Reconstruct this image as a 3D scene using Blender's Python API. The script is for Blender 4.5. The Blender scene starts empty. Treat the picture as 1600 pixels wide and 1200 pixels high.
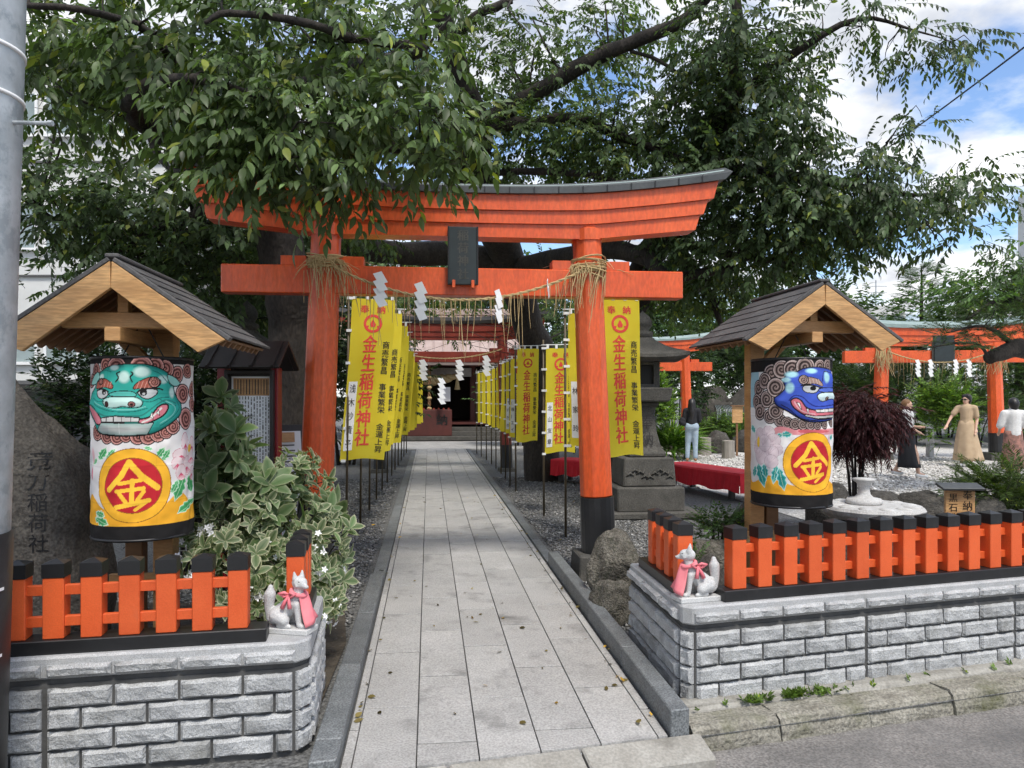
import bpy, bmesh, math, random
import numpy as np
from mathutils import Vector, Matrix, noise as mnoise
R_ = math.radians
scene = bpy.context.scene
COL = scene.collection
# ------------------------------------------------------------------ camera, sky, sun, exposure
F = 1202.0          # focal length in photograph pixels (26 mm equivalent phone lens)
H = 1.65            # eye height
HY = 620.0          # horizon row
cam_d = bpy.data.cameras.new('camera')
cam_d.sensor_width = 36.0
cam_d.lens = 36.0 * F / 1600.0
cam_d.shift_y = (HY - 600.0) / 1600.0
cam_d.clip_start = 0.05
cam_d.clip_end = 3000
cam = bpy.data.objects.new('camera', cam_d)
cam.location = (0, 0, H)
cam.rotation_euler = (R_(90), 0, 0)
COL.objects.link(cam)
scene.camera = cam

SUN_EL, SUN_AZ = 58.0, 158.0      # azimuth clockwise from +Y (the view direction)
world = bpy.data.worlds.new('World')
scene.world = world
world.use_nodes = True
nt = world.node_tree
nt.nodes.clear()
n_out = nt.nodes.new('ShaderNodeOutputWorld')
n_bg = nt.nodes.new('ShaderNodeBackground')
n_sky = nt.nodes.new('ShaderNodeTexSky')
n_sky.sky_type = 'NISHITA'
n_sky.sun_disc = False
n_sky.sun_elevation = R_(SUN_EL)
n_sky.sun_rotation = R_(SUN_AZ)
n_sky.air_density = 1.0
n_sky.dust_density = 0.6
n_tc = nt.nodes.new('ShaderNodeTexCoord')
n_sep = nt.nodes.new('ShaderNodeSeparateXYZ')
nt.links.new(n_tc.outputs['Generated'], n_sep.inputs[0])
# project the view direction on a cloud deck: (x/(z+.18), y/(z+.18))
n_add = nt.nodes.new('ShaderNodeMath'); n_add.operation = 'ADD'; n_add.inputs[1].default_value = 0.22
n_abs = nt.nodes.new('ShaderNodeMath'); n_abs.operation = 'ABSOLUTE'
nt.links.new(n_sep.outputs['Z'], n_abs.inputs[0]); nt.links.new(n_abs.outputs[0], n_add.inputs[0])
n_dx = nt.nodes.new('ShaderNodeMath'); n_dx.operation = 'DIVIDE'
n_dy = nt.nodes.new('ShaderNodeMath'); n_dy.operation = 'DIVIDE'
nt.links.new(n_sep.outputs['X'], n_dx.inputs[0]); nt.links.new(n_add.outputs[0], n_dx.inputs[1])
nt.links.new(n_sep.outputs['Y'], n_dy.inputs[0]); nt.links.new(n_add.outputs[0], n_dy.inputs[1])
n_cmb = nt.nodes.new('ShaderNodeCombineXYZ')
nt.links.new(n_dx.outputs[0], n_cmb.inputs[0]); nt.links.new(n_dy.outputs[0], n_cmb.inputs[1])
n_cmb.inputs[2].default_value = 3.7
n_no = nt.nodes.new('ShaderNodeTexNoise')
n_no.inputs['Scale'].default_value = 2.6; n_no.inputs['Detail'].default_value = 8
n_no.inputs['Roughness'].default_value = 0.56
nt.links.new(n_cmb.outputs[0], n_no.inputs['Vector'])
n_rmp = nt.nodes.new('ShaderNodeValToRGB')
n_rmp.color_ramp.elements[0].position = 0.40; n_rmp.color_ramp.elements[0].color = (0, 0, 0, 1)
n_rmp.color_ramp.elements[1].position = 0.56; n_rmp.color_ramp.elements[1].color = (1, 1, 1, 1)
nt.links.new(n_no.outputs['Fac'], n_rmp.inputs[0])
# cloud brightness: thin edges white, thick cores a little grey
n_no2 = nt.nodes.new('ShaderNodeTexNoise')
n_no2.inputs['Scale'].default_value = 3.4; n_no2.inputs['Detail'].default_value = 7
nt.links.new(n_cmb.outputs[0], n_no2.inputs['Vector'])
n_cr = nt.nodes.new('ShaderNodeValToRGB')
n_cr.color_ramp.elements[0].position = 0.36; n_cr.color_ramp.elements[0].color = (4.0, 4.2, 4.6, 1)
n_cr.color_ramp.elements[1].position = 0.56; n_cr.color_ramp.elements[1].color = (7.2, 7.3, 7.4, 1)
nt.links.new(n_no2.outputs['Fac'], n_cr.inputs[0])
n_br = nt.nodes.new('ShaderNodeMix'); n_br.data_type = 'RGBA'; n_br.blend_type = 'MULTIPLY'
n_br.inputs[0].default_value = 1.0
n_br.inputs[7].default_value = (1.0, 1.1, 1.25, 1)
nt.links.new(n_sky.outputs[0], n_br.inputs[6])
n_mix = nt.nodes.new('ShaderNodeMix'); n_mix.data_type = 'RGBA'
nt.links.new(n_rmp.outputs[0], n_mix.inputs[0])
nt.links.new(n_br.outputs[2], n_mix.inputs[6])
nt.links.new(n_cr.outputs[0], n_mix.inputs[7])
nt.links.new(n_mix.outputs[2], n_bg.inputs['Color'])
n_bg.inputs['Strength'].default_value = 0.1
nt.links.new(n_bg.outputs[0], n_out.inputs[0])

sun_d = bpy.data.lights.new('sun', 'SUN')
sun_d.energy = 2.0
sun_d.angle = R_(14)
sun_d.color = (1.0, 0.95, 0.87)
sun = bpy.data.objects.new('sun', sun_d)
az, el = R_(SUN_AZ), R_(SUN_EL)
sdir = Vector((math.sin(az) * math.cos(el), math.cos(az) * math.cos(el), math.sin(el)))
sun.rotation_euler = sdir.to_track_quat('Z', 'Y').to_euler()
sun.location = sdir * 40
COL.objects.link(sun)
scene.view_settings.view_transform = 'Standard'
scene.view_settings.look = 'None'
scene.view_settings.exposure = 0.86
scene.view_settings.gamma = 1
scene.view_settings.use_curve_mapping = False
scene.cycles.max_bounces = 6
scene.cycles.diffuse_bounces = 3
scene.cycles.glossy_bounces = 2
scene.cycles.transmission_bounces = 3
scene.cycles.transparent_max_bounces = 4
scene.cycles.caustics_reflective = False
scene.cycles.caustics_refractive = False
scene.cycles.sample_clamp_indirect = 6
scene.cycles.use_denoising = True
scene.cycles.use_adaptive_sampling = True
scene.cycles.adaptive_threshold = 0.03

# ------------------------------------------------------------------ placing helpers
TH = R_(6.17)        # the shrine path runs a little to the left of the view direction
def at(px, py, d):
    return Vector(((px - 800) / F * d, d, H + (HY - py) / F * d))
def gr(px, py, z=0.0):
    return at(px, py, F * (H - z) / (py - HY))
def PF(u, v, z=0.0):  # along / across the path
    return Vector((v * math.cos(TH) - u * math.sin(TH), v * math.sin(TH) + u * math.cos(TH), z))

# ------------------------------------------------------------------ object helpers
def link(o, parent=None):
    COL.objects.link(o)
    if parent is not None:
        o.parent = parent
    return o
def tag(o, label, cat, group=None):
    o['label'] = label; o['category'] = cat
    if group: o['group'] = group
    return o
def thing(name, label, cat, loc=(0, 0, 0), rz=0.0, group=None):
    o = bpy.data.objects.new(name, None)
    o.empty_display_size = 0.1
    o.location = loc; o.rotation_euler = (0, 0, rz)
    link(o)
    return tag(o, label, cat, group)
def obj(name, me, parent=None, loc=(0, 0, 0), rot=(0, 0, 0), scale=(1, 1, 1)):
    o = bpy.data.objects.new(name, me)
    o.location = loc; o.rotation_euler = rot; o.scale = scale
    return link(o, parent)
def struct(o):
    o['kind'] = 'structure'; return o
def stuff(o):
    o['kind'] = 'stuff'; return o
def copy_tree(o, parent=None):
    c = o.copy(); COL.objects.link(c); c.parent = parent
    for ch in list(o.children):
        copy_tree(ch, c)
    return c

class MB:
    """collects simple solids into one mesh"""
    def __init__(s):
        s.v = []; s.f = []; s.m = []; s.mi = 0
    def add(s, vs, fs):
        b = len(s.v)
        s.v.extend([tuple(p) for p in vs])
        s.f.extend([tuple(i + b for i in f) for f in fs]); s.m.extend([s.mi] * len(fs))
        return s
    def box(s, c, size, rz=0.0, mat=None, taper=1.0):
        x, y, z = size[0] / 2, size[1] / 2, size[2] / 2
        t = taper
        vs = [Vector(p) for p in ((-x, -y, -z), (x, -y, -z), (x, y, -z), (-x, y, -z),
                                  (-x * t, -y * t, z), (x * t, -y * t, z), (x * t, y * t, z), (-x * t, y * t, z))]
        M = mat or Matrix.Rotation(rz, 3, 'Z')
        vs = [M @ p + Vector(c) for p in vs]
        return s.add(vs, [(0, 3, 2, 1), (4, 5, 6, 7), (0, 1, 5, 4), (1, 2, 6, 5), (2, 3, 7, 6), (3, 0, 4, 7)])
    def bar(s, a, b, w, h):
        a, b = Vector(a), Vector(b); d = b - a
        y = d.normalized()
        up = Vector((0, 0, 1)) if abs(y.z) < 0.95 else Vector((0, 1, 0))
        x = y.cross(up).normalized(); z = x.cross(y)
        M = Matrix((x, y, z)).transposed()
        return s.box((a + b) / 2, (w, d.length, h), mat=M)
    def prism(s, poly, z0, z1):
        n = len(poly)
        vs = [(p[0], p[1], z0) for p in poly] + [(p[0], p[1], z1) for p in poly]
        fs = [tuple(range(n - 1, -1, -1)), tuple(range(n, 2 * n))]
        fs += [(i, (i + 1) % n, n + (i + 1) % n, n + i) for i in range(n)]
        return s.add(vs, fs)
    def slab(s, poly3, thick):  # polygon in 3-D pushed along its normal
        p = [Vector(q) for q in poly3]
        nrm = (p[1] - p[0]).cross(p[2] - p[0]).normalized() * thick
        n = len(p)
        fs = [tuple(range(n - 1, -1, -1)), tuple(range(n, 2 * n))]
        fs += [(i, (i + 1) % n, n + (i + 1) % n, n + i) for i in range(n)]
        return s.add(p + [q + nrm for q in p], fs)
    def tube(s, pts, radii, n=8, cap=True):
        pts = [Vector(p) for p in pts]
        if not hasattr(radii, '__len__'): radii = [radii] * len(pts)
        rings = []
        prevx = None
        for i, p in enumerate(pts):
            d = (pts[min(i + 1, len(pts) - 1)] - pts[max(i - 1, 0)]).normalized()
            if prevx is None:
                up = Vector((0, 0, 1)) if abs(d.z) < 0.9 else Vector((1, 0, 0))
                x = d.cross(up).normalized()
            else:
                x = (prevx - d * prevx.dot(d)).normalized()
            y = d.cross(x); prevx = x
            rings.append([p + (x * math.cos(a) + y * math.sin(a)) * radii[i]
                          for a in [2 * math.pi * k / n for k in range(n)]])
        vs = [q for r in rings for q in r]
        fs = []
        for i in range(len(rings) - 1):
            for k in range(n):
                k2 = (k + 1) % n
                fs.append((i * n + k, i * n + k2, (i + 1) * n + k2, (i + 1) * n + k))
        if cap:
            fs.append(tuple(range(n - 1, -1, -1)))
            fs.append(tuple((len(rings) - 1) * n + k for k in range(n)))
        return s.add(vs, fs)
    def lathe(s, prof, n=16, c=(0, 0, 0), ph=0.0, sx=1.0, sy=1.0):
        vs = []
        for r, z in prof:
            for k in range(n):
                a = 2 * math.pi * k / n + ph
                vs.append((c[0] + r * sx * math.cos(a), c[1] + r * sy * math.sin(a), c[2] + z))
        fs = []
        for i in range(len(prof) - 1):
            for k in range(n):
                k2 = (k + 1) % n
                fs.append((i * n + k, i * n + k2, (i + 1) * n + k2, (i + 1) * n + k))
        fs.append(tuple(range(n - 1, -1, -1)))
        fs.append(tuple((len(prof) - 1) * n + k for k in range(n)))
        return s.add(vs, fs)
    def capsule(s, a, b, ra, rb, n=10):
        a, b = Vector(a), Vector(b)
        d = (b - a)
        L = d.length
        if L < 1e-6:
            d = Vector((0, 0, 1)); L = 1e-4; b = a + d * L
        d = d.normalized()
        pts, rr = [], []
        for k in range(5):
            t = -math.pi / 2 + k * math.pi / 8
            pts.append(a + d * (ra * math.sin(t))); rr.append(max(ra * math.cos(t), ra * .05))
        for k in range(5):
            t = k * math.pi / 8
            pts.append(b + d * (rb * math.sin(t))); rr.append(max(rb * math.cos(t), rb * .05))
        return s.tube(pts, rr, n)
    def ell(s, c, r, n=14, m=8, M=None):
        vs = []
        for i in range(m + 1):
            t = -math.pi / 2 + math.pi * i / m
            for k in range(n):
                a = 2 * math.pi * k / n
                p = Vector((r[0] * max(math.cos(t), .02) * math.cos(a), r[1] * max(math.cos(t), .02) * math.sin(a), r[2] * math.sin(t)))
                if M is not None: p = M @ p
                vs.append(p + Vector(c))
        fs = []
        for i in range(m):
            for k in range(n):
                k2 = (k + 1) % n
                fs.append((i * n + k, i * n + k2, (i + 1) * n + k2, (i + 1) * n + k))
        fs.append(tuple(range(n - 1, -1, -1))); fs.append(tuple(m * n + k for k in range(n)))
        return s.add(vs, fs)
    def mesh(s, name, mats, smooth=False, bevel=0.0):
        me = bpy.data.meshes.new(name)
        me.from_pydata(s.v, [], s.f)
        if not isinstance(mats, (list, tuple)): mats = [mats]
        for m in mats: me.materials.append(m)
        if len(mats) > 1: me.polygons.foreach_set('material_index', s.m)
        if bevel > 0:
            bm = bmesh.new(); bm.from_mesh(me)
            es = [e for e in bm.edges if len(e.link_faces) == 2 and e.calc_face_angle(0) > 0.6]
            bmesh.ops.bevel(bm, geom=es, offset=bevel, segments=1, affect='EDGES', clamp_overlap=True)
            bm.to_mesh(me); bm.free()
        if smooth:
            me.polygons.foreach_set('use_smooth', [True] * len(me.polygons))
        me.update()
        return me
    def build(s, name, mats, parent=None, smooth=False, bevel=0.0, loc=(0, 0, 0), rot=(0, 0, 0)):
        return obj(name, s.mesh(name, mats, smooth, bevel), parent, loc, rot)

def mesh_np(name, V, T, mats, mi=None, col=None, smooth=False):
    """triangle mesh from numpy arrays, optional per-vertex colour attribute 'tint'"""
    me = bpy.data.meshes.new(name)
    nv, nf = len(V), len(T); k = T.shape[1]
    me.vertices.add(nv); me.vertices.foreach_set('co', np.ascontiguousarray(V, dtype=np.float32).ravel())
    me.loops.add(nf * k); me.loops.foreach_set('vertex_index', np.ascontiguousarray(T, dtype=np.int32).ravel())
    me.polygons.add(nf)
    me.polygons.foreach_set('loop_start', np.arange(0, nf * k, k, dtype=np.int32))
    if not isinstance(mats, (list, tuple)): mats = [mats]
    for m in mats: me.materials.append(m)
    if mi is not None: me.polygons.foreach_set('material_index', np.ascontiguousarray(mi, dtype=np.int32))
    if smooth: me.polygons.foreach_set('use_smooth', np.ones(nf, dtype=bool))
    if col is not None:
        at_ = me.color_attributes.new('tint', 'FLOAT_COLOR', 'POINT')
        c4 = np.ones((nv, 4), dtype=np.float32); c4[:, :3] = col
        at_.data.foreach_set('color', c4.ravel())
    me.update(calc_edges=True)
    me.validate()
    return me

# ------------------------------------------------------------------ materials
def new_mat(name):
    m = bpy.data.materials.new(name); m.use_nodes = True
    nt = m.node_tree; nt.nodes.clear()
    out = nt.nodes.new('ShaderNodeOutputMaterial')
    b = nt.nodes.new('ShaderNodeBsdfPrincipled')
    nt.links.new(b.outputs[0], out.inputs[0])
    return m, nt, b, out
def pmat(name, c, rough=.6, var=.15, sc=4.0, bump=.0, bsc=40.0, c2=None, fine=0.0, fsc=150.0, metal=0.0, spec=.5,
         stretch=None, dirt=None, dsc=1.5, dlo=.52, dhi=.68, rnd=0.0, bd=.01):
    """noise-varied principled material; c2 = second colour, fine = speckle amount, dirt = third colour in big patches"""
    m, nt, b, out = new_mat(name)
    N, Lk = nt.nodes.new, nt.links.new
    tc = N('ShaderNodeTexCoord'); vec = tc.outputs['Object']
    if rnd:
        oi = N('ShaderNodeObjectInfo')
        ad = N('ShaderNodeVectorMath'); ad.operation = 'MULTIPLY_ADD'
        Lk(vec, ad.inputs[0]); ad.inputs[1].default_value = (1, 1, 1)
        cb = N('ShaderNodeCombineXYZ')
        ml = N('ShaderNodeMath'); ml.operation = 'MULTIPLY'; ml.inputs[1].default_value = 37.0
        Lk(oi.outputs['Random'], ml.inputs[0]); Lk(ml.outputs[0], cb.inputs[0]); Lk(ml.outputs[0], cb.inputs[2])
        Lk(cb.outputs[0], ad.inputs[2]); vec = ad.outputs[0]
    if stretch:
        mp = N('ShaderNodeMapping'); mp.inputs['Scale'].default_value = stretch
        Lk(vec, mp.inputs[0]); vec = mp.outputs[0]
    no = N('ShaderNodeTexNoise'); no.inputs['Scale'].default_value = sc; no.inputs['Detail'].default_value = 6
    no.inputs['Roughness'].default_value = .6
    Lk(vec, no.inputs['Vector'])
    if c2 is None:
        lo = [x * (1 - var) for x in c]; hi = [min(x * (1 + var), 1) for x in c]
    else:
        lo, hi = c, c2
    rp = N('ShaderNodeValToRGB')
    rp.color_ramp.elements[0].position = .3; rp.color_ramp.elements[0].color = (*lo, 1)
    rp.color_ramp.elements[1].position = .7; rp.color_ramp.elements[1].color = (*hi, 1)
    Lk(no.outputs['Fac'], rp.inputs[0]); cs = rp.outputs[0]
    def mul(cs, fac_socket, lo, hi, p0=.35, p1=.65):
        r = N('ShaderNodeValToRGB')
        r.color_ramp.elements[0].position = p0; r.color_ramp.elements[0].color = (lo, lo, lo, 1)
        r.color_ramp.elements[1].position = p1; r.color_ramp.elements[1].color = (hi, hi, hi, 1)
        Lk(fac_socket, r.inputs[0])
        mx = N('ShaderNodeMix'); mx.data_type = 'RGBA'; mx.blend_type = 'MULTIPLY'; mx.inputs[0].default_value = 1
        Lk(cs, mx.inputs[6]); Lk(r.outputs[0], mx.inputs[7]); return mx.outputs[2]
    if fine:
        n2 = N('ShaderNodeTexNoise'); n2.inputs['Scale'].default_value = fsc; n2.inputs['Detail'].default_value = 3
        Lk(vec, n2.inputs['Vector'])
        cs = mul(cs, n2.outputs['Fac'], 1 - fine, 1 + fine * .6)
    if dirt:
        n3 = N('ShaderNodeTexNoise'); n3.inputs['Scale'].default_value = dsc; n3.inputs['Detail'].default_value = 8
        n3.inputs['Roughness'].default_value = .65
        Lk(vec, n3.inputs['Vector'])
        r = N('ShaderNodeValToRGB'); r.color_ramp.elements[0].position = dlo; r.color_ramp.elements[1].position = dhi
        Lk(n3.outputs['Fac'], r.inputs[0])
        mx = N('ShaderNodeMix'); mx.data_type = 'RGBA'; mx.inputs[7].default_value = (*dirt, 1)
        Lk(r.outputs[0], mx.inputs[0]); Lk(cs, mx.inputs[6]); cs = mx.outputs[2]
    if rnd:
        cs = mul(cs, oi.outputs['Random'], 1 - rnd, 1 + rnd, 0.0, 1.0)
    Lk(cs, b.inputs['Base Color'])
    b.inputs['Roughness'].default_value = rough; b.inputs['Metallic'].default_value = metal
    b.inputs['Specular IOR Level'].default_value = spec
    if bump:
        nb = N('ShaderNodeTexNoise'); nb.inputs['Scale'].default_value = bsc; nb.inputs['Detail'].default_value = 5
        Lk(vec, nb.inputs['Vector'])
        bp = N('ShaderNodeBump'); bp.inputs['Strength'].default_value = bump; bp.inputs['Distance'].default_value = bd
        Lk(nb.outputs['Fac'], bp.inputs['Height']); Lk(bp.outputs[0], b.inputs['Normal'])
    return m
def tint_mat(name, rough=.6, transl=0.0, spec=.4, gain=1.0, bump=0.0, bsc=60):
    """colour from the mesh's 'tint' attribute; transl = share of light let through (leaves, cloth)"""
    m, nt, b, out = new_mat(name)
    N, Lk = nt.nodes.new, nt.links.new
    a = N('ShaderNodeVertexColor'); a.layer_name = 'tint'
    Lk(a.outputs[0], b.inputs['Base Color'])
    b.inputs['Roughness'].default_value = rough; b.inputs['Specular IOR Level'].default_value = spec
    if bump:
        tc = N('ShaderNodeTexCoord')
        nb = N('ShaderNodeTexNoise'); nb.inputs['Scale'].default_value = bsc; nb.inputs['Detail'].default_value = 4
        Lk(tc.outputs['Object'], nb.inputs['Vector'])
        bp = N('ShaderNodeBump'); bp.inputs['Strength'].default_value = bump; bp.inputs['Distance'].default_value = .01
        Lk(nb.outputs['Fac'], bp.inputs['Height']); Lk(bp.outputs[0], b.inputs['Normal'])
    if transl:
        t = N('ShaderNodeBsdfTranslucent')
        mc = N('ShaderNodeMix'); mc.data_type = 'RGBA'; mc.blend_type = 'MULTIPLY'; mc.inputs[0].default_value = 1
        mc.inputs[7].default_value = (1.5 * gain, 1.7 * gain, .7 * gain, 1)
        Lk(a.outputs[0], mc.inputs[6]); Lk(mc.outputs[2], t.inputs['Color'])
        mx = N('ShaderNodeMixShader'); mx.inputs[0].default_value = transl
        Lk(b.outputs[0], mx.inputs[1]); Lk(t.outputs[0], mx.inputs[2]); Lk(mx.outputs[0], out.inputs[0])
    return m

M = {}
M['vermil'] = pmat('vermilion paint', (.64, .082, .018), .36, c2=(.76, .125, .030), sc=3, bump=.6, bsc=16, fine=.14, fsc=45,
                   dirt=(.40, .055, .02), dsc=2.6, dlo=.54, dhi=.78, stretch=(1, 1, .35))
M['fence'] = pmat('fence orange paint', (.62, .088, .018), .5, c2=(.72, .12, .028), sc=5, bump=.12, bsc=60, fine=.07, fsc=160, rnd=.06,
                  dirt=(.5, .10, .04), dsc=5, dlo=.6, dhi=.85)
M['oldred'] = pmat('old red paint', (.20, .024, .013), .5, c2=(.28, .036, .017), sc=3, bump=.2, bsc=20)
M['black'] = pmat('black paint', (.012, .012, .013), .42, var=.3, sc=6, bump=.08, bsc=50, dirt=(.05, .048, .045), dsc=7, dlo=.6, dhi=.9)
M['roofmetal'] = pmat('weathered metal sheet', (.050, .054, .056), .5, c2=(.085, .09, .09), sc=4, metal=.3, fine=.1, fsc=30)
M['verdigris'] = pmat('pale green copper sheet', (.20, .27, .26), .5, c2=(.30, .38, .36), sc=5)
M['granite'] = pmat('pale rough granite', (.33, .335, .34), .75, c2=(.50, .505, .505), sc=9, fine=.32, fsc=190, bump=.6, bsc=75, rnd=.08,
                    dirt=(.19, .188, .175), dsc=3.2, dlo=.52, dhi=.74, bd=.012)
M['granitecap'] = pmat('smooth pale granite', (.34, .345, .35), .7, c2=(.46, .46, .46), sc=9, fine=.3, fsc=220, bump=.15, bsc=120,
                       dirt=(.28, .28, .27), dsc=3.5, dlo=.55, dhi=.8)
M['mortar'] = pmat('dark mortar', (.055, .055, .054), .9, c2=(.10, .098, .095), sc=7, bump=.3, bsc=60)
M['tile'] = pmat('grey granite paving', (.34, .333, .32), .62, c2=(.43, .42, .405), sc=2.5, fine=.27, fsc=95, bump=.12, bsc=120, rnd=.06,
                 dirt=(.15, .148, .142), dsc=2.6, dlo=.53, dhi=.74)
M['kerbdark'] = pmat('dark blue grey granite', (.115, .125, .130), .6, c2=(.18, .19, .195), sc=6, fine=.5, fsc=110, rnd=.14)
M['concrete'] = pmat('worn concrete', (.25, .235, .205), .85, c2=(.38, .365, .33), sc=5, fine=.18, fsc=70, bump=.4, bsc=45,
                     dirt=(.12, .11, .09), dsc=3, dlo=.52, dhi=.75)
M['kerbstone'] = pmat('mossy old kerb stone', (.20, .185, .15), .9, c2=(.36, .34, .29), sc=8, fine=.35, fsc=70, bump=.9, bsc=38,
                      dirt=(.10, .10, .05), dsc=4, dlo=.48, dhi=.7, bd=.02)
M['asphalt'] = pmat('pale worn asphalt', (.17, .16, .15), .9, c2=(.25, .235, .22), sc=3, fine=.4, fsc=75, bump=.6, bsc=90,
                    dirt=(.10, .098, .095), dsc=1.2, dlo=.5, dhi=.7)
M['gravel'] = pmat('grey gravel', (.10, .10, .098), .9, c2=(.20, .20, .195), sc=30, fine=.5, fsc=55, bump=1.0, bsc=42, bd=.03)
M['wgravel'] = pmat('pale gravel', (.46, .44, .41), .9, c2=(.66, .64, .60), sc=14, fine=.3, fsc=28, bump=1.0, bsc=22, bd=.04,
                    dirt=(.33, .31, .28), dsc=1.1, dlo=.55, dhi=.75)
M['earth'] = pmat('dark planting soil', (.045, .036, .027), .95, c2=(.09, .075, .055), sc=10, bump=.8, bsc=30, bd=.03)
M['straw'] = pmat('dry straw', (.38, .27, .12), .8, c2=(.55, .42, .22), sc=40)
M['paper'] = pmat('white paper', (.80, .80, .80), .7, var=.03)
M['wood'] = pmat('planed cedar', (.42, .215, .080), .5, c2=(.56, .32, .135), sc=3, stretch=(1, 1, 7), fine=.14, fsc=25,
                 dirt=(.33, .16, .055), dsc=2.5, dlo=.55, dhi=.8)
M['woodx'] = pmat('planed cedar board', (.44, .235, .088), .5, c2=(.58, .345, .15), sc=2.6, stretch=(1.2, 5, 9), fine=.26, fsc=12,
                  dirt=(.36, .18, .065), dsc=2.0, dlo=.52, dhi=.8)
M['wooddark'] = pmat('dark brown pine', (.15, .072, .030), .65, c2=(.23, .12, .052), sc=3, stretch=(1, 1, 5))  # darker brown wood for rafters, boarding, side posts and stakes
M['shingle'] = pmat('dark grey slate shingle', (.060, .058, .058), .75, c2=(.105, .10, .098), sc=4, fine=.25, fsc=60, rnd=.22, bump=.3, bsc=40)
M['darkwood'] = pmat('black brown lacquer', (.020, .016, .014), .5, var=.3, sc=6)
M['redcab'] = pmat('crimson paint', (.22, .012, .016), .4, var=.15, sc=5)
M['steel'] = pmat('galvanised steel', (.36, .39, .41), .5, c2=(.52, .55, .57), sc=5, metal=.35, fine=.12, fsc=18,
                  dirt=(.30, .33, .35), dsc=9, dlo=.5, dhi=.6)
M['rock'] = pmat('dark garden rock', (.028, .025, .021), .88, c2=(.088, .080, .068), sc=5, fine=.35, fsc=30, bump=.8, bsc=16,
                 dirt=(.19, .175, .15), dsc=3, dlo=.58, dhi=.74, rnd=.2, bd=.03)
M['mossrock'] = pmat('pale mossy boulder', (.085, .075, .060), .9, c2=(.25, .23, .19), sc=4, fine=.45, fsc=35, bump=1.0, bsc=14, bd=.05,
                     dirt=(.055, .055, .035), dsc=4.5, dlo=.50, dhi=.66)
M['stele'] = pmat('brown grey monument rock', (.070, .062, .052), .88, c2=(.150, .134, .112), sc=5, fine=.4, fsc=60, bump=1.0, bsc=18, bd=.03,
                  dirt=(.045, .040, .034), dsc=2.4, dlo=.52, dhi=.75)
M['stonelamp'] = pmat('old lantern stone', (.060, .057, .050), .9, c2=(.115, .108, .096), sc=5, fine=.3, fsc=60, bump=.5, bsc=35)
M['palestone'] = pmat('pale carved stone', (.44, .43, .42), .85, c2=(.56, .555, .54), sc=6, fine=.2, fsc=120, bump=.35, bsc=55,
                      dirt=(.26, .25, .23), dsc=5, dlo=.54, dhi=.74)
M['foxstone'] = pmat('white fox granite', (.46, .46, .46), .7, c2=(.58, .58, .57), sc=12, fine=.22, fsc=210)
M['pink'] = pmat('pink bib cloth', (.72, .16, .20), .75, c2=(.82, .26, .28), sc=9)
M['bark'] = pmat('dark cherry bark', (.014, .011, .009), .9, c2=(.046, .037, .030), sc=6, fine=.35, fsc=40, bump=.9, bsc=22, stretch=(1, 1, .45), bd=.03)
M['bamboo'] = pmat('dark bamboo pole', (.045, .033, .018), .5, c2=(.11, .08, .04), sc=7, stretch=(1, 1, .2))
M['whiteplastic'] = pmat('white loops', (.78, .78, .76), .5, var=.03)
M['redcloth'] = pmat('red bench cloth', (.55, .012, .024), .85, c2=(.66, .02, .034), sc=8, bump=.1, bsc=300)
M['bwall'] = pmat('pale building panel', (.62, .62, .60), .8, var=.05, sc=1.5, dirt=(.5, .49, .46), dsc=.6, dlo=.5, dhi=.9)
M['bglass'] = pmat('building glass', (.24, .29, .29), .15, var=.2, sc=1.0)
M['bshade'] = pmat('grey concrete and recess shade', (.10, .10, .10), .9, var=.2, sc=2)  # dark grey concrete, also the painted shade of the ground floor recess
M['white'] = pmat('white enamel', (.78, .78, .77), .45, var=.04)
M['skin'] = pmat('skin', (.58, .36, .26), .55, var=.06)
M['hairblk'] = pmat('black hair', (.012, .010, .010), .45, var=.3, sc=30)
M['ink'] = pmat('black ink', (.015, .014, .013), .7, var=.1)
M['redink'] = pmat('red ink', (.62, .045, .03), .7, var=.1)
M['gilt'] = pmat('dull bronze lettering', (.11, .105, .09), .6, var=.2)
M['tablet'] = pmat('dark green grey plaque', (.018, .026, .028), .45, var=.25, sc=7)
# ------------------------------------------------------------------ ground, street, path
rng = random.Random(7)
SR = Vector((.958, .288)).normalized()      # street edge direction right of the path
SL = Vector((.98, .2)).normalized()         # left of the path
PA = Vector((.704, 3.73))                   # right front corner of the paving
PL = Vector((-.93, 3.30))
def street_y(x):
    if x >= PA.x: return PA.y + (x - PA.x) * SR.y / SR.x
    if x <= PL.x: return PL.y + (x - PL.x) * SL.y / SL.x
    return PL.y + (PA.y - PL.y) * (x - PL.x) / (PA.x - PL.x)
def flat(name, poly, z, mat, parent=None):
    me = bpy.data.meshes.new(name)
    me.from_pydata([(p[0], p[1], z) for p in poly], [], [tuple(range(len(poly)))])
    me.materials.append(mat)
    return obj(name, me, parent)
XL, XR = -500, 500
struct(flat('ground', [(XL, street_y(XL)), (PL.x, PL.y), (PA.x, PA.y), (XR, street_y(XR)), (XR, 900), (XL, 900)], -.03, M['gravel']))
rd = struct(flat('road', [(XL, street_y(XL) - 60), (0, -60), (XR, street_y(XR) - 60), (XR, street_y(XR) + .05), (PA.x, PA.y + .05),
                          (PL.x, PL.y + .05), (XL, street_y(XL) + .05)], -.11, M['asphalt']))
pg = struct(flat('pale_gravel_court', [gr(905, 735, 0)[:2], gr(1030, 742, 0)[:2], gr(1190, 790, 0)[:2], (4.1, 9.6), (14, 11.5), (30, 16), (30, 27), (13, 26.5), (2.6, 24.5), (2.0, 17)], -.022, M['wgravel']))
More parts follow.
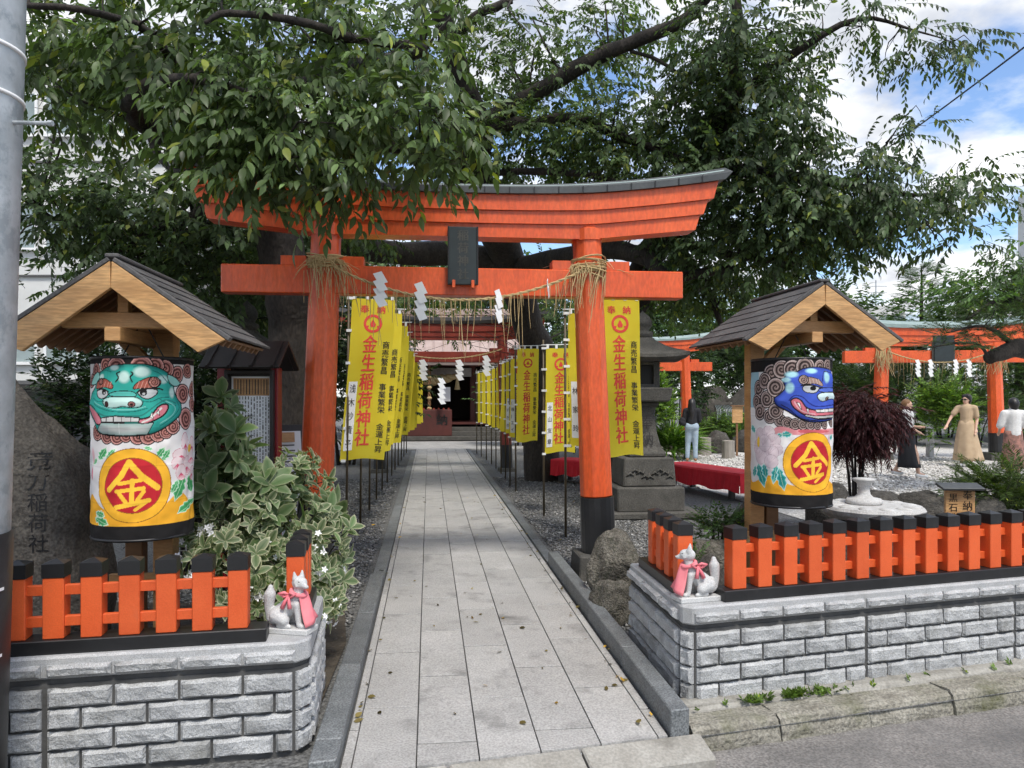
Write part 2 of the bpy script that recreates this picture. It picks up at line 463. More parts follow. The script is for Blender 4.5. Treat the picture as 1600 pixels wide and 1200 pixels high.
# planting soil behind the walls
struct(flat('planting_bed', [(-8, 2.4), (-1.0, 3.75), (-1.12, 5.2), (-1.35, 6.2), (-9, 6.2)], -.01, M['earth']))
struct(flat('rock_garden_bed', [(1.05, 4.3), (5.5, 5.6), (6.5, 9.5), (3.0, 8.8), (1.4, 7.1), (.85, 5.6)], -.012, M['earth']))

path = struct(bpy.data.objects.new('path', None)); link(path)
b = [PF(3.35, -.42), PF(3.72, 1.19), PF(24.6, 1.19), PF(24.6, -.42)]
flat('joint_bed', [(p.x, max(p.y, street_y(p.x))) for p in b], -.014, M['mortar'], path)
def clip(poly):
    out = []
    n = len(poly)
    for i in range(n):
        a, c = poly[i], poly[(i + 1) % n]
        da, dc = a.y - street_y(a.x) - .004, c.y - street_y(c.x) - .004
        if da >= 0: out.append(a)
        if (da >= 0) != (dc >= 0):
            t = da / (da - dc); out.append(a + (c - a) * t)
    return out
cols = [-.392, -.343, -.056, .23, .52, .815, 1.107, 1.16]
offs = [0.1, .36, .80, .44, .89, .53, .2]
tile_mesh = {}
for ci in range(7):
    v0, v1 = cols[ci] + .0034, cols[ci + 1] - .0034
    w = v1 - v0
    L = .885
    mb = MB().box((0, 0, -.015), (w, L - .015, .03))
    tile_mesh[ci] = mb.mesh('paving_slab', M['tile'], bevel=.002)
    u = 2.0 + offs[ci]
    while u < 24.3:
        u0, u1 = u + .0075, min(u + L - .0075, 24.5)
        q = [PF(u0, v0), PF(u0, v1), PF(u1, v1), PF(u1, v0)]
        inside = [p.y > street_y(p.x) + .004 for p in q]
        dz = rng.uniform(-.0012, .0012)
        if all(inside):
            c = PF((u0 + u1) / 2, (v0 + v1) / 2)
            obj('paving_slab', tile_mesh[ci], path, (c.x, c.y, dz), (0, 0, TH))
        elif any(inside):
            cp = clip(q)
            if len(cp) >= 3:
                c = sum(cp, Vector((0, 0, 0))) / len(cp)
                mb = MB().prism([(p.x - c.x, p.y - c.y) for p in cp], -.03, 0)
                obj('paving_slab', mb.mesh('paving_slab', M['tile']), path, (c.x, c.y, dz))
        u += L
# kerbs beside the path: raised near the street, flush further in
def kerb_run(name, v0, v1, segs, ztop, chop=True):
    k = struct(bpy.data.objects.new(name, None)); link(k)
    for (u0, u1), zt in segs:
        q = [PF(u0 + .003, v0), PF(u0 + .003, v1), PF(u1 - .003, v1), PF(u1 - .003, v0)]
        q = clip(q)
        if len(q) < 3: continue
        c = sum(q, Vector((0, 0, 0))) / len(q)
        MB().prism([(p.x - c.x, p.y - c.y) for p in q], -.08, zt).build('kerb_stone', M['kerbdark'], k, bevel=.006, loc=(c.x, c.y, 0))
    return k
kerb_run('path_kerb_right', 1.175, 1.275, [((2.9, 4.62), .118), ((4.62, 5.62), .118), ((5.62, 6.6), .118), ((6.6, 7.55), .116)] +
         [((7.6 + 1.2 * i, 7.6 + 1.2 * (i + 1)), .008) for i in range(14)], .12)
kerb_run('path_kerb_left', -.52, -.40, [((2.6, 3.62), .072), ((3.62, 4.62), .072), ((4.62, 5.72), .07), ((5.72, 6.95), .07)] +
         [((7.0 + 1.2 * i, 7.0 + 1.2 * (i + 1)), .006) for i in range(14)], .07)
# concrete apron in front of the paving
ap = struct(bpy.data.objects.new('concrete_apron', None)); link(ap)
a0, a1 = Vector((-.9, street_y(-.9))), Vector((.93, street_y(.93)))
dd = (a1 - a0); nn = Vector((dd.y, -dd.x)).normalized()
for i in range(3):
    p, q = a0 + dd * (i / 3 + .003), a0 + dd * ((i + 1) / 3 - .003)
    pts = [p + nn * .004, q + nn * .004, q + nn * .17, p + nn * .17]
    mb = MB()
    vs = [(pts[0].x, pts[0].y, -.004), (pts[1].x, pts[1].y, -.004), (pts[2].x, pts[2].y, -.055), (pts[3].x, pts[3].y, -.055)]
    mb.add(vs + [(x, y, -.2) for x, y, z in vs], [(3, 2, 1, 0), (0, 1, 5, 4), (1, 2, 6, 5), (2, 3, 7, 6), (3, 0, 4, 7)])
    mb.build('apron_slab', M['concrete'], ap, bevel=.008)
# old kerb stones along the street, right of the path, and mortar footing behind them
kb = struct(bpy.data.objects.new('street_kerb', None)); link(kb)
NR = Vector((-SR.y, SR.x))
def sr(t, n, z=0.0):    # right street frame
    p = PA + SR * t + NR * n
    return Vector((p.x, p.y, z))
rk = random.Random(3)
def rough_block(t0, t1, n0, n1, z0, z1, seed):
    bm = bmesh.new()
    nx, ny, nz = 14, 5, 4
    bmesh.ops.create_cube(bm, size=1)
    bmesh.ops.subdivide_edges(bm, edges=bm.edges[:], cuts=7, use_grid_fill=True)
    for v in bm.verts:
        t = t0 + (v.co.x + .5) * (t1 - t0); n = n0 + (v.co.y + .5) * (n1 - n0); z = z0 + (v.co.z + .5) * (z1 - z0)
        # round the front top edge
        if v.co.y < -.3 and v.co.z > .2:
            n += .018 * (v.co.z - .2) / .3; z -= .018 * (-.3 - v.co.y) / .2
        p = sr(t, n, z)
        nz_ = mnoise.noise(Vector((p.x * 9 + seed, p.y * 9, p.z * 9))) * .011 + mnoise.noise(Vector((p.x * 30, p.y * 30 + seed, p.z * 30))) * .004
        p += Vector((NR.x, NR.y, 0)) * (-nz_) + Vector((0, 0, nz_))
        v.co = p
    me = bpy.data.meshes.new('kerb_stone'); bm.to_mesh(me); bm.free()
    return me
t = .20
for i in range(8):
    L = .56 if i else .5
    me = rough_block(t + .004, t + L - .004, .0 + rk.uniform(-.006, .006), .17, -.2, .012 + rk.uniform(-.006, .004), i * 3.1)
    me.materials.append(M['kerbstone']); obj('kerb_stone', me, kb)
    t += L
me = rough_block(.2, 4.7, .171, .33, -.1, .032, 77.7); me.materials.append(M['concrete']); obj('mortar_footing', me, kb)

# ------------------------------------------------------------------ granite block walls
def rock_brick(L, h, seed, dep=.026):
    r = random.Random(seed)
    nx, nz = 9, 4
    vs, fs = [], []
    ox, oz = r.uniform(0, 50), r.uniform(0, 50)
    for j in range(nz + 1):
        for i in range(nx + 1):
            x = -L / 2 + L * i / nx; z = h * j / nz
            edge = i in (0, nx) or j in (0, nz)
            k_ = mnoise.noise(Vector((x * 11 + ox, z * 16 + oz, 0))) * .010 + mnoise.noise(Vector((x * 34 + ox, z * 40, oz))) * .005
            y = -.009 if edge else -(dep + k_ + r.uniform(-.0015, .0015))
            if not edge:
                x += r.uniform(-.3, .3) * L / nx; z += r.uniform(-.3, .3) * h / nz * .7
            elif j in (0, nz) and i not in (0, nx):
                z += r.uniform(-.003, .003)
            vs.append((x, y, z))
    # pull the first inner ring outwards
    W = nx + 1
    for j in range(1, nz):
        for i in (1, nx - 1):
            x, y, z = vs[j * W + i]; sgn = -1 if i == 1 else 1
            vs[j * W + i] = (sgn * (L / 2 - .013), y, z)
    for i in range(1, nx):
        for j in (1, nz - 1):
            x, y, z = vs[j * W + i]
            vs[j * W + i] = (x, y, (.012 if j == 1 else h - .012))
    for j in range(nz):
        for i in range(nx):
            a = j * W + i
            fs += [(a, a + 1, a + W + 1), (a, a + W + 1, a + W)] if (i + j) % 2 else [(a, a + 1, a + W), (a + 1, a + W + 1, a + W)]
    bnd = [i for i in range(W)] + [j * W + nx for j in range(1, nz + 1)] + [nz * W + i for i in range(nx - 1, -1, -1)] + [j * W for j in range(nz - 1, 0, -1)]
    b0 = len(vs)
    for k in bnd: vs.append((vs[k][0], .004, vs[k][2]))
    n = len(bnd)
    for k in range(n):
        k2 = (k + 1) % n
        fs.append((bnd[k], b0 + k, b0 + k2, bnd[k2]))
    me = bpy.data.meshes.new('brick'); me.from_pydata(vs, [], fs); me.materials.append(M['granite'])
    return me
BR = {}
def brick_mesh(L, h, k):
    key = (round(L, 3), round(h, 3), k)
    if key not in BR: BR[key] = rock_brick(L, h, hash(key) & 0xffff)
    return BR[key]
rb = random.Random(11)
def brick_face(wall, A, d, length, z0, rows, rowh, gap=.0125, start=0, full=.275, panel=1.1):
    """rows of rock-faced bricks on a face that starts at A and runs along d (outside is d turned clockwise)"""
    ang = math.atan2(d.y, d.x)
    for r_ in range(rows):
        x = 0.0; pi = 0
        while x < length - .02:
            lay = [.14, full, full, full, .135] if (r_ + start) % 2 == 0 else [full] * 4
            for L in lay:
                if x >= length - .02: break
                Lb = min(L, length - x)
                if Lb > .05:
                    c = A + d * (x + Lb / 2)
                    o = obj('brick', brick_mesh(Lb - gap, rowh - gap, rb.randrange(4)), wall,
                            (c.x, c.y, z0 + r_ * rowh + gap / 2), (0, 0, ang))
                x += L
            x += .012   # panel joint
def wall_thing(label, corner, dfront, dside, lf, ls, zt, right):
    """corner = outer front corner; dfront along the street away from the path; dside along the path"""
    w = thing('block_wall', label, 'wall')
    c = Vector(corner)
    thick = .2
    inset = .016
    # outward normals
    if right:
        nf = Vector((dfront.y, -dfront.x)); ns = Vector((-dside.y, dside.x))
    else:
        nf = Vector((-dfront.y, dfront.x)) ; ns = Vector((dside.y, -dside.x))
    def foot(off, ch=.055):
        # L-shaped footprint, faces moved inwards by off
        cf = c - nf * off + dfront * 0; 
        # intersection of the two offset lines
        A2 = c - nf * off; B2 = c - ns * off
        den = dfront.x * dside.y - dfront.y * dside.x
        tt = ((B2.x - A2.x) * dside.y - (B2.y - A2.y) * dside.x) / den
        k = A2 + dfront * tt
        a = k + dfront * ch; e = k + dside * ch
        fe = k + dfront * lf; se = k + dside * ls
        fi = fe - nf * (thick - off); si = se - ns * (thick - off)
        A3 = c - nf * thick; B3 = c - ns * thick
        tt = ((B3.x - A3.x) * dside.y - (B3.y - A3.y) * dside.x) / den
        ki = A3 + dfront * tt
        return [a, fe, fi, ki, si, se, e]
    def prism(name, off, z0, z1, mat, bevel=0, ch=.055):
        p = foot(off, ch)
        if not right: p = p[::-1]
        MB().prism([(q.x, q.y) for q in p], z0, z1).build(name, mat, w, bevel=bevel)
    prism('mortar_core', inset, -.12, zt - .125, M['mortar'])
    prism('groove_band', inset + .006, zt - .13, zt - .098, M['mortar'])
    prism('coping', .004, zt - .10, zt, M['granitecap'], bevel=.01)
    r0 = zt - .137 - 4 * .094
    # front bricks
    if right:
        A = c - nf * inset + dfront * .075
        brick_face(w, A, dfront, lf - .075, r0, 4, .094)
        brick_face(w, c - nf * .004 + dfront * .06, dfront, lf - .06, zt - .095, 1, .066, start=1)
        A = c - ns * inset + dside * ls
        brick_face(w, A, -dside, ls - .11, r0, 4, .094, full=.5, start=1)
        brick_face(w, c - ns * .004 + dside * ls, -dside, ls - .10, zt - .095, 1, .066, start=1, full=.36)
    else:
        A = c - nf * inset + dfront * lf
        brick_face(w, A, -dfront, lf - .075, r0, 4, .094)
        brick_face(w, c - nf * .004 + dfront * lf, -dfront, lf - .06, zt - .095, 1, .066, start=1)
        A = c - ns * inset + dside * .11
        brick_face(w, A, dside, ls - .11, r0, 4, .094, full=.4, start=1)
    # corner bricks on the chamfer
    if right: P0, P1 = c - ns * .012 + dside * .10, c - nf * .012 + dfront * .068
    else: P0, P1 = c - nf * .012 + dfront * .068, c - ns * .012 + dside * .10
    dch = (P1 - P0); lch = dch.length; dch.normalize()
    for r_ in range(4):
        obj('brick', brick_mesh(lch - .012, .086, r_ % 3), w, (*((P0 + P1) / 2), r0 + r_ * .094 + .004), (0, 0, math.atan2(dch.y, dch.x)))
    return w
PD = Vector((-math.sin(TH), math.cos(TH)))
CR, CL = Vector((.915, 4.09)), Vector((-.945, 3.60))
ZR, ZL = .525, .505
wall_thing('pale grey rock faced block wall carrying the longer orange fence', CR, SR, PD, 4.6, 1.12, ZR, True)
# the left side runs a little away from the path
PDL = Vector((-.165, .986)).normalized()
wall_thing('pale grey rock faced block wall beside the big carved rock', CL, -SL, PDL, 3.35, .85, ZL, False)

# ------------------------------------------------------------------ orange picket fences with black caps
pm = MB().box((0, 0, .137), (.088, .088, .274)).mesh('post', M['fence'], bevel=.004)
mb = MB().box((0, 0, .030), (.093, .093, .060))
mb.v[4:] = []; mb.f = []; mb.m = []
s_ = .0465
mb = MB().add([(-s_, -s_, 0), (s_, -s_, 0), (s_, s_, 0), (-s_, s_, 0), (-s_, -s_, .062), (s_, -s_, .062), (s_, s_, .062), (-s_, s_, .062), (0, 0, .080)],
              [(0, 3, 2, 1), (0, 1, 5, 4), (1, 2, 6, 5), (2, 3, 7, 6), (3, 0, 4, 7), (4, 5, 8), (5, 6, 8), (6, 7, 8), (7, 4, 8)])
cm = mb.mesh('cap', M['black'])
def fence(label, A, d, ts, z, b0, b1, beamw=.13, rails=True):
    ang = math.atan2(d.y, d.x)
    f = thing('picket_fence', label, 'fence', (A.x, A.y, z), ang)
    MB().box(((b0 + b1) / 2, 0, .031), (b1 - b0, beamw, .062)).build('base_beam', M['black'], f, bevel=.004)
    for t in ts:
        p = obj('post', pm, f, (t, rng.uniform(-.003, .003), .062), (0, 0, rng.uniform(-.02, .02)))
        obj('cap', cm, p, (0, 0, .274))
    if rails:
        for zz in (.062 + .075, .062 + .215):
            MB().box(((ts[0] + ts[-1]) / 2, .012, zz), (abs(ts[-1] - ts[0]), .03, .045)).build('rail', M['fence'], f, bevel=.002)
    return f
NFR = Vector((SR.y, -SR.x)); NFL = Vector((SL.y, -SL.x))
fence('long orange picket fence with black caps in front of the stone table', CR - NFR * .10, SR, [.375 + .166 * i for i in range(25)], ZR, .27, 4.5)
fence('orange picket fence with black caps in front of the big carved rock', CL - NFL * .10, -SL, [.33 + .157 * i for i in range(18)], ZL, .2, 3.2)
fence('short orange picket row beside the seated fox next to the mossy boulders', CR + Vector((PD.y, -PD.x)) * .10, PD, [.32, .49, .66, .83], ZR, .235, 1.02)
fence('short orange picket row beside the seated fox next to the flowering shrub', CL - Vector((PDL.y, -PDL.x)) * .10, PDL, [.36, .52, .68], ZL, .26, .8)
# ------------------------------------------------------------------ lettering (text curves turned into flat meshes)
GLY = {}
def glyph(ch, bold=.012):
    """2-D vertices (centred, em = 1) and faces of one character"""
    key = (ch, bold)
    if key in GLY: return GLY[key]
    c = bpy.data.curves.new('glyph', 'FONT'); c.body = ch; c.offset = bold; c.resolution_u = 3
    o = bpy.data.objects.new('glyph', c); COL.objects.link(o)
    dg = bpy.context.evaluated_depsgraph_get()
    me = bpy.data.meshes.new_from_object(o.evaluated_get(dg))
    v = np.array([q.co[:2] for q in me.vertices], dtype=np.float64).reshape(-1, 2)
    f = [tuple(p.vertices) for p in me.polygons]
    if len(v): v = v - np.array([.5, .38])
    bpy.data.objects.remove(o); bpy.data.curves.remove(c); bpy.data.meshes.remove(me)
    GLY[key] = (v, f)
    return GLY[key]
def text_mesh(name, items, mat, fn, bold=.012):
    """items: (char, x, y, size[, xsize]) ; fn maps (x, y) -> 3-D point"""
    mb = MB()
    for it in items:
        ch, x, y, s = it[:4]
        sx = it[4] if len(it) > 4 else s
        v, f = glyph(ch, 0.0)
        if not len(v): continue
        for k in ((0,) if bold <= .01 else (-1, 0, 1)):    # strokes thickened by drawing them side by side
            mb.add([fn(x + (p[0] + k * bold * .9) * sx, y + (p[1] + k * bold * .25) * s) for p in v], f)
    return mb.mesh(name, mat)
def column(chars, x, y0, y1, s, sx=None):
    n = len(chars)
    return [(c, x, y0 + (y1 - y0) * (i + .5) / n, s, sx or s) for i, c in enumerate(chars)]

# ------------------------------------------------------------------ torii gates
def torii(label, loc, rz, half, lean, zs, nuki, ends, rad, mats, base_h=.0, facets=9, plaque=True, roof=True, black_h=.52, group=None, detail=True):
    """half: pillar spacing at the ground; zs = heights of kasagi layers (bottom .. top); nuki = (z0, z1, half length); ends = half lengths per layer"""
    t = thing('torii_gate', label, 'torii gate', loc, rz, group)
    red, blk, roofm = mats
    for s in (-1, 1):
        x0, x1 = s * half, s * (half - lean)
        z0 = base_h
        def px(z): return x0 + (x1 - x0) * (z - z0) / (zs[0] - z0)
        zz = [z0 + black_h, z0 + black_h + .25] + [z0 + black_h + .25 + (zs[1] - z0 - black_h - .25) * k / 6 for k in range(1, 7)]
        mb = MB().tube([(px(z), 0, z) for z in zz], [rad * (1 - .13 * (z - z0) / (zs[0] - z0)) for z in zz], facets)
        p = mb.build('pillar', red, t, bevel=.012 if detail else 0)
        zz = [z0 - .02, z0 + black_h]
        MB().tube([(px(z), 0, z) for z in zz], [rad * 1.015, rad * 1.005], 18).build('black_foot', blk, p, smooth=False)
        if detail:  # collar under the lintel
            MB().tube([(px(zs[0] - .01), 0, zs[0] - .005), (px(zs[1]), 0, zs[1] - .02)], [rad * .93, rad * .93], facets * 2).build('collar', red, p)
        if base_h > .02:
            MB().box((x0, 0, base_h / 2 - .02), (rad * 2.9, rad * 2.9, base_h + .04), taper=.94).build('plinth', M['stonelamp'], p, bevel=.012)
    # lower tie beam with wedges
    MB().box((0, 0, (nuki[0] + nuki[1]) / 2), (nuki[2] * 2, rad * 1.12, nuki[1] - nuki[0])).build('tie_beam', red, t, bevel=.008)
    for s in (-1, 1):
        xc = s * (half - lean * .8)
        for q in (-1, 1):
            MB().box((xc + q * rad * 1.6, 0, nuki[1] + .042), (rad * 1.4, rad * 1.0, .085)).build('wedge', red, t, bevel=.004)
    # swept lintel layers
    top0, topr = zs[0], zs[-1]
    n = 28
    def rise(x, k, L):
        a = abs(x) / ends[-1]
        low = .11 * max(0, (abs(x) - half * .92)) / max(ends[0] - half * .92, .01) * (ends[-1] / 2.54)
        hi = (.225 * a ** 2.3) * (ends[-1] / 2.54)
        return low * (1 - k) + hi * k
    depth = [rad * 1.45, rad * 1.75, rad * 2.05, rad * 2.35]
    nl = len(zs) - 1
    for i in range(nl):
        isroof = roof and i == nl - 1
        L0, L1 = ends[i], ends[i] + .045
        if isroof: L1 = ends[-1]
        vs, fs = [], []
        d = depth[min(i, 3)] + (.03 if isroof else 0)
        for j in range(n + 1):
            f = -1 + 2 * j / n
            xb, xt = f * L0, f * L1
            zb = zs[i] + rise(xb, i / nl, L0) + (.0015 if i else 0); zt = zs[i + 1] + rise(xt, (i + 1) / nl, L1)
            if isroof:
                vs += [(xb, -d / 2, zb), (xb, d / 2, zb), (xt, d / 2, zb + (zt - zb) * .55), (xt, 0, zt + .035), (xt, -d / 2, zb + (zt - zb) * .55)]
            else:
                vs += [(xb, -d / 2, zb), (xb, d / 2, zb), (xt, d / 2, zt), (xt, 0, zt), (xt, -d / 2, zt)]
        for j in range(n):
            for k in range(5):
                k2 = (k + 1) % 5
                fs.append((j * 5 + k, (j + 1) * 5 + k, (j + 1) * 5 + k2, j * 5 + k2))
        fs.append(tuple(range(5))); fs.append(tuple(n * 5 + k for k in range(4, -1, -1)))
        mb = MB().add(vs, fs)
        o = mb.build('roof_cap' if isroof else 'lintel_layer', roofm if isroof else red, t)
        if isroof and detail:
            # standing seams of the metal sheet on the front edge
            for j in range(1, 22):
                x = -L0 + 2 * L0 * j / 22
                z0_, z1_ = zs[i] + rise(x, i / nl, L0), zs[i + 1] + rise(x, 1, L1)
                MB().box((x, -d / 2 - .003, z0_ + (z1_ - z0_) * .28), (.009, .012, (z1_ - z0_) * .56)).build('seam', M['black'], o)
            MB().tube([(-ends[-1] * .98 + 1.96 * ends[-1] * j / 30, -d * .26, (zs[i] + zs[i + 1]) / 2 + .035 + rise(-ends[-1] * .98 + 1.96 * ends[-1] * j / 30, .95, 1)) for j in range(31)],
                      .012, 5).build('ridge_sheet', M['verdigris'], o)
    return t
CT = Vector((-.487, 7.06, 0))
ZS = [3.10, 3.22, 3.335, 3.475, 3.575]
torii('large vermilion torii gate with black pillar feet and dark plaque spanning the path', CT, TH, 1.305, .11, ZS, (2.57, 2.82, 2.09), [2.20, 2.27, 2.36, 2.46, 2.53], .158,
      (M['vermil'], M['black'], M['roofmetal']), base_h=.2)
def TT(x, y, z):  # torii frame
    p = Matrix.Rotation(TH, 3, 'Z') @ Vector((x, y, 0)) + CT
    return Vector((p.x, p.y, z))
# plaque
pl = thing('shrine_plaque', 'dark plaque with vertical lettering hung between the beams of the large torii', 'plaque', TT(.03, -.155, 2.655), TH)
pt = R_(-5)
MB().box((0, 0, .26), (.265, .04, .52)).build('board', M['tablet'], pl, bevel=.006)
obj('lettering', text_mesh('lettering', column('稲荷神社', 0, .50, .04, .105), M['gilt'], lambda x, y: (x, -.0225, y), .02), pl)
for x in (-.13, .13):
    MB().box((x, -.005, .26), (.014, .055, .52)).build('board_edge', M['black'], pl, bevel=.003)
for x in (-.085, .085):
    MB().box((x, -.045, .0), (.028, .05, .07)).build('peg', M['vermil'], pl, bevel=.004)
# sacred rope with straw
def sag_rope(label, A, B, sag, r, nstraw, slen, seed, bundle=True, spread=.11, side=(0, -1, 0), gname=None):
    r_ = random.Random(seed)
    rope = thing('sacred_rope', label, 'rope', A, 0)
    A, B = Vector(A), Vector(B)
    def P(f): return (B - A) * f + Vector((0, 0, -sag * 4 * f * (1 - f)))
    mb = MB()
    for ph in (0, math.pi):
        pts = []
        for k in range(61):
            f = k / 60
            a = f * 95 + ph
            pts.append(P(f) + Vector((0, math.cos(a) * r * .6, math.sin(a) * r * .6)))
        mb.tube(pts, r * .75, 5)
    mb.build('cord', M['straw'], rope)
    ms = MB()
    for i in range(nstraw):
        f = .03 + .94 * (i + r_.random() * .8) / nstraw
        for q in range(r_.choice((1, 1, 2, 3))):
            p = P(f) + Vector((r_.uniform(-.015, .015), r_.uniform(-.012, .0), 0))
            L = slen * (r_.uniform(.25, .8) if r_.random() < .6 else r_.uniform(.8, 1.5))
            dx = r_.uniform(-.09, .09) * L
            ms.tube([p, p + Vector((dx * .3, -.008, -L * .3)), p + Vector((dx * .7, -.004 + r_.uniform(-.02, .02), -L * .7)), p + Vector((dx * 1.2, r_.uniform(-.03, .02), -L))],
                    [.003, .0028, .0026, .0016], 4)
    stuff(ms.build('straw_strands', M['straw'], rope))
    return rope
zr = 2.79
rope = sag_rope('straw rope with hanging straws tied between the large torii pillars', TT(-1.10, -.16, zr), TT(1.10, -.165, zr), .27, .012, 44, .40, 5)
# straw wound round both pillars (the rope's tied ends)
r_ = random.Random(8)
for s in (-1, 1):
    mb = MB()
    cx = s * 1.195
    for k in range(17):
        z = 2.84 + r_.uniform(-.05, .065); a0 = r_.uniform(0, 6.28); tilt = r_.uniform(-.07, .07); rr = .165 + r_.uniform(0, .022)
        mb.tube([TT(cx + rr * math.cos(a0 + a), rr * math.sin(a0 + a), z + tilt * math.sin(a)) - Vector(rope.location) for a in [6.28 * i / 18 for i in range(19)]], r_.uniform(.005, .009), 4)
    for k in range(60):
        a = r_.uniform(3.2, 6.2) if r_.random() < .85 else r_.uniform(0, 6.28)
        L = abs(r_.gauss(.22, .13)) + .06
        p = TT(cx + .175 * math.cos(a), .175 * math.sin(a), 2.84 + r_.uniform(-.04, .05)) - Vector(rope.location)
        ox = r_.uniform(-.35, .35) * L - s * .05; oy = -r_.uniform(.0, .25) * L
        mb.tube([p, p + Vector((ox * .5, oy * .9, .02 * r_.random() - L * .3)), p + Vector((ox, oy, -L))], [.004, .0036, .0018], 4)
    for k in range(14):   # loose ends sticking out level
        a = r_.uniform(2.6, 6.6); L = r_.uniform(.12, .3)
        p = TT(cx + .175 * math.cos(a), .175 * math.sin(a), 2.86 + r_.uniform(-.05, .05)) - Vector(rope.location)
        d = Vector((math.cos(a) * .8 + r_.uniform(-.7, .7), math.sin(a) * .6, r_.uniform(-.5, .15)))
        mb.tube([p, p + d * L * .5, p + d * L + Vector((0, 0, -.05))], [.0036, .003, .0015], 4)
    stuff(mb.build('straw_knot', M['straw'], rope))
# zigzag paper streamers
def shide_mesh(w, h, n=4, flip=1, th=.004):
    mb = MB()
    for i in range(n):
        z1 = -h * i / n + .006; z0 = -h * (i + 1) / n - .022
        y = -.010 * (i % 2)
        mb.slab([(flip * x, y, z) for x, z in ((-.08 * w, z0 - .012), (.5 * w, z0 + .012), (.08 * w, z1 + .012), (-.5 * w, z1 - .012))][::flip], th)
    return mb.mesh('paper_streamer', M['paper'])
def shide(loc, w, h, rz, label, group, n=4, flip=1):
    o = obj('paper_streamer', shide_mesh(w, h, n, flip), None, loc, (0, 0, rz))
    return tag(o, label, 'paper streamer', group)
G1 = 'paper streamers on the large torii rope'
def on_rope(x, z): return TT(x, -.19, z)
shide(TT(-.70, -.20, 2.74), .13, .27, TH + .1, 'white zigzag paper streamer on the large torii rope beside the front yellow banner', None, 4)
shide(TT(-.345, -.20, 2.655), .12, .30, TH - .1, 'white zigzag paper streamer on the large torii rope, second from the front banner', None, 4)
shide(TT(.345, -.20, 2.60), .095, .26, TH + .6, 'narrow white zigzag paper streamer on the large torii rope, alone past the plaque', None, 4)
shide(TT(.79, -.20, 2.70), .05, .13, TH + 1.2, 'tiny edge-on white paper streamer on the large torii rope close to a pillar', None, 2)

# ------------------------------------------------------------------ boulders
def rock_mesh(seed, sub=3, cuts=5, rough=.16):
    r = random.Random(seed)
    bm = bmesh.new(); bmesh.ops.create_icosphere(bm, subdivisions=sub, radius=1)
    pl_ = [(Vector((r.uniform(-1, 1), r.uniform(-1, 1), r.uniform(-.5, 1))).normalized(), r.uniform(.55, .85)) for _ in range(cuts)]
    for v in bm.verts:
        p = v.co.copy()
        for n_, d_ in pl_:
            e = p.dot(n_) - d_
            if e > 0: p -= n_ * e * .85
        k = mnoise.fractal(p * 1.7 + Vector((seed * 3.3, 0, 0)), 1.0, 2.1, 6)
        p += v.co.normalized() * k * rough
        v.co = p
    me = bpy.data.meshes.new('rock'); bm.to_mesh(me); bm.free()
    me.polygons.foreach_set('use_smooth', [True] * len(me.polygons))
    return me
def rock(label, loc, size, seed, rz=0, mat='rock', group=None, name='boulder', sub=3, cuts=5):
    me = rock_mesh(seed, sub, cuts); me.materials.append(M[mat])
    o = obj(name, me, None, loc, (0, 0, rz), size)
    return tag(o, label, 'rock', group)

# ------------------------------------------------------------------ galvanised pole beside the street
d = 2.95
tp, bt = at(-47, -260, d), at(-100, 1450, d)
pole = thing('utility_pole', 'galvanised steel utility pole with bands and a step bolt at the street', 'utility pole', (bt.x, bt.y, -.11))
ax = (tp - bt)
def pp(f): return bt + ax * f - Vector((bt.x, bt.y, -.11))
zb = lambda z: (z + .11 - pp(0).z) / ax.z
def pz(z): return pp(zb(z) if False else (z + .11 - pp(0).z) / ax.z)
fb = -(pp(0).z) / ax.z
MB().tube([pp(fb), pp(.4), pp(1.0), pp(1.8)], [.205, .203, .20, .19], 40).build('shaft', M['steel'], pole, smooth=True)
for py in (75, 148):
    z = at(0, py, d).z + .11
    f = (z - pp(0).z) / ax.z
    MB().tube([pp(f - .0016), pp(f + .0016)], [.207, .207], 40).build('steel_band', M['white'], pole, smooth=True)
zz_ = at(0, 191, d).z + .11
f = (zz_ - pp(0).z) / ax.z
c = pp(f)
MB().tube([c + Vector((.17, 0, 0)), c + Vector((.345, .0, -.004)), c + Vector((.345, 0, -.004))], [.0075, .0075, .0075], 10).tube([c + Vector((.335, 0, -.004)), c + Vector((.352, 0, -.004))], [.0115, .0115], 6).build('step_bolt', M['steel'], pole)
zt = at(0, 832, d).z + .11; zb_ = at(0, 1030, d).z + .11
f1, f0 = (zt - pp(0).z) / ax.z, (zb_ - pp(0).z) / ax.z
MB().tube([pp(f0 - .2), pp(f1)], [.214, .213], 40).build('black_sleeve', M['black'], pole, smooth=True)
def arc_panel(a0, a1, r, z0, z1, n=10):
    mb = MB(); vs = []
    for k in range(n + 1):
        a = a0 + (a1 - a0) * k / n
        for z in (z0, z1):
            f = (z - pp(0).z) / ax.z
            vs.append(pp(f) + Vector((r * math.cos(a), r * math.sin(a), 0)))
    for k in range(n): mb.add([vs[2 * k], vs[2 * k + 2], vs[2 * k + 3], vs[2 * k + 1]], [(0, 1, 2, 3)])
    return mb
arc_panel(R_(-100), R_(-20), .2155, zb_ + .03, zt - .04).build('white_panel', M['white'], pole, smooth=True)
for zz_ in (zt - .21, zb_ + .02):
    arc_panel(R_(-16), R_(2), .2158, zz_ - .012, zz_, 3).build('white_tick', M['white'], pole)

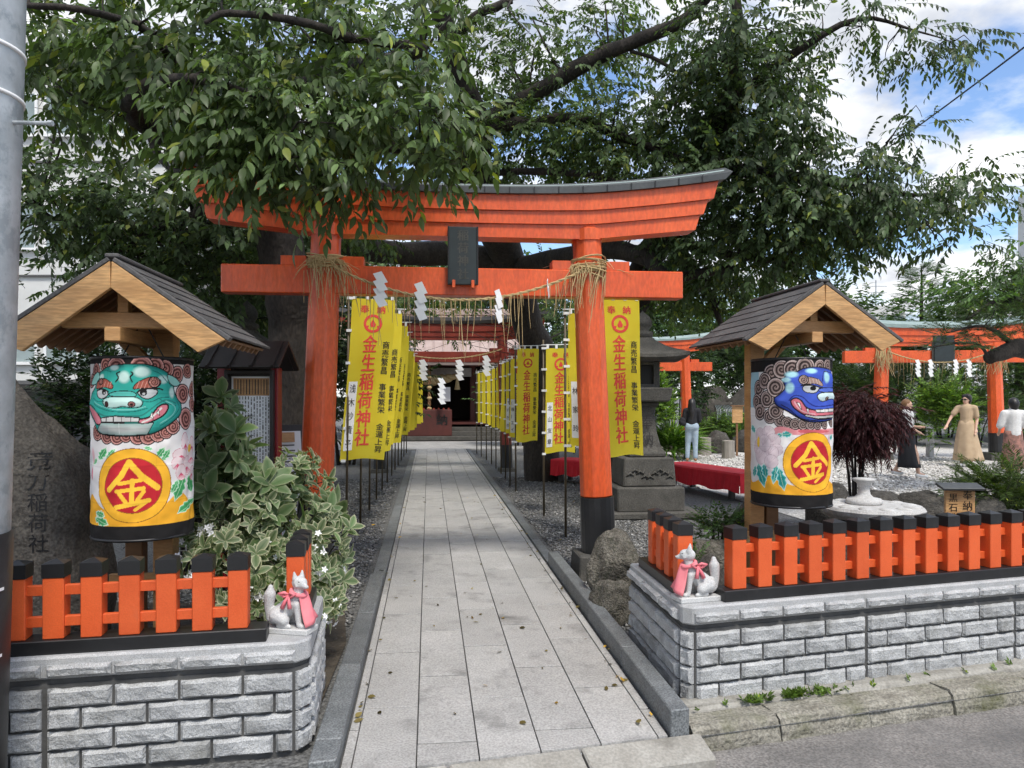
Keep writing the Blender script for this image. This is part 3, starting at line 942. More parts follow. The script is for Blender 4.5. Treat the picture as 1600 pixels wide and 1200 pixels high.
# ------------------------------------------------------------------ lantern shelters (small gabled roofs on one post)
def shelter(label, loc, rz, z_peak, W, depth, drop, xp, xs):
    """origin on the ground under the front gable; x across, y into the depth"""
    s = thing('lantern_shelter', label, 'shelter', loc, rz)
    ze = z_peak - drop
    sl = math.atan2(drop, W)
    # single stout post at the back and its bracing
    yb = depth * .60
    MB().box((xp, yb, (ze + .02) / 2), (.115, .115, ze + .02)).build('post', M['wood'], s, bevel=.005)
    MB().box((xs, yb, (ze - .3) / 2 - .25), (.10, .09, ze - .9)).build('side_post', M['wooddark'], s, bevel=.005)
    MB().box(((xp + xs) / 2, yb - .07, .56), (.42, .03, .10)).build('lower_rail', M['wood'], s, bevel=.004)
    sg_ = 1 if xp < 0 else -1
    MB().bar((xp, yb, ze - .28), (xp + sg_ * .26, yb, ze + .0), .06, .07).build('brace', M['wood'], s, bevel=.004)
    # cross beam, ridge, king post
    MB().box((0, .13, ze + .05), (W * 1.14, .07, .085)).build('cross_beam', M['wood'], s, bevel=.005)
    MB().box((0, depth - .12, ze + .05), (W * 1.14, .07, .085)).build('cross_beam', M['wood'], s, bevel=.005)
    MB().box((.0, .13, (ze + .09 + z_peak - .10) / 2), (.055, .06, z_peak - ze - .19)).build('king_post', M['wood'], s, bevel=.003)
    MB().box((-.02, depth * .5, ze - .03), (.08, depth - .02, .075)).build('long_beam', M['wood'], s, bevel=.004)
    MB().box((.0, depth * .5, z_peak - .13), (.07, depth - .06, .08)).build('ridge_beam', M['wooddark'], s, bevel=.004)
    for q in (-1, 1):
        # roof boarding under the shingles
        a, b_ = Vector((0, 0, z_peak - .052)), Vector((q * W * 1.01, 0, ze - .052 - .004))
        up = Vector((q * math.sin(sl), 0, math.cos(sl)))
        dirr = (b_ - a).normalized()
        L = (b_ - a).length
        Mx = Matrix((dirr * q, Vector((0, 1, 0)), up)).transposed()
        mid = (a + b_) / 2
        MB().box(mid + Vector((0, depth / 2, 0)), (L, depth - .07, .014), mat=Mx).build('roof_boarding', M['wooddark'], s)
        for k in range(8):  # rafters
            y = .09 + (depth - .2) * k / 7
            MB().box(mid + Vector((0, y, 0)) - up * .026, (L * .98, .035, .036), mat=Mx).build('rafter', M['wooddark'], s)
        # shingle courses, overlapping
        n = 6
        for k in range(n):
            f0, f1 = k / n, (k + 1) / n
            c0 = a + dirr * (L * (f0 + f1) / 2) + up * (.024)
            nb = 4
            for j in range(nb):
                y0 = -.02 + (depth + .04) * j / nb; y1 = -.02 + (depth + .04) * (j + 1) / nb
                tilt = Matrix.Rotation(-.055 * q * q, 3, 'Y') if q > 0 else Matrix.Rotation(.055, 3, 'Y')
                o = MB().box((0, 0, 0), (L / n + .035, (y1 - y0) - .003, .012), mat=Mx @ tilt)
                cc = c0 + Vector((0, (y0 + y1) / 2, 0)) + up * (.004 + rng.uniform(0, .0015))
                o.build('shingle', M['shingle'], s, loc=cc)
        # barge board on the front gable
        w_ = .135
        dn = up * -w_
        p0 = a + up * .008 + Vector((0, .0, 0)); p1 = b_ + up * .008 + dirr * .02
        poly = [p0, p1, p1 + dn * 1.0 - dirr * .075, Vector((0, 0, (p0 + dn).z - .028))]
        if q > 0: poly = poly[::-1]
        yy = -.028
        MB().slab([(v.x, yy, v.z) for v in poly], .032 if q < 0 else .032).build('barge_board', M['woodx'], s, bevel=.003)
        # dark drip edge over the board
        e0, e1 = a + up * .022 + Vector((0, -.045, 0)), b_ + up * .022 + dirr * .035 + Vector((0, -.045, 0))
        MB().box((e0 + e1) / 2 + Vector((0, .012, 0)), ((e1 - e0).length, .055, .022), mat=Mx).build('drip_edge', M['shingle'], s, bevel=.003)
    MB().box((0, depth / 2 - .02, z_peak - .014), (.07, depth + .06, .022)).build('ridge_cap', M['shingle'], s, bevel=.006)
    return s
LS = at(180, 620, 4.02); RS = at(1283, 620, 5.4)
shL = shelter('cedar lantern shelter with grey shingle roof beside the big carved rock', (LS.x, LS.y, 0), TH, 2.395, .545, 1.0, .385, .06, -.11)
shR = shelter('cedar lantern shelter with grey shingle roof beside the dark red maple', (RS.x, RS.y, 0), TH, 2.475, .53, 1.1, .375, -.20, -.07)
# ------------------------------------------------------------------ painted lanterns
RL, HL = .28, 1.0
class Paint:
    """flat print evaluated on the unrolled lantern skin: U = R*angle, V = height"""
    def __init__(s, x0, x1, ytop, ybot, nu=330, nv=330, a=1.72):
        s.x0, s.x1, s.yt, s.yb = x0, x1, ytop, ybot
        s.phi = np.linspace(-a, a, nu); s.v = np.linspace(0, HL, nv)
        s.U, s.V = np.meshgrid(s.phi * RL, s.v)
        s.C = np.ones(s.U.shape + (3,)) * np.array([.78, .75, .73])
        s.h = np.zeros(s.U.shape)
    def m(s, x, y):     # measured print position -> unrolled skin
        X = np.clip(2 * (np.asarray(x, float) - s.x0) / (s.x1 - s.x0) - 1, -1, 1)
        return np.arcsin(X * .985) * RL, (s.yb - np.asarray(y, float)) / (s.yb - s.yt) * HL
    def sc(s): return HL / (s.yb - s.yt)
    def inpoly(s, pu, pv):
        ins = np.zeros(s.U.shape, bool); n = len(pu); j = n - 1
        for i in range(n):
            if pv[i] != pv[j]:
                c = ((pv[i] > s.V) != (pv[j] > s.V)) & (s.U < (pu[j] - pu[i]) * (s.V - pv[i]) / (pv[j] - pv[i]) + pu[i])
                ins ^= c
            j = i
        return ins
    def smooth(s, pts, n=6, closed=True):
        p = np.array(pts, float); k = len(p); out = []
        rg = range(k) if closed else range(k - 1)
        for i in rg:
            if closed: p0, p1, p2, p3 = p[i - 1], p[i], p[(i + 1) % k], p[(i + 2) % k]
            else: p0, p1, p2, p3 = p[max(i - 1, 0)], p[i], p[i + 1], p[min(i + 2, k - 1)]
            for t in np.linspace(0, 1, n, endpoint=False):
                out.append(.5 * ((2 * p1) + (-p0 + p2) * t + (2 * p0 - 5 * p1 + 4 * p2 - p3) * t * t + (-p0 + 3 * p1 - 3 * p2 + p3) * t ** 3))
        if not closed: out.append(p[-1])
        return np.array(out)
    def put(s, mask, col): s.C[mask] = np.array(col)
    def dist(s, pu, pv, closed):
        d = np.full(s.U.shape, 9.0); n = len(pu)
        for i in range(n if closed else n - 1):
            ax, ay, bx, by = pu[i], pv[i], pu[(i + 1) % n], pv[(i + 1) % n]
            dx, dy = bx - ax, by - ay; L = dx * dx + dy * dy + 1e-12
            t = np.clip(((s.U - ax) * dx + (s.V - ay) * dy) / L, 0, 1)
            d = np.minimum(d, np.hypot(s.U - ax - t * dx, s.V - ay - t * dy))
        return d
    def poly(s, pts, col, line=0, lcol=(.015, .013, .013), sm=True, grad=None, lift=0):
        q = s.smooth(pts) if sm else np.array(pts, float)
        pu, pv = s.m(q[:, 0], q[:, 1])
        k = s.inpoly(pu, pv)
        s.put(k, col)
        if grad is not None or lift:
            d = s.dist(pu, pv, True)
            if grad is not None:      # printed airbrush edge
                f = np.clip(1 - d / grad[1], 0, 1)[..., None] ** 1.5
                s.C = np.where(k[..., None], s.C * (1 - f) + np.array(grad[0]) * f, s.C)
            if lift: s.h = np.where(k, s.h + lift * np.clip(d / .05, 0, 1) ** .6, s.h)
        if line:
            s.put(s.dist(pu, pv, True) < line * s.sc() * .5, lcol)
    def line(s, pts, w, col=(.015, .013, .013), sm=True):
        q = s.smooth(pts, closed=False) if sm else np.array(pts, float)
        pu, pv = s.m(q[:, 0], q[:, 1])
        s.put(s.dist(pu, pv, False) < w * s.sc() * .5, col)
    def ell(s, cx, cy, rx, ry, col, line=0, lcol=(.015, .013, .013), soft=False):
        cu, cv = s.m(cx, cy); k = s.sc()
        e = np.hypot((s.U - cu) / (rx * k), (s.V - cv) / (ry * k))
        if soft:
            f = np.clip((1.15 - e) / .5, 0, 1)[..., None]
            s.C = s.C * (1 - f) + np.array(col) * f
        else: s.put(e < 1, col)
        if line: s.put(np.abs(e - 1) * min(rx, ry) < line * .5, lcol)
    def swirl(s, cx, cy, r, light, dark, turns=2.6, ph=0.0):
        cu, cv = s.m(cx, cy); k = s.sc()
        dx, dy = (s.U - cu) / (r * k), (s.V - cv) / (r * k)
        e = np.hypot(dx, dy); a = np.arctan2(dy, dx) + ph
        ins = e < 1
        sp = np.sin(2 * np.pi * (e * turns) - a)
        s.put(ins, dark); s.put(ins & (sp > .15), light)
        s.put(ins & (e > .82), tuple(min(1, c * 1.3 + .1) for c in light)); s.put(np.abs(e - 1) * r < 3.5, (.015, .013, .013))
    def medallion(s, cu, cv, r, rin, strokes, unit):
        e = np.hypot((s.U - cu) / 1.06, s.V - cv)
        s.put(e < r, (.92, .47, .035)); s.put(np.abs(e - r) < .0022, (.30, .13, .02))
        s.put(e < rin, (.52, .022, .032)); s.put(np.abs(e - rin) < .002, (.30, .10, .02))
        for pts, w in strokes:
            q = np.array(pts, float)
            pu, pv = cu + q[:, 0] * unit, cv + q[:, 1] * unit
            s.put((s.dist(pu, pv, False) < w * unit * .5) & (e < rin * 1.01), (.95, .56, .05))
    def leaf(s, x0, y0, x1, y1, w, col, edge=(.75, .85, .72), vein=True):
        dx, dy = x1 - x0, y1 - y0; nx, ny = -dy, dx; L = math.hypot(dx, dy); nx /= L; ny /= L
        pts = []
        prof = [(0, 0), (.2, .7), (.28, .45), (.45, 1), (.55, .65), (.7, .8), (.82, .4), (1, 0)]
        for t, k in prof: pts.append((x0 + dx * t + nx * w * k, y0 + dy * t + ny * w * k))
        for t, k in prof[-2:0:-1]: pts.append((x0 + dx * t - nx * w * k, y0 + dy * t - ny * w * k))
        s.poly(pts, col, line=4, lcol=edge, sm=False, grad=(tuple(min(1, c * 2 + .12) for c in col), .012))
        if vein: s.line([(x0, y0), (x1, y1)], 3, (.5, .72, .5), sm=False)
    def mesh(s, name, mat):
        nv, nu = s.U.shape
        # worn cloth: shade of storage folds put into the colour, slight fading and smudges
        rn_ = np.random.default_rng(3)
        g = np.zeros_like(s.U)
        for k in range(26):
            fx, fy = rn_.normal(0, 14, 2); g += np.sin(s.U * fx * (1 + k * .12) + s.V * fy * (1 + k * .12) + rn_.uniform(0, 6)) / (1 + k * .25)
        f_ = 1 + .035 * g / g.std()
        for q in (.205, .405, .61, .80): f_ -= .13 * np.exp(-((s.V - q - .003 * np.sin(s.U * 30)) / .0028) ** 2) - .07 * np.exp(-((s.V - q - .009) / .004) ** 2)
        for q in (-.19, .07, .27): f_ -= .09 * np.exp(-((s.U - q) / .0026) ** 2)
        s.C = np.clip(s.C * f_[..., None], 0, 1) * .96 + .004
        s.h = s.h + .0025 * g / g.std()
        rr = RL + s.h
        X = rr * np.sin(s.U / RL); Y = -rr * np.cos(s.U / RL)
        Vv = np.stack([X, Y, s.V], -1).reshape(-1, 3)
        i = np.arange(nu * (nv - 1)).reshape(nv - 1, nu)[:, :-1].ravel()
        Q = np.stack([i, i + 1, i + nu + 1, i + nu], 1)
        return mesh_np(name, Vv, Q, mat, col=s.C.reshape(-1, 3), smooth=True)
M['print'] = tint_mat('printed lantern cloth', rough=.85, spec=.15)
KIN = [([(-.12, .86), (-.38, .36), (-.86, -.14)], .2), ([(-.1, .84), (.3, .36), (.88, -.1)], .22),
       ([(-.45, .08), (.32, .2)], .14), ([(-.56, -.2), (.40, -.1)], .14), ([(.0, .18), (-.02, -.62)], .17),
       ([(-.46, -.28), (-.24, -.58)], .15), ([(.40, -.22), (.18, -.52)], .14), ([(-.6, -.78), (-.1, -.68), (.58, -.55)], .17), ([(.58, -.55), (.1, -.88)], .12)]
# ---- teal lion
P = Paint(60, 640, 60, 1130)
ORG = (.90, .43, .03)
Y_ = (P.yb - P.V / HL * (P.yb - P.yt))
P.put(Y_ > 905 + 40 * np.sin(P.U * 22), ORG)
P.put((Y_ > 1040) , (.014, .013, .013)); P.put(Y_ < 100, (.014, .013, .013))
lt, dk = (.46, .20, .17), (.11, .035, .03)
for cx, cy, r in ((90, 140, 45), (70, 200, 40), (150, 110, 48), (540, 160, 50), (600, 135, 45), (470, 130, 55), (415, 115, 52), (205, 122, 58), (340, 120, 66),
                  (628, 250, 52), (572, 275, 58), (100, 500, 48), (150, 520, 46), (205, 525, 44), (255, 520, 36), (320, 525, 44), (375, 525, 46), (430, 512, 46), (475, 500, 40),
                  (630, 340, 48), (590, 425, 66), (514, 470, 46)):
    P.swirl(cx, cy, r, lt, dk, ph=cx * .1)
TEAL = (.035, .40, .33); TD = (.012, .16, .14); PALE = (.55, .76, .70)
P.poly([(62, 340), (70, 280), (92, 225), (105, 165), (150, 125), (215, 108), (290, 104), (365, 106), (430, 122), (478, 150), (512, 200), (520, 260), (540, 310), (562, 345), (556, 395), (515, 440),
        (440, 492), (368, 514), (240, 520), (130, 510), (100, 478), (72, 400)], TEAL, 7, grad=(TD, .032), lift=.013)
P.poly([(478, 165), (520, 175), (556, 212), (528, 232), (490, 212)], (.30, .62, .55), 6)
P.poly([(100, 150), (78, 180), (72, 222), (98, 215), (118, 180)], (.30, .62, .55), 6)
for e in ((342, 150, 48, 32), (250, 180, 34, 36), (196, 126, 28, 16), (452, 192, 30, 26), (502, 268, 18, 34), (130, 178, 20, 18)): P.ell(*e, PALE, soft=True)
P.line([(208, 208), (222, 185), (212, 160), (228, 150)], 8); P.line([(292, 206), (282, 180), (296, 162), (286, 150)], 8)
BR_ = (.36, .10, .07)
P.poly([(104, 246), (110, 205), (150, 188), (192, 222), (190, 248), (150, 238)], BR_, 5); P.poly([(298, 248), (318, 212), (390, 178), (438, 195), (436, 226), (400, 244), (340, 244)], BR_, 5)
for x in (315, 335, 355, 375): P.line([(x, 245), (x + 14, 205)], 4, (.62, .30, .24))
for x in (130, 148, 166, 180): P.line([(x, 240), (x + 6, 208)], 4, (.62, .30, .24))
P.swirl(407, 208, 30, (.50, .22, .18), (.13, .04, .03)); P.swirl(128, 205, 18, (.50, .22, .18), (.13, .04, .03))
P.poly([(112, 262), (135, 248), (165, 262), (168, 285), (140, 304), (118, 294)], (.55, .58, .58), 6); P.poly([(322, 268), (360, 250), (418, 252), (420, 278), (380, 304), (345, 298)], (.55, .58, .58), 6)
P.ell(148, 266, 15, 17, (.01, .01, .01)); P.ell(350, 268, 20, 20, (.01, .01, .01)); P.ell(150, 272, 6, 6, (.5, .5, .5)); P.ell(352, 276, 8, 7, (.5, .5, .5))
P.line([(110, 258), (140, 248), (172, 264)], 9); P.line([(318, 268), (350, 248), (430, 246), (450, 252)], 9)
P.poly([(176, 285), (195, 266), (245, 260), (300, 266), (312, 288), (245, 296)], (.10, .50, .43), 5)
P.poly([(140, 318), (172, 296), (245, 292), (310, 296), (345, 320), (335, 350), (292, 356), (245, 350), (205, 358), (160, 354)], PALE, 5, grad=((.2, .5, .44), .012), lift=.009)
P.ell(164, 336, 13, 16, (.06, .02, .02), 3); P.ell(291, 336, 18, 15, (.30, .12, .11), 4); P.ell(291, 338, 8, 7, (.02, .01, .01))
P.poly([(72, 342), (100, 362), (132, 428), (128, 452), (105, 448), (80, 400)], (.62, .20, .24), 8)
P.poly([(320, 426), (380, 410), (430, 350), (468, 336), (480, 356), (455, 402), (395, 436), (345, 452)], (.62, .20, .24), 9)
for q in ([(345, 440), (385, 420), (420, 385), (445, 360)],): P.line(q, 10, (.70, .66, .62))
P.poly([(395, 380), (402, 424), (384, 410)], (.80, .78, .74), 3, sm=False); P.poly([(430, 366), (436, 402), (418, 388)], (.80, .78, .74), 3, sm=False)
P.line([(80, 345), (112, 380), (150, 404), (215, 402), (300, 405), (350, 396), (420, 340), (470, 312), (520, 330)], 8, (.03, .22, .19))
P.poly([(128, 416), (205, 404), (330, 414), (326, 438), (215, 440), (135, 438)], (.60, .60, .58), 6, sm=False)
for x in (160, 198, 237, 285): P.line([(x, 408), (x, 440)], 4, sm=False)
P.poly([(108, 486), (135, 442), (240, 446), (350, 448), (404, 442), (372, 512), (240, 518), (130, 508)], (.50, .52, .50), 5, grad=((.30, .46, .42), .03), sm=False)
P.line([(224, 448), (222, 510)], 3, (.68, .70, .68))
for q in ([(92, 300), (120, 320), (150, 318)], [(345, 318), (390, 322), (440, 300), (485, 296)], [(430, 300), (470, 330), (520, 345)], [(120, 150), (150, 140), (180, 150)], [(400, 140), (440, 160), (470, 200), (500, 230)],
          [(530, 320), (540, 360), (510, 410), (440, 465)], [(300, 120), (330, 112), (380, 118)], [(96, 330), (130, 360), (200, 378), (300, 378), (370, 360)]): P.line(q, 5, (.015, .16, .14))
for q in ([(100, 320), (140, 350), (215, 366), (300, 366), (360, 350)], [(470, 318), (515, 352), (505, 400), (440, 448)]): P.line(q, 6, (.22, .60, .53))
GRN = (.05, .30, .10)
for l in ((110, 660, 150, 585, 26), (150, 650, 205, 590, 18), (400, 600, 350, 585, 16), (420, 660, 470, 588, 26), (455, 670, 498, 600, 22), (580, 770, 525, 915, 36), (610, 770, 628, 880, 24), (545, 790, 505, 870, 22),
          (640, 920, 540, 990, 28), (120, 990, 100, 960, 24), (85, 1000, 160, 1032, 30), (90, 965, 140, 985, 24), (80, 690, 95, 650, 14)): P.leaf(*l, GRN)
PK = (.80, .42, .46)
for cx, cy, rx, ry in ((585, 570, 36, 62), (560, 640, 62, 38), (625, 590, 36, 56), (540, 690, 44, 40), (600, 710, 44, 58), (565, 745, 46, 48), (630, 760, 30, 44), (625, 660, 40, 46)):
    P.ell(cx, cy, rx, ry, (.82, .66, .66), 2, (.55, .12, .18))
    for k in range(7):
        a = -.6 + k * .2 + math.pi * .5
        P.line([(cx, cy + ry * .1), (cx + math.cos(a) * rx * .8, cy + math.sin(a) * ry * .8)], 4, (.66, .10, .18), sm=False)
P.ell(612, 606, 20, 26, (.85, .50, .06))
P.ell(78, 640, 16, 50, (.80, .50, .52), soft=True); P.ell(74, 740, 14, 40, (.68, .15, .22), soft=True)
P.medallion(*P.m(290, 806), .200, .149, KIN, .149)
P.put(Y_ > 1042, (.014, .013, .013))
lanL = P
# ---- blue lion
P = Paint(98, 622, 90, 1085)
Y_ = (P.yb - P.V / HL * (P.yb - P.yt))
P.put((P.U < P.m(150, 0)[0]) & (Y_ < 420), (.32, .52, .60))
P.put(Y_ > 905 + 30 * np.sin(P.U * 17 + 1), ORG); P.put((Y_ > 560) & (Y_ < 600) & (P.U > P.m(250, 0)[0]), (.72, .30, .32))
P.put(Y_ < 180, (.014, .013, .013))
lt, dk = (.30, .22, .20), (.045, .03, .028)
for cx, cy, r in ((235, 190, 62), (300, 165, 62), (370, 165, 62), (450, 150, 66), (540, 150, 50), (590, 135, 45), (150, 290, 55), (140, 380, 52), (160, 450, 55), (225, 480, 48), (290, 505, 42), (335, 520, 38), (385, 528, 36),
                  (435, 532, 34), (480, 535, 32), (525, 535, 30), (570, 530, 32), (610, 520, 30), (190, 240, 56), (205, 365, 58), (262, 285, 64), (262, 445, 52)):
    P.swirl(cx, cy, r, lt, dk, ph=cx * .13)
BLU = (.055, .105, .52); BD_ = (.015, .03, .18); CY = (.38, .66, .72)
P.poly([(255, 360), (290, 330), (322, 290), (312, 245), (335, 200), (395, 182), (440, 160), (520, 152), (598, 165), (618, 210), (621, 290), (621, 470), (600, 505), (500, 515), (420, 495), (340, 445), (270, 405)],
       BLU, 8, grad=(BD_, .034), lift=.015)
for e in ((362, 200, 46, 22), (330, 236, 32, 18), (352, 288, 30, 38), (482, 178, 42, 18), (572, 218, 28, 40)): P.ell(*e, CY, soft=True)
P.line([(545, 250), (548, 215), (562, 180), (600, 190)], 5)
P.poly([(440, 262), (452, 218), (520, 232), (545, 262), (540, 278), (500, 262)], (.36, .24, .20), 5); P.swirl(434, 236, 30, (.42, .30, .26), (.07, .04, .04))
for x in (475, 495, 515, 530): P.line([(x, 262), (x - 8, 232)], 4, (.6, .48, .42))
P.poly([(428, 292), (450, 272), (520, 280), (522, 300), (500, 322), (450, 318)], (.55, .57, .57), 6); P.ell(490, 292, 21, 15, (.01, .01, .01)); P.line([(420, 275), (470, 268), (528, 285), (560, 290)], 9)
P.poly([(520, 300), (560, 288), (618, 290), (618, 312), (540, 316)], (.09, .16, .60), 5)
P.poly([(514, 340), (540, 322), (618, 322), (620, 372), (600, 362), (548, 378), (522, 366)], (.58, .72, .74), 6, lift=.009); P.ell(572, 360, 18, 13, (.28, .18, .15), 4); P.ell(574, 362, 8, 6, (.01, .01, .01))
P.line([(348, 372), (380, 340), (430, 350), (470, 392), (520, 412), (620, 400)], 8, (.02, .03, .20))
P.poly([(360, 372), (388, 356), (420, 372), (455, 420), (520, 436), (620, 428), (620, 482), (540, 496), (470, 480), (410, 448), (370, 410)], (.62, .16, .20), 9)
P.poly([(500, 432), (620, 422), (620, 446), (512, 452)], (.66, .66, .64), 5, sm=False); P.poly([(440, 462), (500, 474), (620, 468), (620, 484), (520, 492), (450, 478)], (.66, .66, .64), 5, sm=False)
for x in (530, 556, 582, 604): P.line([(x, 426), (x, 450)], 3, sm=False)
P.poly([(392, 384), (412, 388), (424, 440)], (.82, .80, .76), 4, sm=False); P.poly([(450, 424), (466, 428), (462, 462)], (.82, .80, .76), 4, sm=False)
P.line([(380, 380), (402, 420), (440, 448), (500, 462)], 7, (.72, .42, .44))
P.line([(300, 400), (350, 430), (420, 490), (520, 505)], 5)
TG = (.02, .27, .25)
for l in ((150, 800, 190, 960, 32), (190, 800, 200, 900, 24), (130, 820, 120, 900, 16), (270, 800, 250, 930, 26), (285, 820, 318, 970, 34), (300, 600, 370, 590, 28), (275, 620, 300, 590, 20), (615, 600, 612, 640, 14), (110, 540, 125, 600, 12)):
    P.leaf(*l, TG, (.6, .76, .72))
for cx, cy, rx, ry in ((160, 610, 50, 52), (215, 590, 52, 48), (150, 690, 52, 56), (250, 640, 50, 46), (270, 700, 44, 40), (230, 720, 60, 52), (165, 750, 58, 56), (235, 780, 52, 46), (190, 660, 56, 56)):
    P.ell(cx, cy, rx, ry, (.70, .58, .60), 2, (.40, .26, .30))
    for k in range(4): P.line([(cx - rx * .2, cy + ry * .3), (cx + rx * (-.5 + .35 * k), cy - ry * .6)], 2, (.52, .38, .42), sm=False)
P.ell(150, 655, 15, 36, (.88, .58, .06)); P.poly([(255, 560), (300, 545), (390, 570), (385, 600), (330, 575)], (.70, .26, .28), 0); P.poly([(420, 565), (580, 570), (575, 585), (425, 585)], (.60, .12, .14), 0)
P.ell(600, 650, 20, 60, (.70, .50, .54), soft=True)
P.medallion(P.m(475, 780)[0] + .03, P.m(0, 780)[1], .197, .147, KIN, .147)
P.put(Y_ > 995, (.014, .013, .013))
lanR = P
def lantern(label, paint, loc, rz, zb):
    l = thing('paper_lantern', label, 'lantern', (*loc, zb), rz)
    obj('printed_skin', paint.mesh('printed_skin', M['print']), l)
    mb = MB(); n = 24; a0, a1 = 1.72, 2 * math.pi - 1.72
    for k in range(n):
        b0, b1 = a0 + (a1 - a0) * k / n, a0 + (a1 - a0) * (k + 1) / n
        mb.add([(RL * math.sin(q), -RL * math.cos(q), z) for q, z in ((b0, 0), (b1, 0), (b1, HL), (b0, HL))], [(0, 1, 2, 3)])
    mb.build('back_skin', M['paper'], l, smooth=True)
    for z, nm in ((.004, 'bottom_hoop'), (HL - .004, 'top_hoop')):
        MB().tube([(RL * math.cos(q) * .99, RL * math.sin(q) * .99, z) for q in [6.2832 * k / 48 for k in range(49)]], .009, 6).build(nm, M['black'], l, smooth=True)
    mb = MB().bar((-RL * .98, 0, HL - .005), (RL * .98, 0, HL - .005), .02, .015)
    mb.build('hanger_bar', M['black'], l)
    for s in (-1, 1):
        MB().tube([(s * .12, 0, HL - .005), (s * .03, .0, HL + .17)], .004, 5).build('cord', M['black'], l)
    return l
cl = at(224, 620, 4.40); cr = at(1236, 620, 5.62)
lantern('tall round paper lantern printed with a teal lion face and gold medallion', lanL, (cl.x, cl.y), math.atan2(-(cl.x), cl.y), .868).scale = (.95, .95, 1)
lantern('tall round paper lantern printed with a blue lion face and gold medallion', lanR, (cr.x, cr.y), math.atan2(-(cr.x), cr.y), .872).scale = (1, 1, 1.05)

# ------------------------------------------------------------------ stone fox statues with pink bibs
def remesh(o, vox, sm=6):
    m = o.modifiers.new('remesh', 'REMESH'); m.mode = 'VOXEL'; m.voxel_size = vox; m.use_smooth_shade = True
    s = o.modifiers.new('smooth', 'SMOOTH'); s.factor = .5; s.iterations = sm
    return o
def fox(label, loc, rz, sc=1.0, headturn=0.0):
    """seated fox looking along +x"""
    f = thing('fox_statue', label, 'fox statue', loc, rz)
    MB().box((0, 0, .0125), (.235, .115, .025)).build('plinth', M['foxstone'], f, bevel=.003)
    b = MB()
    b.capsule((-.045, 0, .075), (.02, 0, .13), .048, .040)          # trunk
    b.capsule((.02, 0, .13), (.045, 0, .168), .039, .028)           # chest
    b.capsule((.042, 0, .165), (.05, 0, .215), .026, .021)          # neck
    for s in (-1, 1):
        b.capsule((.05, s * .022, .13), (.062, s * .024, .04), .019, .0125)
        b.capsule((.062, s * .024, .036), (.082, s * .025, .033), .012, .0105)
        b.capsule((-.045, s * .034, .078), (-.005, s * .042, .062), .036, .027)    # thigh
        b.capsule((-.005, s * .042, .058), (-.03, s * .042, .036), .017, .013)
        b.capsule((-.03, s * .042, .034), (.022, s * .042, .033), .012, .011)      # hind foot
    b.capsule((-.075, 0, .045), (-.098, 0, .055), .02, .018)        # tail root
    b.capsule((-.098, 0, .055), (-.104, 0, .10), .017, .02)
    b.capsule((-.104, 0, .10), (-.098, 0, .165), .021, .028)
    b.capsule((-.098, 0, .165), (-.095, 0, .20), .027, .013)
    Hm = Matrix.Rotation(headturn, 4, 'Z')
    hc = Vector((.052, 0, .228))
    def hp(p): return hc + (Hm @ Vector(p))
    b.capsule(hp((-.008, 0, 0)), hp((.012, 0, .0)), .031, .029)
    b.capsule(hp((.02, 0, -.006)), hp((.050, 0, -.014)), .020, .010)
    for s in (-1, 1):
        b.capsule(hp((.002, s * .018, .002)), hp((.012, s * .026, -.01)), .014, .008)
        b.capsule(hp((-.008, s * .019, .02)), hp((-.010, s * .023, .050)), .014, .0052)
    o = b.build('body', M['foxstone'], f); remesh(o, .0042, 3)
    for s in (-1, 1):
        MB().tube([hp((.030, s * .0165, .008)), hp((.020, s * .0235, .010))], [.0022, .003], 6).build('eye', M['mortar'], f)
    MB().ell(hp((.058, 0, -.012)), (.005, .006, .004), 8, 5).build('nose', M['foxstone'], f)
    # bib: neck band, hanging cloth, bow
    mb = MB(); n = 20
    mb.tube([(.048 + .034 * math.cos(a), .036 * math.sin(a), .182 - .012 * math.cos(a)) for a in [6.2832 * k / n for k in range(n + 1)]], .010, 7)
    bib = mb.build('bib_band', M['pink'], f, smooth=True)
    vs, fs = [], []
    for j in range(9):
        t = j / 8
        for i in range(9):
            q = -1 + i / 4
            w = .034 + .020 * t
            x = .082 + .042 * t + .006 * math.sin(q * 4 + t * 3) - abs(q) ** 2 * .022 * (1 - t * .3)
            y = q * w + .010 * t
            z = .186 - .135 * t - abs(q) * .006 + .012 * t * q
            vs.append((x, y, z))
    for j in range(8):
        for i in range(8):
            a = j * 9 + i; fs.append((a, a + 1, a + 10, a + 9))
    o = MB().add(vs, fs).build('bib_cloth', M['pink'], f, smooth=True)
    sd = o.modifiers.new('thick', 'SOLIDIFY'); sd.thickness = .0025
    bow = MB()
    for s in (-1, 1):
        bow.tube([(.018, -.034 * 1, .178), (.014 - s * .014, -.046, .190), (.012 - s * .038, -.044, .186), (.014 - s * .018, -.040, .170), (.018, -.036, .176)], [.004, .008, .010, .008, .004], 6)
        bow.tube([(.018, -.038, .176), (.014 - s * .010, -.048, .15), (.010 - s * .020, -.050, .118)], [.005, .008, .011], 5)
    o = bow.build('bow', M['pink'], f, smooth=True); o.scale = (1, 1, 1)
    f.scale = (sc, sc, sc)
    return f
fl = at(452, 620, 3.76); fr = at(1089, 620, 4.27)
fox('white stone fox with pink bib seated on the wall by the flowering shrub', (fl.x, fl.y, ZL), R_(-12), 1.05, R_(-25))
f2 = fox('white stone fox with pink bib seated on the wall of the longer fence', (fr.x, fr.y, ZR), R_(196), 1.10, R_(35))
f2.scale = (1.10, -1.10, 1.10)

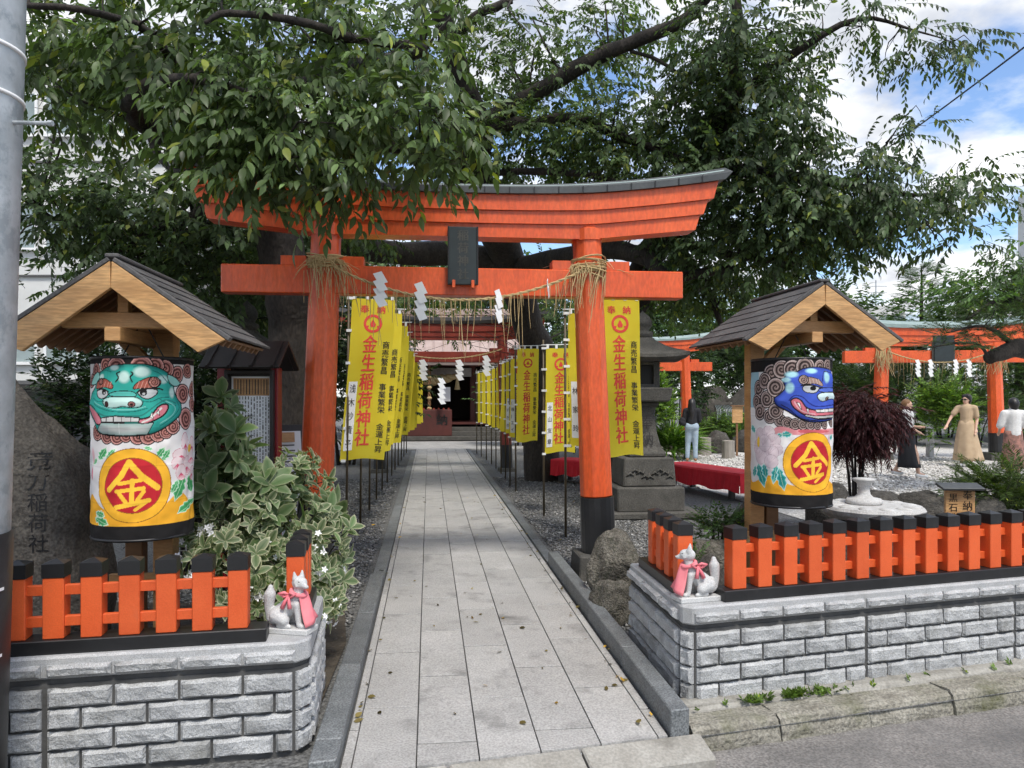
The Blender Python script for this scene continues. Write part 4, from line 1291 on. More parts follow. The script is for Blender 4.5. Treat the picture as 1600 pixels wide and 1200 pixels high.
# ------------------------------------------------------------------ big carved rock
me = rock_mesh(5, 5, 2, .12)
for v in me.vertices:
    x, y, z = v.co
    # tall leaning shoulder: high at the left, sloping to the right
    y *= .52
    if y < -.30: y = -.30 + (y + .30) * .15
    sl = 1.0 - .22 * max(0, x)
    v.co = (x * .80 * (1 + .12 * max(0, -z)), y, (z + .62) * 1.20 * sl)
me.materials.append(M['stele'])
sc_ = at(-28, 620, 4.95)
st = thing('carved_rock', 'big brown grey rock with a column of carved characters behind the fence', 'monument', (sc_.x, sc_.y, 0), R_(4))
obj('rock', me, st)
from mathutils.bvhtree import BVHTree
bv = BVHTree.FromPolygons([v.co.copy() for v in me.vertices], [tuple(p.vertices) for p in me.polygons])
def on_rock(x, z):
    h = bv.ray_cast(Vector((x, -3, z)), Vector((0, 1, 0)))[0]
    return (x, (h.y if h else -.3) - .004, z)
obj('carving', text_mesh('carving', [(c, .50 + .004 * i, 1.26 - i * .125, .12) for i, c in enumerate('竟刀稲荷社')], M['black'], on_rock, .004), st)

# ------------------------------------------------------------------ notice cabinet and leaning sign board
nb = at(384, 620, 6.6)
cab = thing('notice_cabinet', 'black and red notice cabinet with small pitched roof and a written sheet', 'notice board', (nb.x, nb.y, 0), TH - .12)
MB().box((-.21, .06, .95), (.075, .12, 1.9)).build('red_post', M['redcab'], cab, bevel=.005)
MB().box((.245, .06, .95), (.06, .12, 1.9)).build('red_post', M['redcab'], cab, bevel=.005)
MB().box((.04, .06, 1.30), (.46, .05, 1.15)).build('back_panel', M['darkwood'], cab)
for x in (-.155, .235): MB().box((x, -.005, 1.30), (.03, .08, 1.16)).build('frame', M['darkwood'], cab, bevel=.003)
for z in (.74, 1.86): MB().box((.04, -.006, z), (.38, .08, .03)).build('frame', M['darkwood'], cab, bevel=.003)
sh = MB().box((.04, .028, 1.30), (.345, .006, 1.05)).build('notice_sheet', M['paper'], cab)
MB().box((.04, .023, 1.735), (.31, .002, .15)).build('notice_heading', M['wood'], sh)
for k in range(12): MB().box((-.10 + .025 * k, .021, 1.735), (.008, .002, .13)).build('heading_stroke', M['ink'] if k % 3 else M['wooddark'], sh)
rt = random.Random(4); mb = MB()
for cx in range(13):
    z = 1.64
    while z > .82:
        L = rt.uniform(.008, .03)
        mb.box((-.11 + .025 * cx, .0235, z), (rt.uniform(.005, .011), .002, L)); z -= L + rt.uniform(.004, .012)
stuff(mb.build('writing', M['gilt'], sh))
for s in (-1, 1):
    a, b_ = Vector((.04, 0, 2.13)), Vector((.04, s * .30 + .02, 1.90))
    MB().slab([(-.29, a.y, a.z), (.37, a.y, a.z), (.37, b_.y, b_.z), (-.29, b_.y, b_.z)] if s < 0 else [(-.29, b_.y, b_.z), (.37, b_.y, b_.z), (.37, a.y, a.z), (-.29, a.y, a.z)], .025).build('roof_slope', M['darkwood'], cab, bevel=.003)
    for k in range(4): MB().bar((-.22 + .18 * k, s * .012, 2.112), (-.22 + .18 * k, s * .29, 1.895), .02, .035).build('roof_batten', M['darkwood'], cab)
sb = at(452, 620, 7.6)
sg = thing('sign_board', 'white leaning folding sign board behind the large torii pillar', 'sign', (sb.x, sb.y, 0), .5)
def leanp(x, z, y=0): return Vector((x, z * .22 + y, z))
for s in (1, -1):
    pts = [(-.2, 0, 0), (.2, 0, 0), (.2, .27, 1.36), (-.2, .27, 1.36)]
    pts = [(x, y if s > 0 else .56 - y, z) for x, y, z in pts]
    if s < 0: pts = pts[::-1]
    MB().slab(pts, .018).build('panel', M['darkwood'], sg)
pts = [(-.165, .005, .10), (.165, .005, .10), (.165, .245, 1.30), (-.165, .245, 1.30)]
MB().slab([(x, y - .008, z) for x, y, z in pts][::-1], .004).build('poster', M['white'], sg)
mb = MB()
for k in range(16):
    z = 1.16 - .055 * k
    mb.box((rt.uniform(-.01, .01), .2 * z - .030, z), (rt.uniform(.16, .26), .002, .014))
stuff(mb.build('writing', M['gilt'], sg))
MB().box((0, .02, 1.24), (.2, .004, .1), mat=Matrix.Rotation(-.2, 3, 'X')).build('poster_heading', M['wood'], sg, loc=(0, .19, 0))
# ------------------------------------------------------------------ yellow banners on poles
def cloth_mat(name, c, c2):
    m, nt, b, out = new_mat(name)
    N, Lk = nt.nodes.new, nt.links.new
    tc = N('ShaderNodeTexCoord'); no = N('ShaderNodeTexNoise'); no.inputs['Scale'].default_value = 2.5; no.inputs['Detail'].default_value = 5
    Lk(tc.outputs['Object'], no.inputs['Vector'])
    rp = N('ShaderNodeValToRGB'); rp.color_ramp.elements[0].position = .3; rp.color_ramp.elements[1].position = .7
    rp.color_ramp.elements[0].color = (*c, 1); rp.color_ramp.elements[1].color = (*c2, 1)
    Lk(no.outputs['Fac'], rp.inputs[0]); Lk(rp.outputs[0], b.inputs['Base Color'])
    b.inputs['Roughness'].default_value = .8
    t = N('ShaderNodeBsdfTranslucent'); Lk(rp.outputs[0], t.inputs['Color'])
    mx = N('ShaderNodeMixShader'); mx.inputs[0].default_value = .5
    Lk(b.outputs[0], mx.inputs[1]); Lk(t.outputs[0], mx.inputs[2]); Lk(mx.outputs[0], out.inputs[0])
    return m
M['yellow'] = cloth_mat('yellow banner cloth', (.90, .70, .03), (.95, .80, .06))
M['strip'] = pmat('white name strip', (.74, .74, .73), .8, var=.04)
def ring(fn, cx, cy, r0, r1, ys=1.0, n=28, a0=0, a1=6.28318):
    mb = MB(); vs = []
    for k in range(n + 1):
        a = a0 + (a1 - a0) * k / n
        vs += [fn(cx + r0 * math.cos(a), cy + r0 * ys * math.sin(a)), fn(cx + r1 * math.cos(a), cy + r1 * ys * math.sin(a))]
    mb.add(vs, [(2 * k, 2 * k + 2, 2 * k + 3, 2 * k + 1) for k in range(n)])
    return mb
def fan(fn, pts):
    c = (sum(p[0] for p in pts) / len(pts), sum(p[1] for p in pts) / len(pts))
    return [fn(*c)] + [fn(*p) for p in pts], [(0, 1 + i, 1 + (i + 1) % len(pts)) for i in range(len(pts))]
def banner(label, base, pole_top, w, z1, z0, yaw, name=None, tilt=(0, 0), swing=0.0, seed=0, text=True, mirror=False, group=None):
    """base: foot of the pole; cloth hangs from z1 to z0 beside the pole; swing shifts its bottom edge"""
    r = random.Random(seed)
    B = thing('yellow_banner', label, 'banner', base, yaw, group)
    s = -1 if mirror else 1
    h = z1 - z0
    tx, ty = tilt
    def pol(z): return Vector((tx * z / pole_top, ty * z / pole_top, z))
    MB().tube([pol(0) - Vector((0, 0, .06)), pol(pole_top * .5), pol(pole_top)], [.015, .0145, .013], 8).build('pole', M['bamboo'], B, smooth=True)
    zr = z1 + .045
    p = pol(zr)
    MB().tube([p + Vector((-s * .03, -.02, 0)), p + Vector((s * (w + .09), -.02, .012))], [.008, .007], 6).build('cross_rod', M['whiteplastic'], B, smooth=True)
    a1, a2, ph, ph2 = r.uniform(.02, .05), r.uniform(.008, .02), r.uniform(0, 6), r.uniform(0, 6)
    sk = r.uniform(-.02, .02)
    curl = r.uniform(-.14, .14)
    def fn(x, y, off=0.0):
        # x 0..1 from the pole, y 0 (bottom) .. 1 (top) -> local point; gentle waves and a curling lower edge
        z = z0 + y * h
        q = pol(z)
        dn = (1 - y)
        wx = s * (.035 + x * w) + swing * dn ** 1.3
        yy = -.02 + a1 * math.sin(x * 3.2 + dn * 2.2 + ph) * (.35 + dn) + a2 * math.sin(dn * 9 + x * 2 + ph2) + curl * dn * dn * (x - .4)
        return Vector((q.x + wx, q.y + yy - off, z + sk * x * dn + .012 * math.sin(x * 6 + ph) * dn))
    nx, ny = 8, 22
    mb = MB()
    mb.add([fn(i / nx, j / ny) for j in range(ny + 1) for i in range(nx + 1)],
           [(j * (nx + 1) + i, j * (nx + 1) + i + 1, (j + 1) * (nx + 1) + i + 1, (j + 1) * (nx + 1) + i) for j in range(ny) for i in range(nx)])
    cl_ = mb.build('cloth', M['yellow'], B, smooth=True)
    # loops to the rod and to the pole
    for k in range(4):
        q = fn(.06 + .29 * k, 1.0)
        MB().box(q + Vector((0, 0, .025)), (.034, .012, .062)).build('loop', M['whiteplastic'], B)
    for k in range(6):
        q = fn(0, 1 - k / 5.0); pq = pol(q.z)
        MB().bar(pq + Vector((-s * .022, -.016, 0)), q + Vector((s * .01, -.004, 0)), .024, .03).build('loop', M['whiteplastic'], B)
    if text:
        asp = h / w
        f3 = lambda x, y: fn(x if not mirror else 1 - x, y, .004)
        cs = .17   # character size as share of width
        def items(chars, x, y1, y0, sx): return [(c, x, y1 + (y0 - y1) * (i + .5) / len(chars), (y1 - y0) / len(chars) * 1.0, sx) for i, c in enumerate(chars)]
        red = [('奉', .30, .935, .055, .21), ('納', .68, .935, .055, .21)] + items('金生稲荷神社', .46, .775, .075, .34)
        stuff(obj('red_lettering', text_mesh('red_lettering', red, M['redink'], f3, .03), cl_))
        blk = items('商売繁昌', .84, .74, .53, .17) + items('事業繁栄', .84, .475, .285, .17) + items('金運上昇', .84, .225, .04, .17)
        stuff(obj('black_lettering', text_mesh('black_lettering', blk, M['ink'], f3, .022), cl_))
        ys = 1 / asp
        mb = ring(f3, .50, .845, .155, .215, ys)
        for k in range(3):
            a = math.pi / 2 + k * 2.0944
            pts = [(.50 + .15 * math.cos(a + .95) * .75, .845 + .15 * math.sin(a + .95) * .75 * ys), (.5 + .19 * math.cos(a), .845 + .19 * math.sin(a) * ys), (.50 + .15 * math.cos(a - .95) * .75, .845 + .15 * math.sin(a - .95) * .75 * ys), (.5, .845)]
            if k: mb.add(*fan(f3, [(.5 + .2 * math.cos(a + dd_), .845 + .2 * math.sin(a + dd_) * ys) for dd_ in (-.3, -.15, 0, .15, .3)] + [(.5 + .10 * math.cos(a), .845 + .10 * math.sin(a) * ys)]))
        mb.add(*fan(f3, [(.5, .845 + .10 * ys), (.43, .845 - .02 * ys), (.45, .845 - .08 * ys), (.55, .845 - .08 * ys), (.57, .845 - .02 * ys)]))
        obj('emblem', mb.mesh('emblem', M['redink']), cl_)
    if name:
        x0, x1 = (.05, .25) if not mirror else (.05, .25)
        f2 = lambda x, y: fn(x if not mirror else 1 - x, y, .003)
        mb = MB(); n = 10; y0, y1 = .06, .485
        mb.add([f2(xx, y0 + (y1 - y0) * k / n) for k in range(n + 1) for xx in (x0, x1)], [(2 * k, 2 * k + 1, 2 * k + 3, 2 * k + 2) for k in range(n)])
        o = mb.build('name_strip', M['strip'], cl_)
        f4 = lambda x, y: fn(x if not mirror else 1 - x, y, .006)
        m_ = len(name)
        obj('name_lettering', text_mesh('name_lettering', [(c, (x0 + x1) / 2, y1 + (y0 - y1) * (i + .5) / m_, .055, .15) for i, c in enumerate(name)], M['ink'], f4, .012), cl_)
    return B
GL, GRR = 'yellow banners left of the path as one walks in', 'yellow banners right of the path as one walks in'
nums = ['first', 'second', 'third', 'fourth', 'fifth', 'sixth', 'seventh', 'eighth', 'ninth', 'tenth', 'eleventh', 'twelfth']
# left row: pole foot pixel (px, depth), cloth width, top/bottom heights, swing
left = [(541, 8.8, .50, 2.78, .93, -.12, '浅木沙貴子'), (563, 10.0, .50, 2.76, .93, -.15, '有限会社'), (577, 11.3, .50, 2.70, .93, -.20, None), (588, 12.5, .48, 2.66, .9, -.12, '鈴木商店'),
        (597, 13.8, .46, 2.6, .9, -.16, None), (605, 15.1, .46, 2.56, .9, -.08, None), (612, 16.4, .46, 2.53, .9, -.12, None), (617, 17.7, .46, 2.5, .9, -.06, None), (622, 19.0, .46, 2.46, .9, -.04, None),
        (627, 20.3, .46, 2.44, .9, -.04, None), (631, 21.6, .46, 2.42, .9, -.02, None), (635, 22.9, .46, 2.4, .9, .0, None)]
for i, (px, d, w, z1, z0, sw, nm) in enumerate(left):
    p = at(px, 620, d)
    lb = ('front yellow nobori banner of the row facing the stone lantern side, beside the large torii pillar' if i == 0 else
          'yellow banner with red lettering, %s in the row on the notice cabinet side' % nums[i])
    if i == 0: lb = 'long yellow banner with red lettering, first in the row on the notice cabinet side'
    banner(lb, (p.x, p.y, 0), z1 + .12, w, z1, z0, TH + .25 + (.0, .12, -.1, .05, .16)[i % 5], nm, tilt=(.03, 0), swing=sw, seed=i + 1, text=i < 7, group=GL)
right = [(931, 8.55, .47, 2.73, .99, .07, None, .05), (884, 9.14, .47, 2.64, 1.06, .02, '林家玲', -.05), (850, 10.8, .42, 2.33, .86, -.02, '北山友章', -.1), (806, 13.6, .38, 2.50, .85, -.03, None, -.1), (797, 14.4, .40, 2.36, .9, -.02, '(株)エイ', -.5),
         (790, 15.6, .40, 2.36, .9, -.02, 'すすきの', -.6), (783, 16.8, .42, 2.38, .9, .0, None, -.5), (775, 18.0, .42, 2.36, .9, .0, None, -.4), (768, 19.2, .44, 2.36, .9, -.03, None, -.3), (760, 20.4, .44, 2.36, .9, .02, None, -.2), (752, 21.6, .46, 2.36, .9, .0, None, -.1), (745, 22.8, .46, 2.36, .9, .0, None, -.1)]
for i, (px, d, w, z1, z0, sw, nm, yw) in enumerate(right):
    p = at(px, 620, d)
    lb = 'yellow banner with red lettering, %s in the row on the red bench side' % nums[i]
    banner(lb, (p.x, p.y, 0), z1 + .12, w, z1, z0, TH + yw, nm, tilt=(-.01, 0), swing=sw, seed=50 + i, text=i < 9, group=GRR)

# ------------------------------------------------------------------ second torii and the shrine at the end of the path
c2 = PF(17.3, .33)
torii('older dark red torii gate standing over the path between the yellow banners', c2, TH, 1.42, .1, [2.92, 2.99, 3.10, 3.27, 3.40], (2.42, 2.66, 2.0), [2.1, 2.16, 2.24, 2.34, 2.4], .135,
      (M['oldred'], M['black'], M['darkwood']), base_h=.05, detail=False)
def T2(x, y, z):
    p = Matrix.Rotation(TH, 3, 'Z') @ Vector((x, y, 0)) + c2
    return Vector((p.x, p.y, z))
sag_rope('thin straw rope across the older dark red torii', T2(-1.3, -.16, 2.72), T2(1.3, -.16, 2.72), .22, .014, 14, .25, 9)
for k, x in enumerate((-1.0, -.45, .35, .95)):
    shide(T2(x, -.2, 2.56 - (.1 if abs(x) < .6 else 0)), .2, .42, TH, 'white zigzag paper streamer hanging on the older dark red torii', 'paper streamers on the older torii', 4)
SH = PF(30.5, .38)
shr = thing('shrine_hall', 'dark red wooden shrine hall with tiled roof at the end of the path', 'shrine', SH, TH)
M['shrinered'] = pmat('dark shrine red', (.075, .016, .012), .6, var=.25, sc=2)
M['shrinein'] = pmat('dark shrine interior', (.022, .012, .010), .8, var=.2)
M['rooftile'] = pmat('pale pink grey roof sheet', (.34, .25, .22), .6, c2=(.44, .34, .31), sc=2)
for k in range(3):
    MB().box((0, -1.25 + .35 * k + 2, .08 + .16 * k), (6.0 - .2 * k, 4.3, .16)).build('stone_step', M['stonelamp'], shr, bevel=.01)
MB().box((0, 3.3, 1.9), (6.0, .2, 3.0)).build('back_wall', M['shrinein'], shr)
for s in (-1, 1):
    MB().box((s * 3.0, 2.0, 1.95), (.2, 2.8, 3.0)).build('side_wall', M['shrinered'], shr)
    MB().box((s * 1.35, .2, 1.75), (.2, .2, 2.6)).build('column', M['shrinered'], shr, bevel=.02)
    MB().box((s * 2.75, .2, 1.75), (.2, .2, 2.6)).build('column', M['shrinered'], shr, bevel=.02)
    for k in range(3): MB().box((s * 2.05, .95, .75 + .35 * k), (1.3, .06, .07)).build('railing_bar', M['shrinered'], shr)
    MB().box((s * 2.05, 1.3, 1.5), (1.3, .06, 2.2)).build('lattice_door', M['shrinered'], shr)
MB().box((0, .2, 3.0), (6.2, .25, .3)).build('front_beam', M['shrinered'], shr, bevel=.02)
MB().box((0, .1, 2.62), (2.6, .06, .34)).build('curtain', M['palestone'], shr)
MB().box((0, 1.2, .62), (5.6, 3.6, .08)).build('floor', M['shrinered'], shr)
# curved roof
vs, fs = [], []
prof = [(-1.5, 2.95), (-1.0, 3.15), (-.2, 3.55), (.8, 4.2), (1.9, 5.1), (3.0, 4.2), (4.4, 3.3)]
for j, x in enumerate((-4.4, -2.2, 0, 2.2, 4.4)):
    up = .12 * (abs(x) / 4.4) ** 3
    for y, z in prof: vs.append((x, y, z + up))
n = len(prof)
for j in range(4):
    for k in range(n - 1): fs.append((j * n + k, (j + 1) * n + k, (j + 1) * n + k + 1, j * n + k + 1))
ro = MB().add(vs, fs).build('roof', M['rooftile'], shr); sd = ro.modifiers.new('thick', 'SOLIDIFY'); sd.thickness = .12; sd.offset = -1
for k in range(24):
    x = -4.2 + k * 8.4 / 23
    MB().tube([(x, y, z + .02 + .12 * (abs(x) / 4.4) ** 3) for y, z in prof], .035, 5).build('roof_rib', M['rooftile'], ro)
MB().box((0, 1.9, 5.2), (8.6, .3, .28)).build('ridge', M['rooftile'], ro, bevel=.03)
bx = thing('offering_box', 'dark red offering box with characters on the shrine steps', 'offering box', PF(29.6, .0, .16), TH)
MB().box((0, 0, .5), (1.75, .7, 1.0)).build('box', M['shrinered'], bx, bevel=.02)
stuff(obj('lettering', text_mesh('lettering', [('奉', -.5, .62, .45), ('納', .5, .62, .45)], M['black'], lambda x, y: (x, -.356, y), .03), bx))
for k in range(9): MB().box((-.75 + .1875 * k, 0, 1.03), (.06, .66, .06)).build('slat', M['oldred'], bx)
bs = PF(29.4, .02, 3.0)
br_ = thing('bell_rope', 'long twisted bell rope with orange tassel hanging before the shrine', 'rope', bs, TH)
mb = MB()
for ph in (0, 2.09, 4.19): mb.tube([(.035 * math.cos(k * .7 + ph), .035 * math.sin(k * .7 + ph), -.05 * k) for k in range(46)], .032, 6)
mb.build('cord', M['wooddark'], br_, smooth=True)
for k in range(5): MB().ell((0, 0, -.6 - .4 * k), (.10, .10, .07), 10, 6).build('knot', M['straw'], br_, smooth=True)
MB().lathe([(.04, -2.2), (.09, -2.25), (.10, -2.6), (.085, -2.62)], 12).build('tassel', M['vermil'], br_)
tr = thing('thick_straw_rope', 'thick pale straw rope slung under the shrine eaves', 'rope', PF(30.0, .1, 2.55), TH)
mb = MB()
for ph in (0, math.pi):
    pts, rr = [], []
    for k in range(41):
        f = k / 40; a = f * 26 + ph; e = math.sin(math.pi * f) ** .7
        pts.append((-1.15 + 2.3 * f, .08 * e * math.cos(a), .08 * e * math.sin(a) - .25 * e)); rr.append(.03 + .12 * e)
    mb.tube(pts, rr, 8)
mb.build('twist', M['straw'], tr, smooth=True)
MB().lathe([(.03, -.1), (.09, -.5), (.11, -.62)], 10, c=(1.0, 0, 0)).build('tassel', M['straw'], tr)
shide(PF(28.9, .48, 2.35), .32, .95, TH, 'large white zigzag paper streamer in front of the dark shrine interior', None, 5)
o = MB().box((0, 0, .0), (.42, .01, .55)).build('notice_paper', M['paper'], None, loc=PF(29.95, .62, 1.75), rot=(0, 0, TH))
tag(o, 'small white notice sheet on the shrine front beside the bell rope', 'notice')
pf = PF(26.5, .4)
struct(MB().box((0, 0, .0), (9, 4.2, .03), rz=TH).build('shrine_forecourt', M['tile'], None, loc=(pf.x, pf.y, -.012)))
# ------------------------------------------------------------------ stone lanterns
def stone_lantern(label, p, rz):
    t = thing('stone_lantern', label, 'stone lantern', (p.x, p.y, 0), rz)
    m = M['stonelamp']
    q = math.pi / 4; k = math.sqrt(2)
    MB().box((0.05, 0, .03), (1.25, 1.15, .09)).build('ground_slab', m, t, bevel=.015)
    MB().box((0, 0, .235), (.95, .9, .34)).build('base', m, t, bevel=.02)
    pd = MB().box((0, 0, .605), (.76, .74, .40), taper=.93).build('pedestal', m, t, bevel=.02)
    # carved wave relief on the pedestal
    r = random.Random(5)
    for i in range(9):
        x = -.28 + .07 * i; z = .58 + .05 * math.sin(i * 1.3)
        MB().tube([(x - .05, -.362, z - .03), (x, -.372, z + .02), (x + .05, -.365, z - .015), (x + .07, -.362, z + .05)], [.008, .018, .014, .004], 6).build('carved_wave', m, pd, smooth=True)
    MB().lathe([(.36 * k * .72, .81), (.37 * k * .72, .86), (.26 * k * .8, .95), (.19 * k * .85, 1.15), (.165 * k * .85, 1.38), (.19 * k * .8, 1.5), (.24 * k * .78, 1.53), (.24 * k * .78, 1.575)], 4, ph=q).build('shaft', m, t, bevel=.01)
    obj('carved_character', text_mesh('carved_character', [('奉', 0, 1.30, .2), ('納', 0, 1.06, .2)], M['darkwood'], lambda x, y: (x, -.205 - .09 * max(0, 1.2 - y) - .012, y), .01), t)
    MB().box((0, 0, 1.68), (.62, .62, .2), taper=1.12).build('platform', m, t, bevel=.02)
    fb = MB()
    for sx in (-1, 1):
        for sy in (-1, 1): fb.box((sx * .15, sy * .15, 1.965), (.09, .09, .37))
    for z in (1.80, 2.125): fb.box((0, 0, z), (.386, .386, .055))
    fb.build('fire_box', m, t, bevel=.008)
    MB().box((0, 0, 1.96), (.27, .27, .3)).build('hollow_shade', M['ink'], t)  # solid black block; its colour stands for the shade inside the fire box
    vs, fs = [], []
    n = 24
    prof = [(.02, 2.14), (.48, 2.145), (.57, 2.19), (.57, 2.235), (.44, 2.27), (.30, 2.36), (.16, 2.45), (.13, 2.49)]
    rf = MB()
    for r_, z in prof:
        for j in range(n):
            a = 2 * math.pi * j / n
            sq = 1 / max(abs(math.cos(a)), abs(math.sin(a))) ** .75
            up = .07 * max(0, sq - 1) / .3 * (1 if r_ > .4 else 0)
            vs.append((r_ * sq * math.cos(a), r_ * sq * math.sin(a), z + up * .6))
    for i in range(len(prof) - 1):
        for j in range(n): fs.append((i * n + j, i * n + (j + 1) % n, (i + 1) * n + (j + 1) % n, (i + 1) * n + j))
    fs.append(tuple((len(prof) - 1) * n + j for j in range(n)))
    rf.add(vs, fs).build('roof', m, t)
    MB().lathe([(.12, 2.47), (.15, 2.53), (.15, 2.57), (.09, 2.60), (.13, 2.66), (.135, 2.72), (.10, 2.79), (.03, 2.85), (.004, 2.88)], 16).build('finial', m, t, smooth=True)
    return t
p = at(1004, 620, 11.0)
stone_lantern('dark old stone lantern on a stepped base beside the red bench', p, TH)
p = at(386, 620, 9.8)
stone_lantern('dark old stone lantern hidden behind the notice cabinet', p, TH)

# ------------------------------------------------------------------ red cloth benches
def bench(label, a, b_, h=.44, w=.62):
    a, b_ = Vector((a.x, a.y, 0)), Vector((b_.x, b_.y, 0))
    d = b_ - a; L = d.length
    t = thing('red_bench', label, 'bench', (a + b_) / 2, math.atan2(d.y, d.x))
    MB().box((0, 0, h - .06), (L * .97, w * .9, .05)).build('seat_board', M['darkwood'], t)
    for sx in (-1, 1):
        for sy in (-1, 1): MB().box((sx * L * .36, sy * w * .33, (h - .08) / 2), (.08, .08, h - .08)).build('leg', M['darkwood'], t)
    vs, fs = [], []
    rr = random.Random(2)
    nx = 40
    for i in range(nx + 1):
        x = -L / 2 + L * i / nx
        e = .012 * math.sin(i * 1.7) + .006 * math.sin(i * 4.1)
        hang = h - .30 - .02 * math.sin(i * .5)
        vs += [(x, -w / 2 - .015 - e, hang), (x, -w / 2 - .004, h - .03), (x, -w / 2 + .02, h), (x, w / 2 - .02, h), (x, w / 2 + .004, h - .03), (x, w / 2 + .015 + e, hang)]
    for i in range(nx):
        for k in range(5): fs.append((i * 6 + k, (i + 1) * 6 + k, (i + 1) * 6 + k + 1, i * 6 + k + 1))
    for i in (0, nx):   # end drops
        sx = -1 if i == 0 else 1
        b0 = len(vs); x = sx * (L / 2 + .006)
        for k in range(9):
            y = -w / 2 + w * k / 8
            vs += [(x, y, h - .002), (x + sx * (.012 + .01 * math.sin(k * 1.9)), y, h - .31)]
        for k in range(8): fs.append((b0 + 2 * k, b0 + 2 * k + 2, b0 + 2 * k + 3, b0 + 2 * k + 1))
    o = MB().add(vs, fs).build('red_cloth', M['redcloth'], t)
    s = o.modifiers.new('thick', 'SOLIDIFY'); s.thickness = .006
    return t
bench('low bench under a bright red cloth in front of the log stumps', at(1052, 620, 14.3), at(1180, 620, 12.2))
bench('low bench under a red cloth behind the large torii pillar', at(872, 620, 15.2), at(960, 620, 14.6))

# ------------------------------------------------------------------ garden rocks
rocks = [
    ('mossy pale boulder between the path kerb and the short picket row', (968, 6.2), (.27, .28, .30), .26, 131, .2),
    ('lower mossy boulder on the gravel below the pale one by the kerb', (957, 5.72), (.17, .18, .19), .13, 132, 1.0),
    ('flat pale rock beside the little green bush', (1085, 5.95), (.30, .26, .22), .38, 33, .5),
    ('dark angular rock behind the fence gap with the fox', (1108, 5.25), (.20, .16, .30), .30, 34, .9),
    ('brown boulder beside the post of the blue lion lantern', (1163, 6.55), (.26, .26, .38), .42, 35, 2.0),
    ('dark rock under the blue lion lantern', (1240, 6.3), (.33, .25, .36), .30, 36, .4),
    ('black rock next to the lotus pedestal of the stone table', (1300, 8.4), (.34, .3, .36), .40, 37, 1.1),
    ('long black rock behind the stone table', (1392, 8.1), (.42, .3, .34), .38, 38, 0.3),
    ('dark ridge rock behind the small wooden sign', (1450, 7.9), (.5, .34, .40), .28, 39, 2.2),
    ('smooth brown rock beside the small wooden sign', (1545, 7.6), (.42, .3, .36), .30, 40, .2),
    ('dark rock beside the low juniper', (1590, 8.2), (.5, .4, .5), .30, 41, 1.2),
    ('dark rock beneath the stone table edge', (1320, 6.5), (.3, .22, .3), .25, 42, 1.7),
    ('dark rock standing behind the long fence by the wooden sign', (1430, 6.2), (.34, .22, .3), .22, 43, .2),
    ('grey rock at the edge of the pale gravel by a stump', (1047, 23.5), (.5, .4, .5), .2, 44, .2),
    ('round grey rock between two log stumps', (1119, 22.8), (.42, .4, .42), .25, 45, .9),
    ('grey rock beside the lone last stump', (1168, 23.4), (.5, .4, .45), .2, 46, .1),
    ('tall rock of the garden waterfall', (1108, 28.5), (.9, .8, 1.3), .9, 47, .5),
    ('dark rock face beside the garden waterfall', (1168, 28.0), (1.1, .8, 1.5), .7, 48, .8),
    ('rock below the garden waterfall', (1140, 26.5), (.9, .6, .5), .3, 49, .4),
]
for lb, (px, d), sz, z, sd, rz in rocks:
    p = at(px, 620, d)
    rock(lb, (p.x, p.y, z), sz, sd, rz, 'rock' if 'pale' not in lb and 'mossy' not in lb else 'mossrock', sub=4 if d < 7 else 3, cuts=10 if 'mossy' in lb else 5)
wf = at(1128, 620, 28.2)
w_ = thing('waterfall', 'thin white waterfall running down the dark garden rocks', 'waterfall', (wf.x, wf.y, 0))
mb = MB()
for k in range(14):
    x = -.35 + .055 * k
    mb.tube([(x, -.35, 1.35), (x + .01, -.62, 1.2), (x + .02, -.66, .6), (x + .01, -.68, .1)], [.012, .014, .016, .02], 5)
mb.build('water', M['bglass'], w_, smooth=True)
MB().box((0, .1, .8), (1.5, .8, 1.3)).build('rock_shelf', M['rock'], w_, bevel=.08)
# log stumps
def stump(label, px, d, r, h, sd):
    p = at(px, 620, d); rr = random.Random(sd)
    t = thing('log_stump', label, 'stump', (p.x, p.y, 0), 0, 'log stumps on the pale gravel')
    n = 18; prof = [(r * 1.04, -.02), (r, h * .3), (r * .97, h * .7), (r, h * .98), (r * .92, h)]
    mb = MB()
    ph = rr.uniform(0, 6)
    vs = []
    for q, z in prof:
        for k in range(n):
            a = 6.2832 * k / n; s = 1 + .05 * math.sin(3 * a + ph) + .03 * math.sin(7 * a)
            vs.append((q * s * math.cos(a), q * s * math.sin(a), z))
    mb.add(vs, [(i * n + k, i * n + (k + 1) % n, (i + 1) * n + (k + 1) % n, (i + 1) * n + k) for i in range(len(prof) - 1) for k in range(n)])
    mb.build('bark', M['logbark'], t)
    MB().add([(prof[-1][0] * math.cos(6.2832 * k / n) * .98, prof[-1][0] * math.sin(6.2832 * k / n) * .98, h + .004) for k in range(n)], [tuple(range(n))]).build('cut_face', M['logend'], t)
M['logbark'] = pmat('grey weathered log', (.20, .18, .155), .9, c2=(.33, .30, .265), sc=4, stretch=(6, 6, .6), bump=.6, bsc=14)
M['logend'] = pmat('cut log end', (.30, .26, .21), .85, c2=(.42, .38, .32), sc=9)
for i, (px, d, r, h, lb) in enumerate([(1027, 22.2, .17, .46, 'grey log stump nearest the dark stone lantern'), (1066, 22.0, .15, .5, 'grey log stump just in front of the woman in jeans'), (1078, 20.6, .15, .26, 'low grey log stump at the feet of the woman in jeans'),
                                       (1100, 22.0, .2, .48, 'wide grey log stump behind the handbag of the woman in jeans'), (1138, 20.9, .17, .46, 'grey log stump standing alone at the end of the row')]):
    stump(lb, px, d, r, h, i)

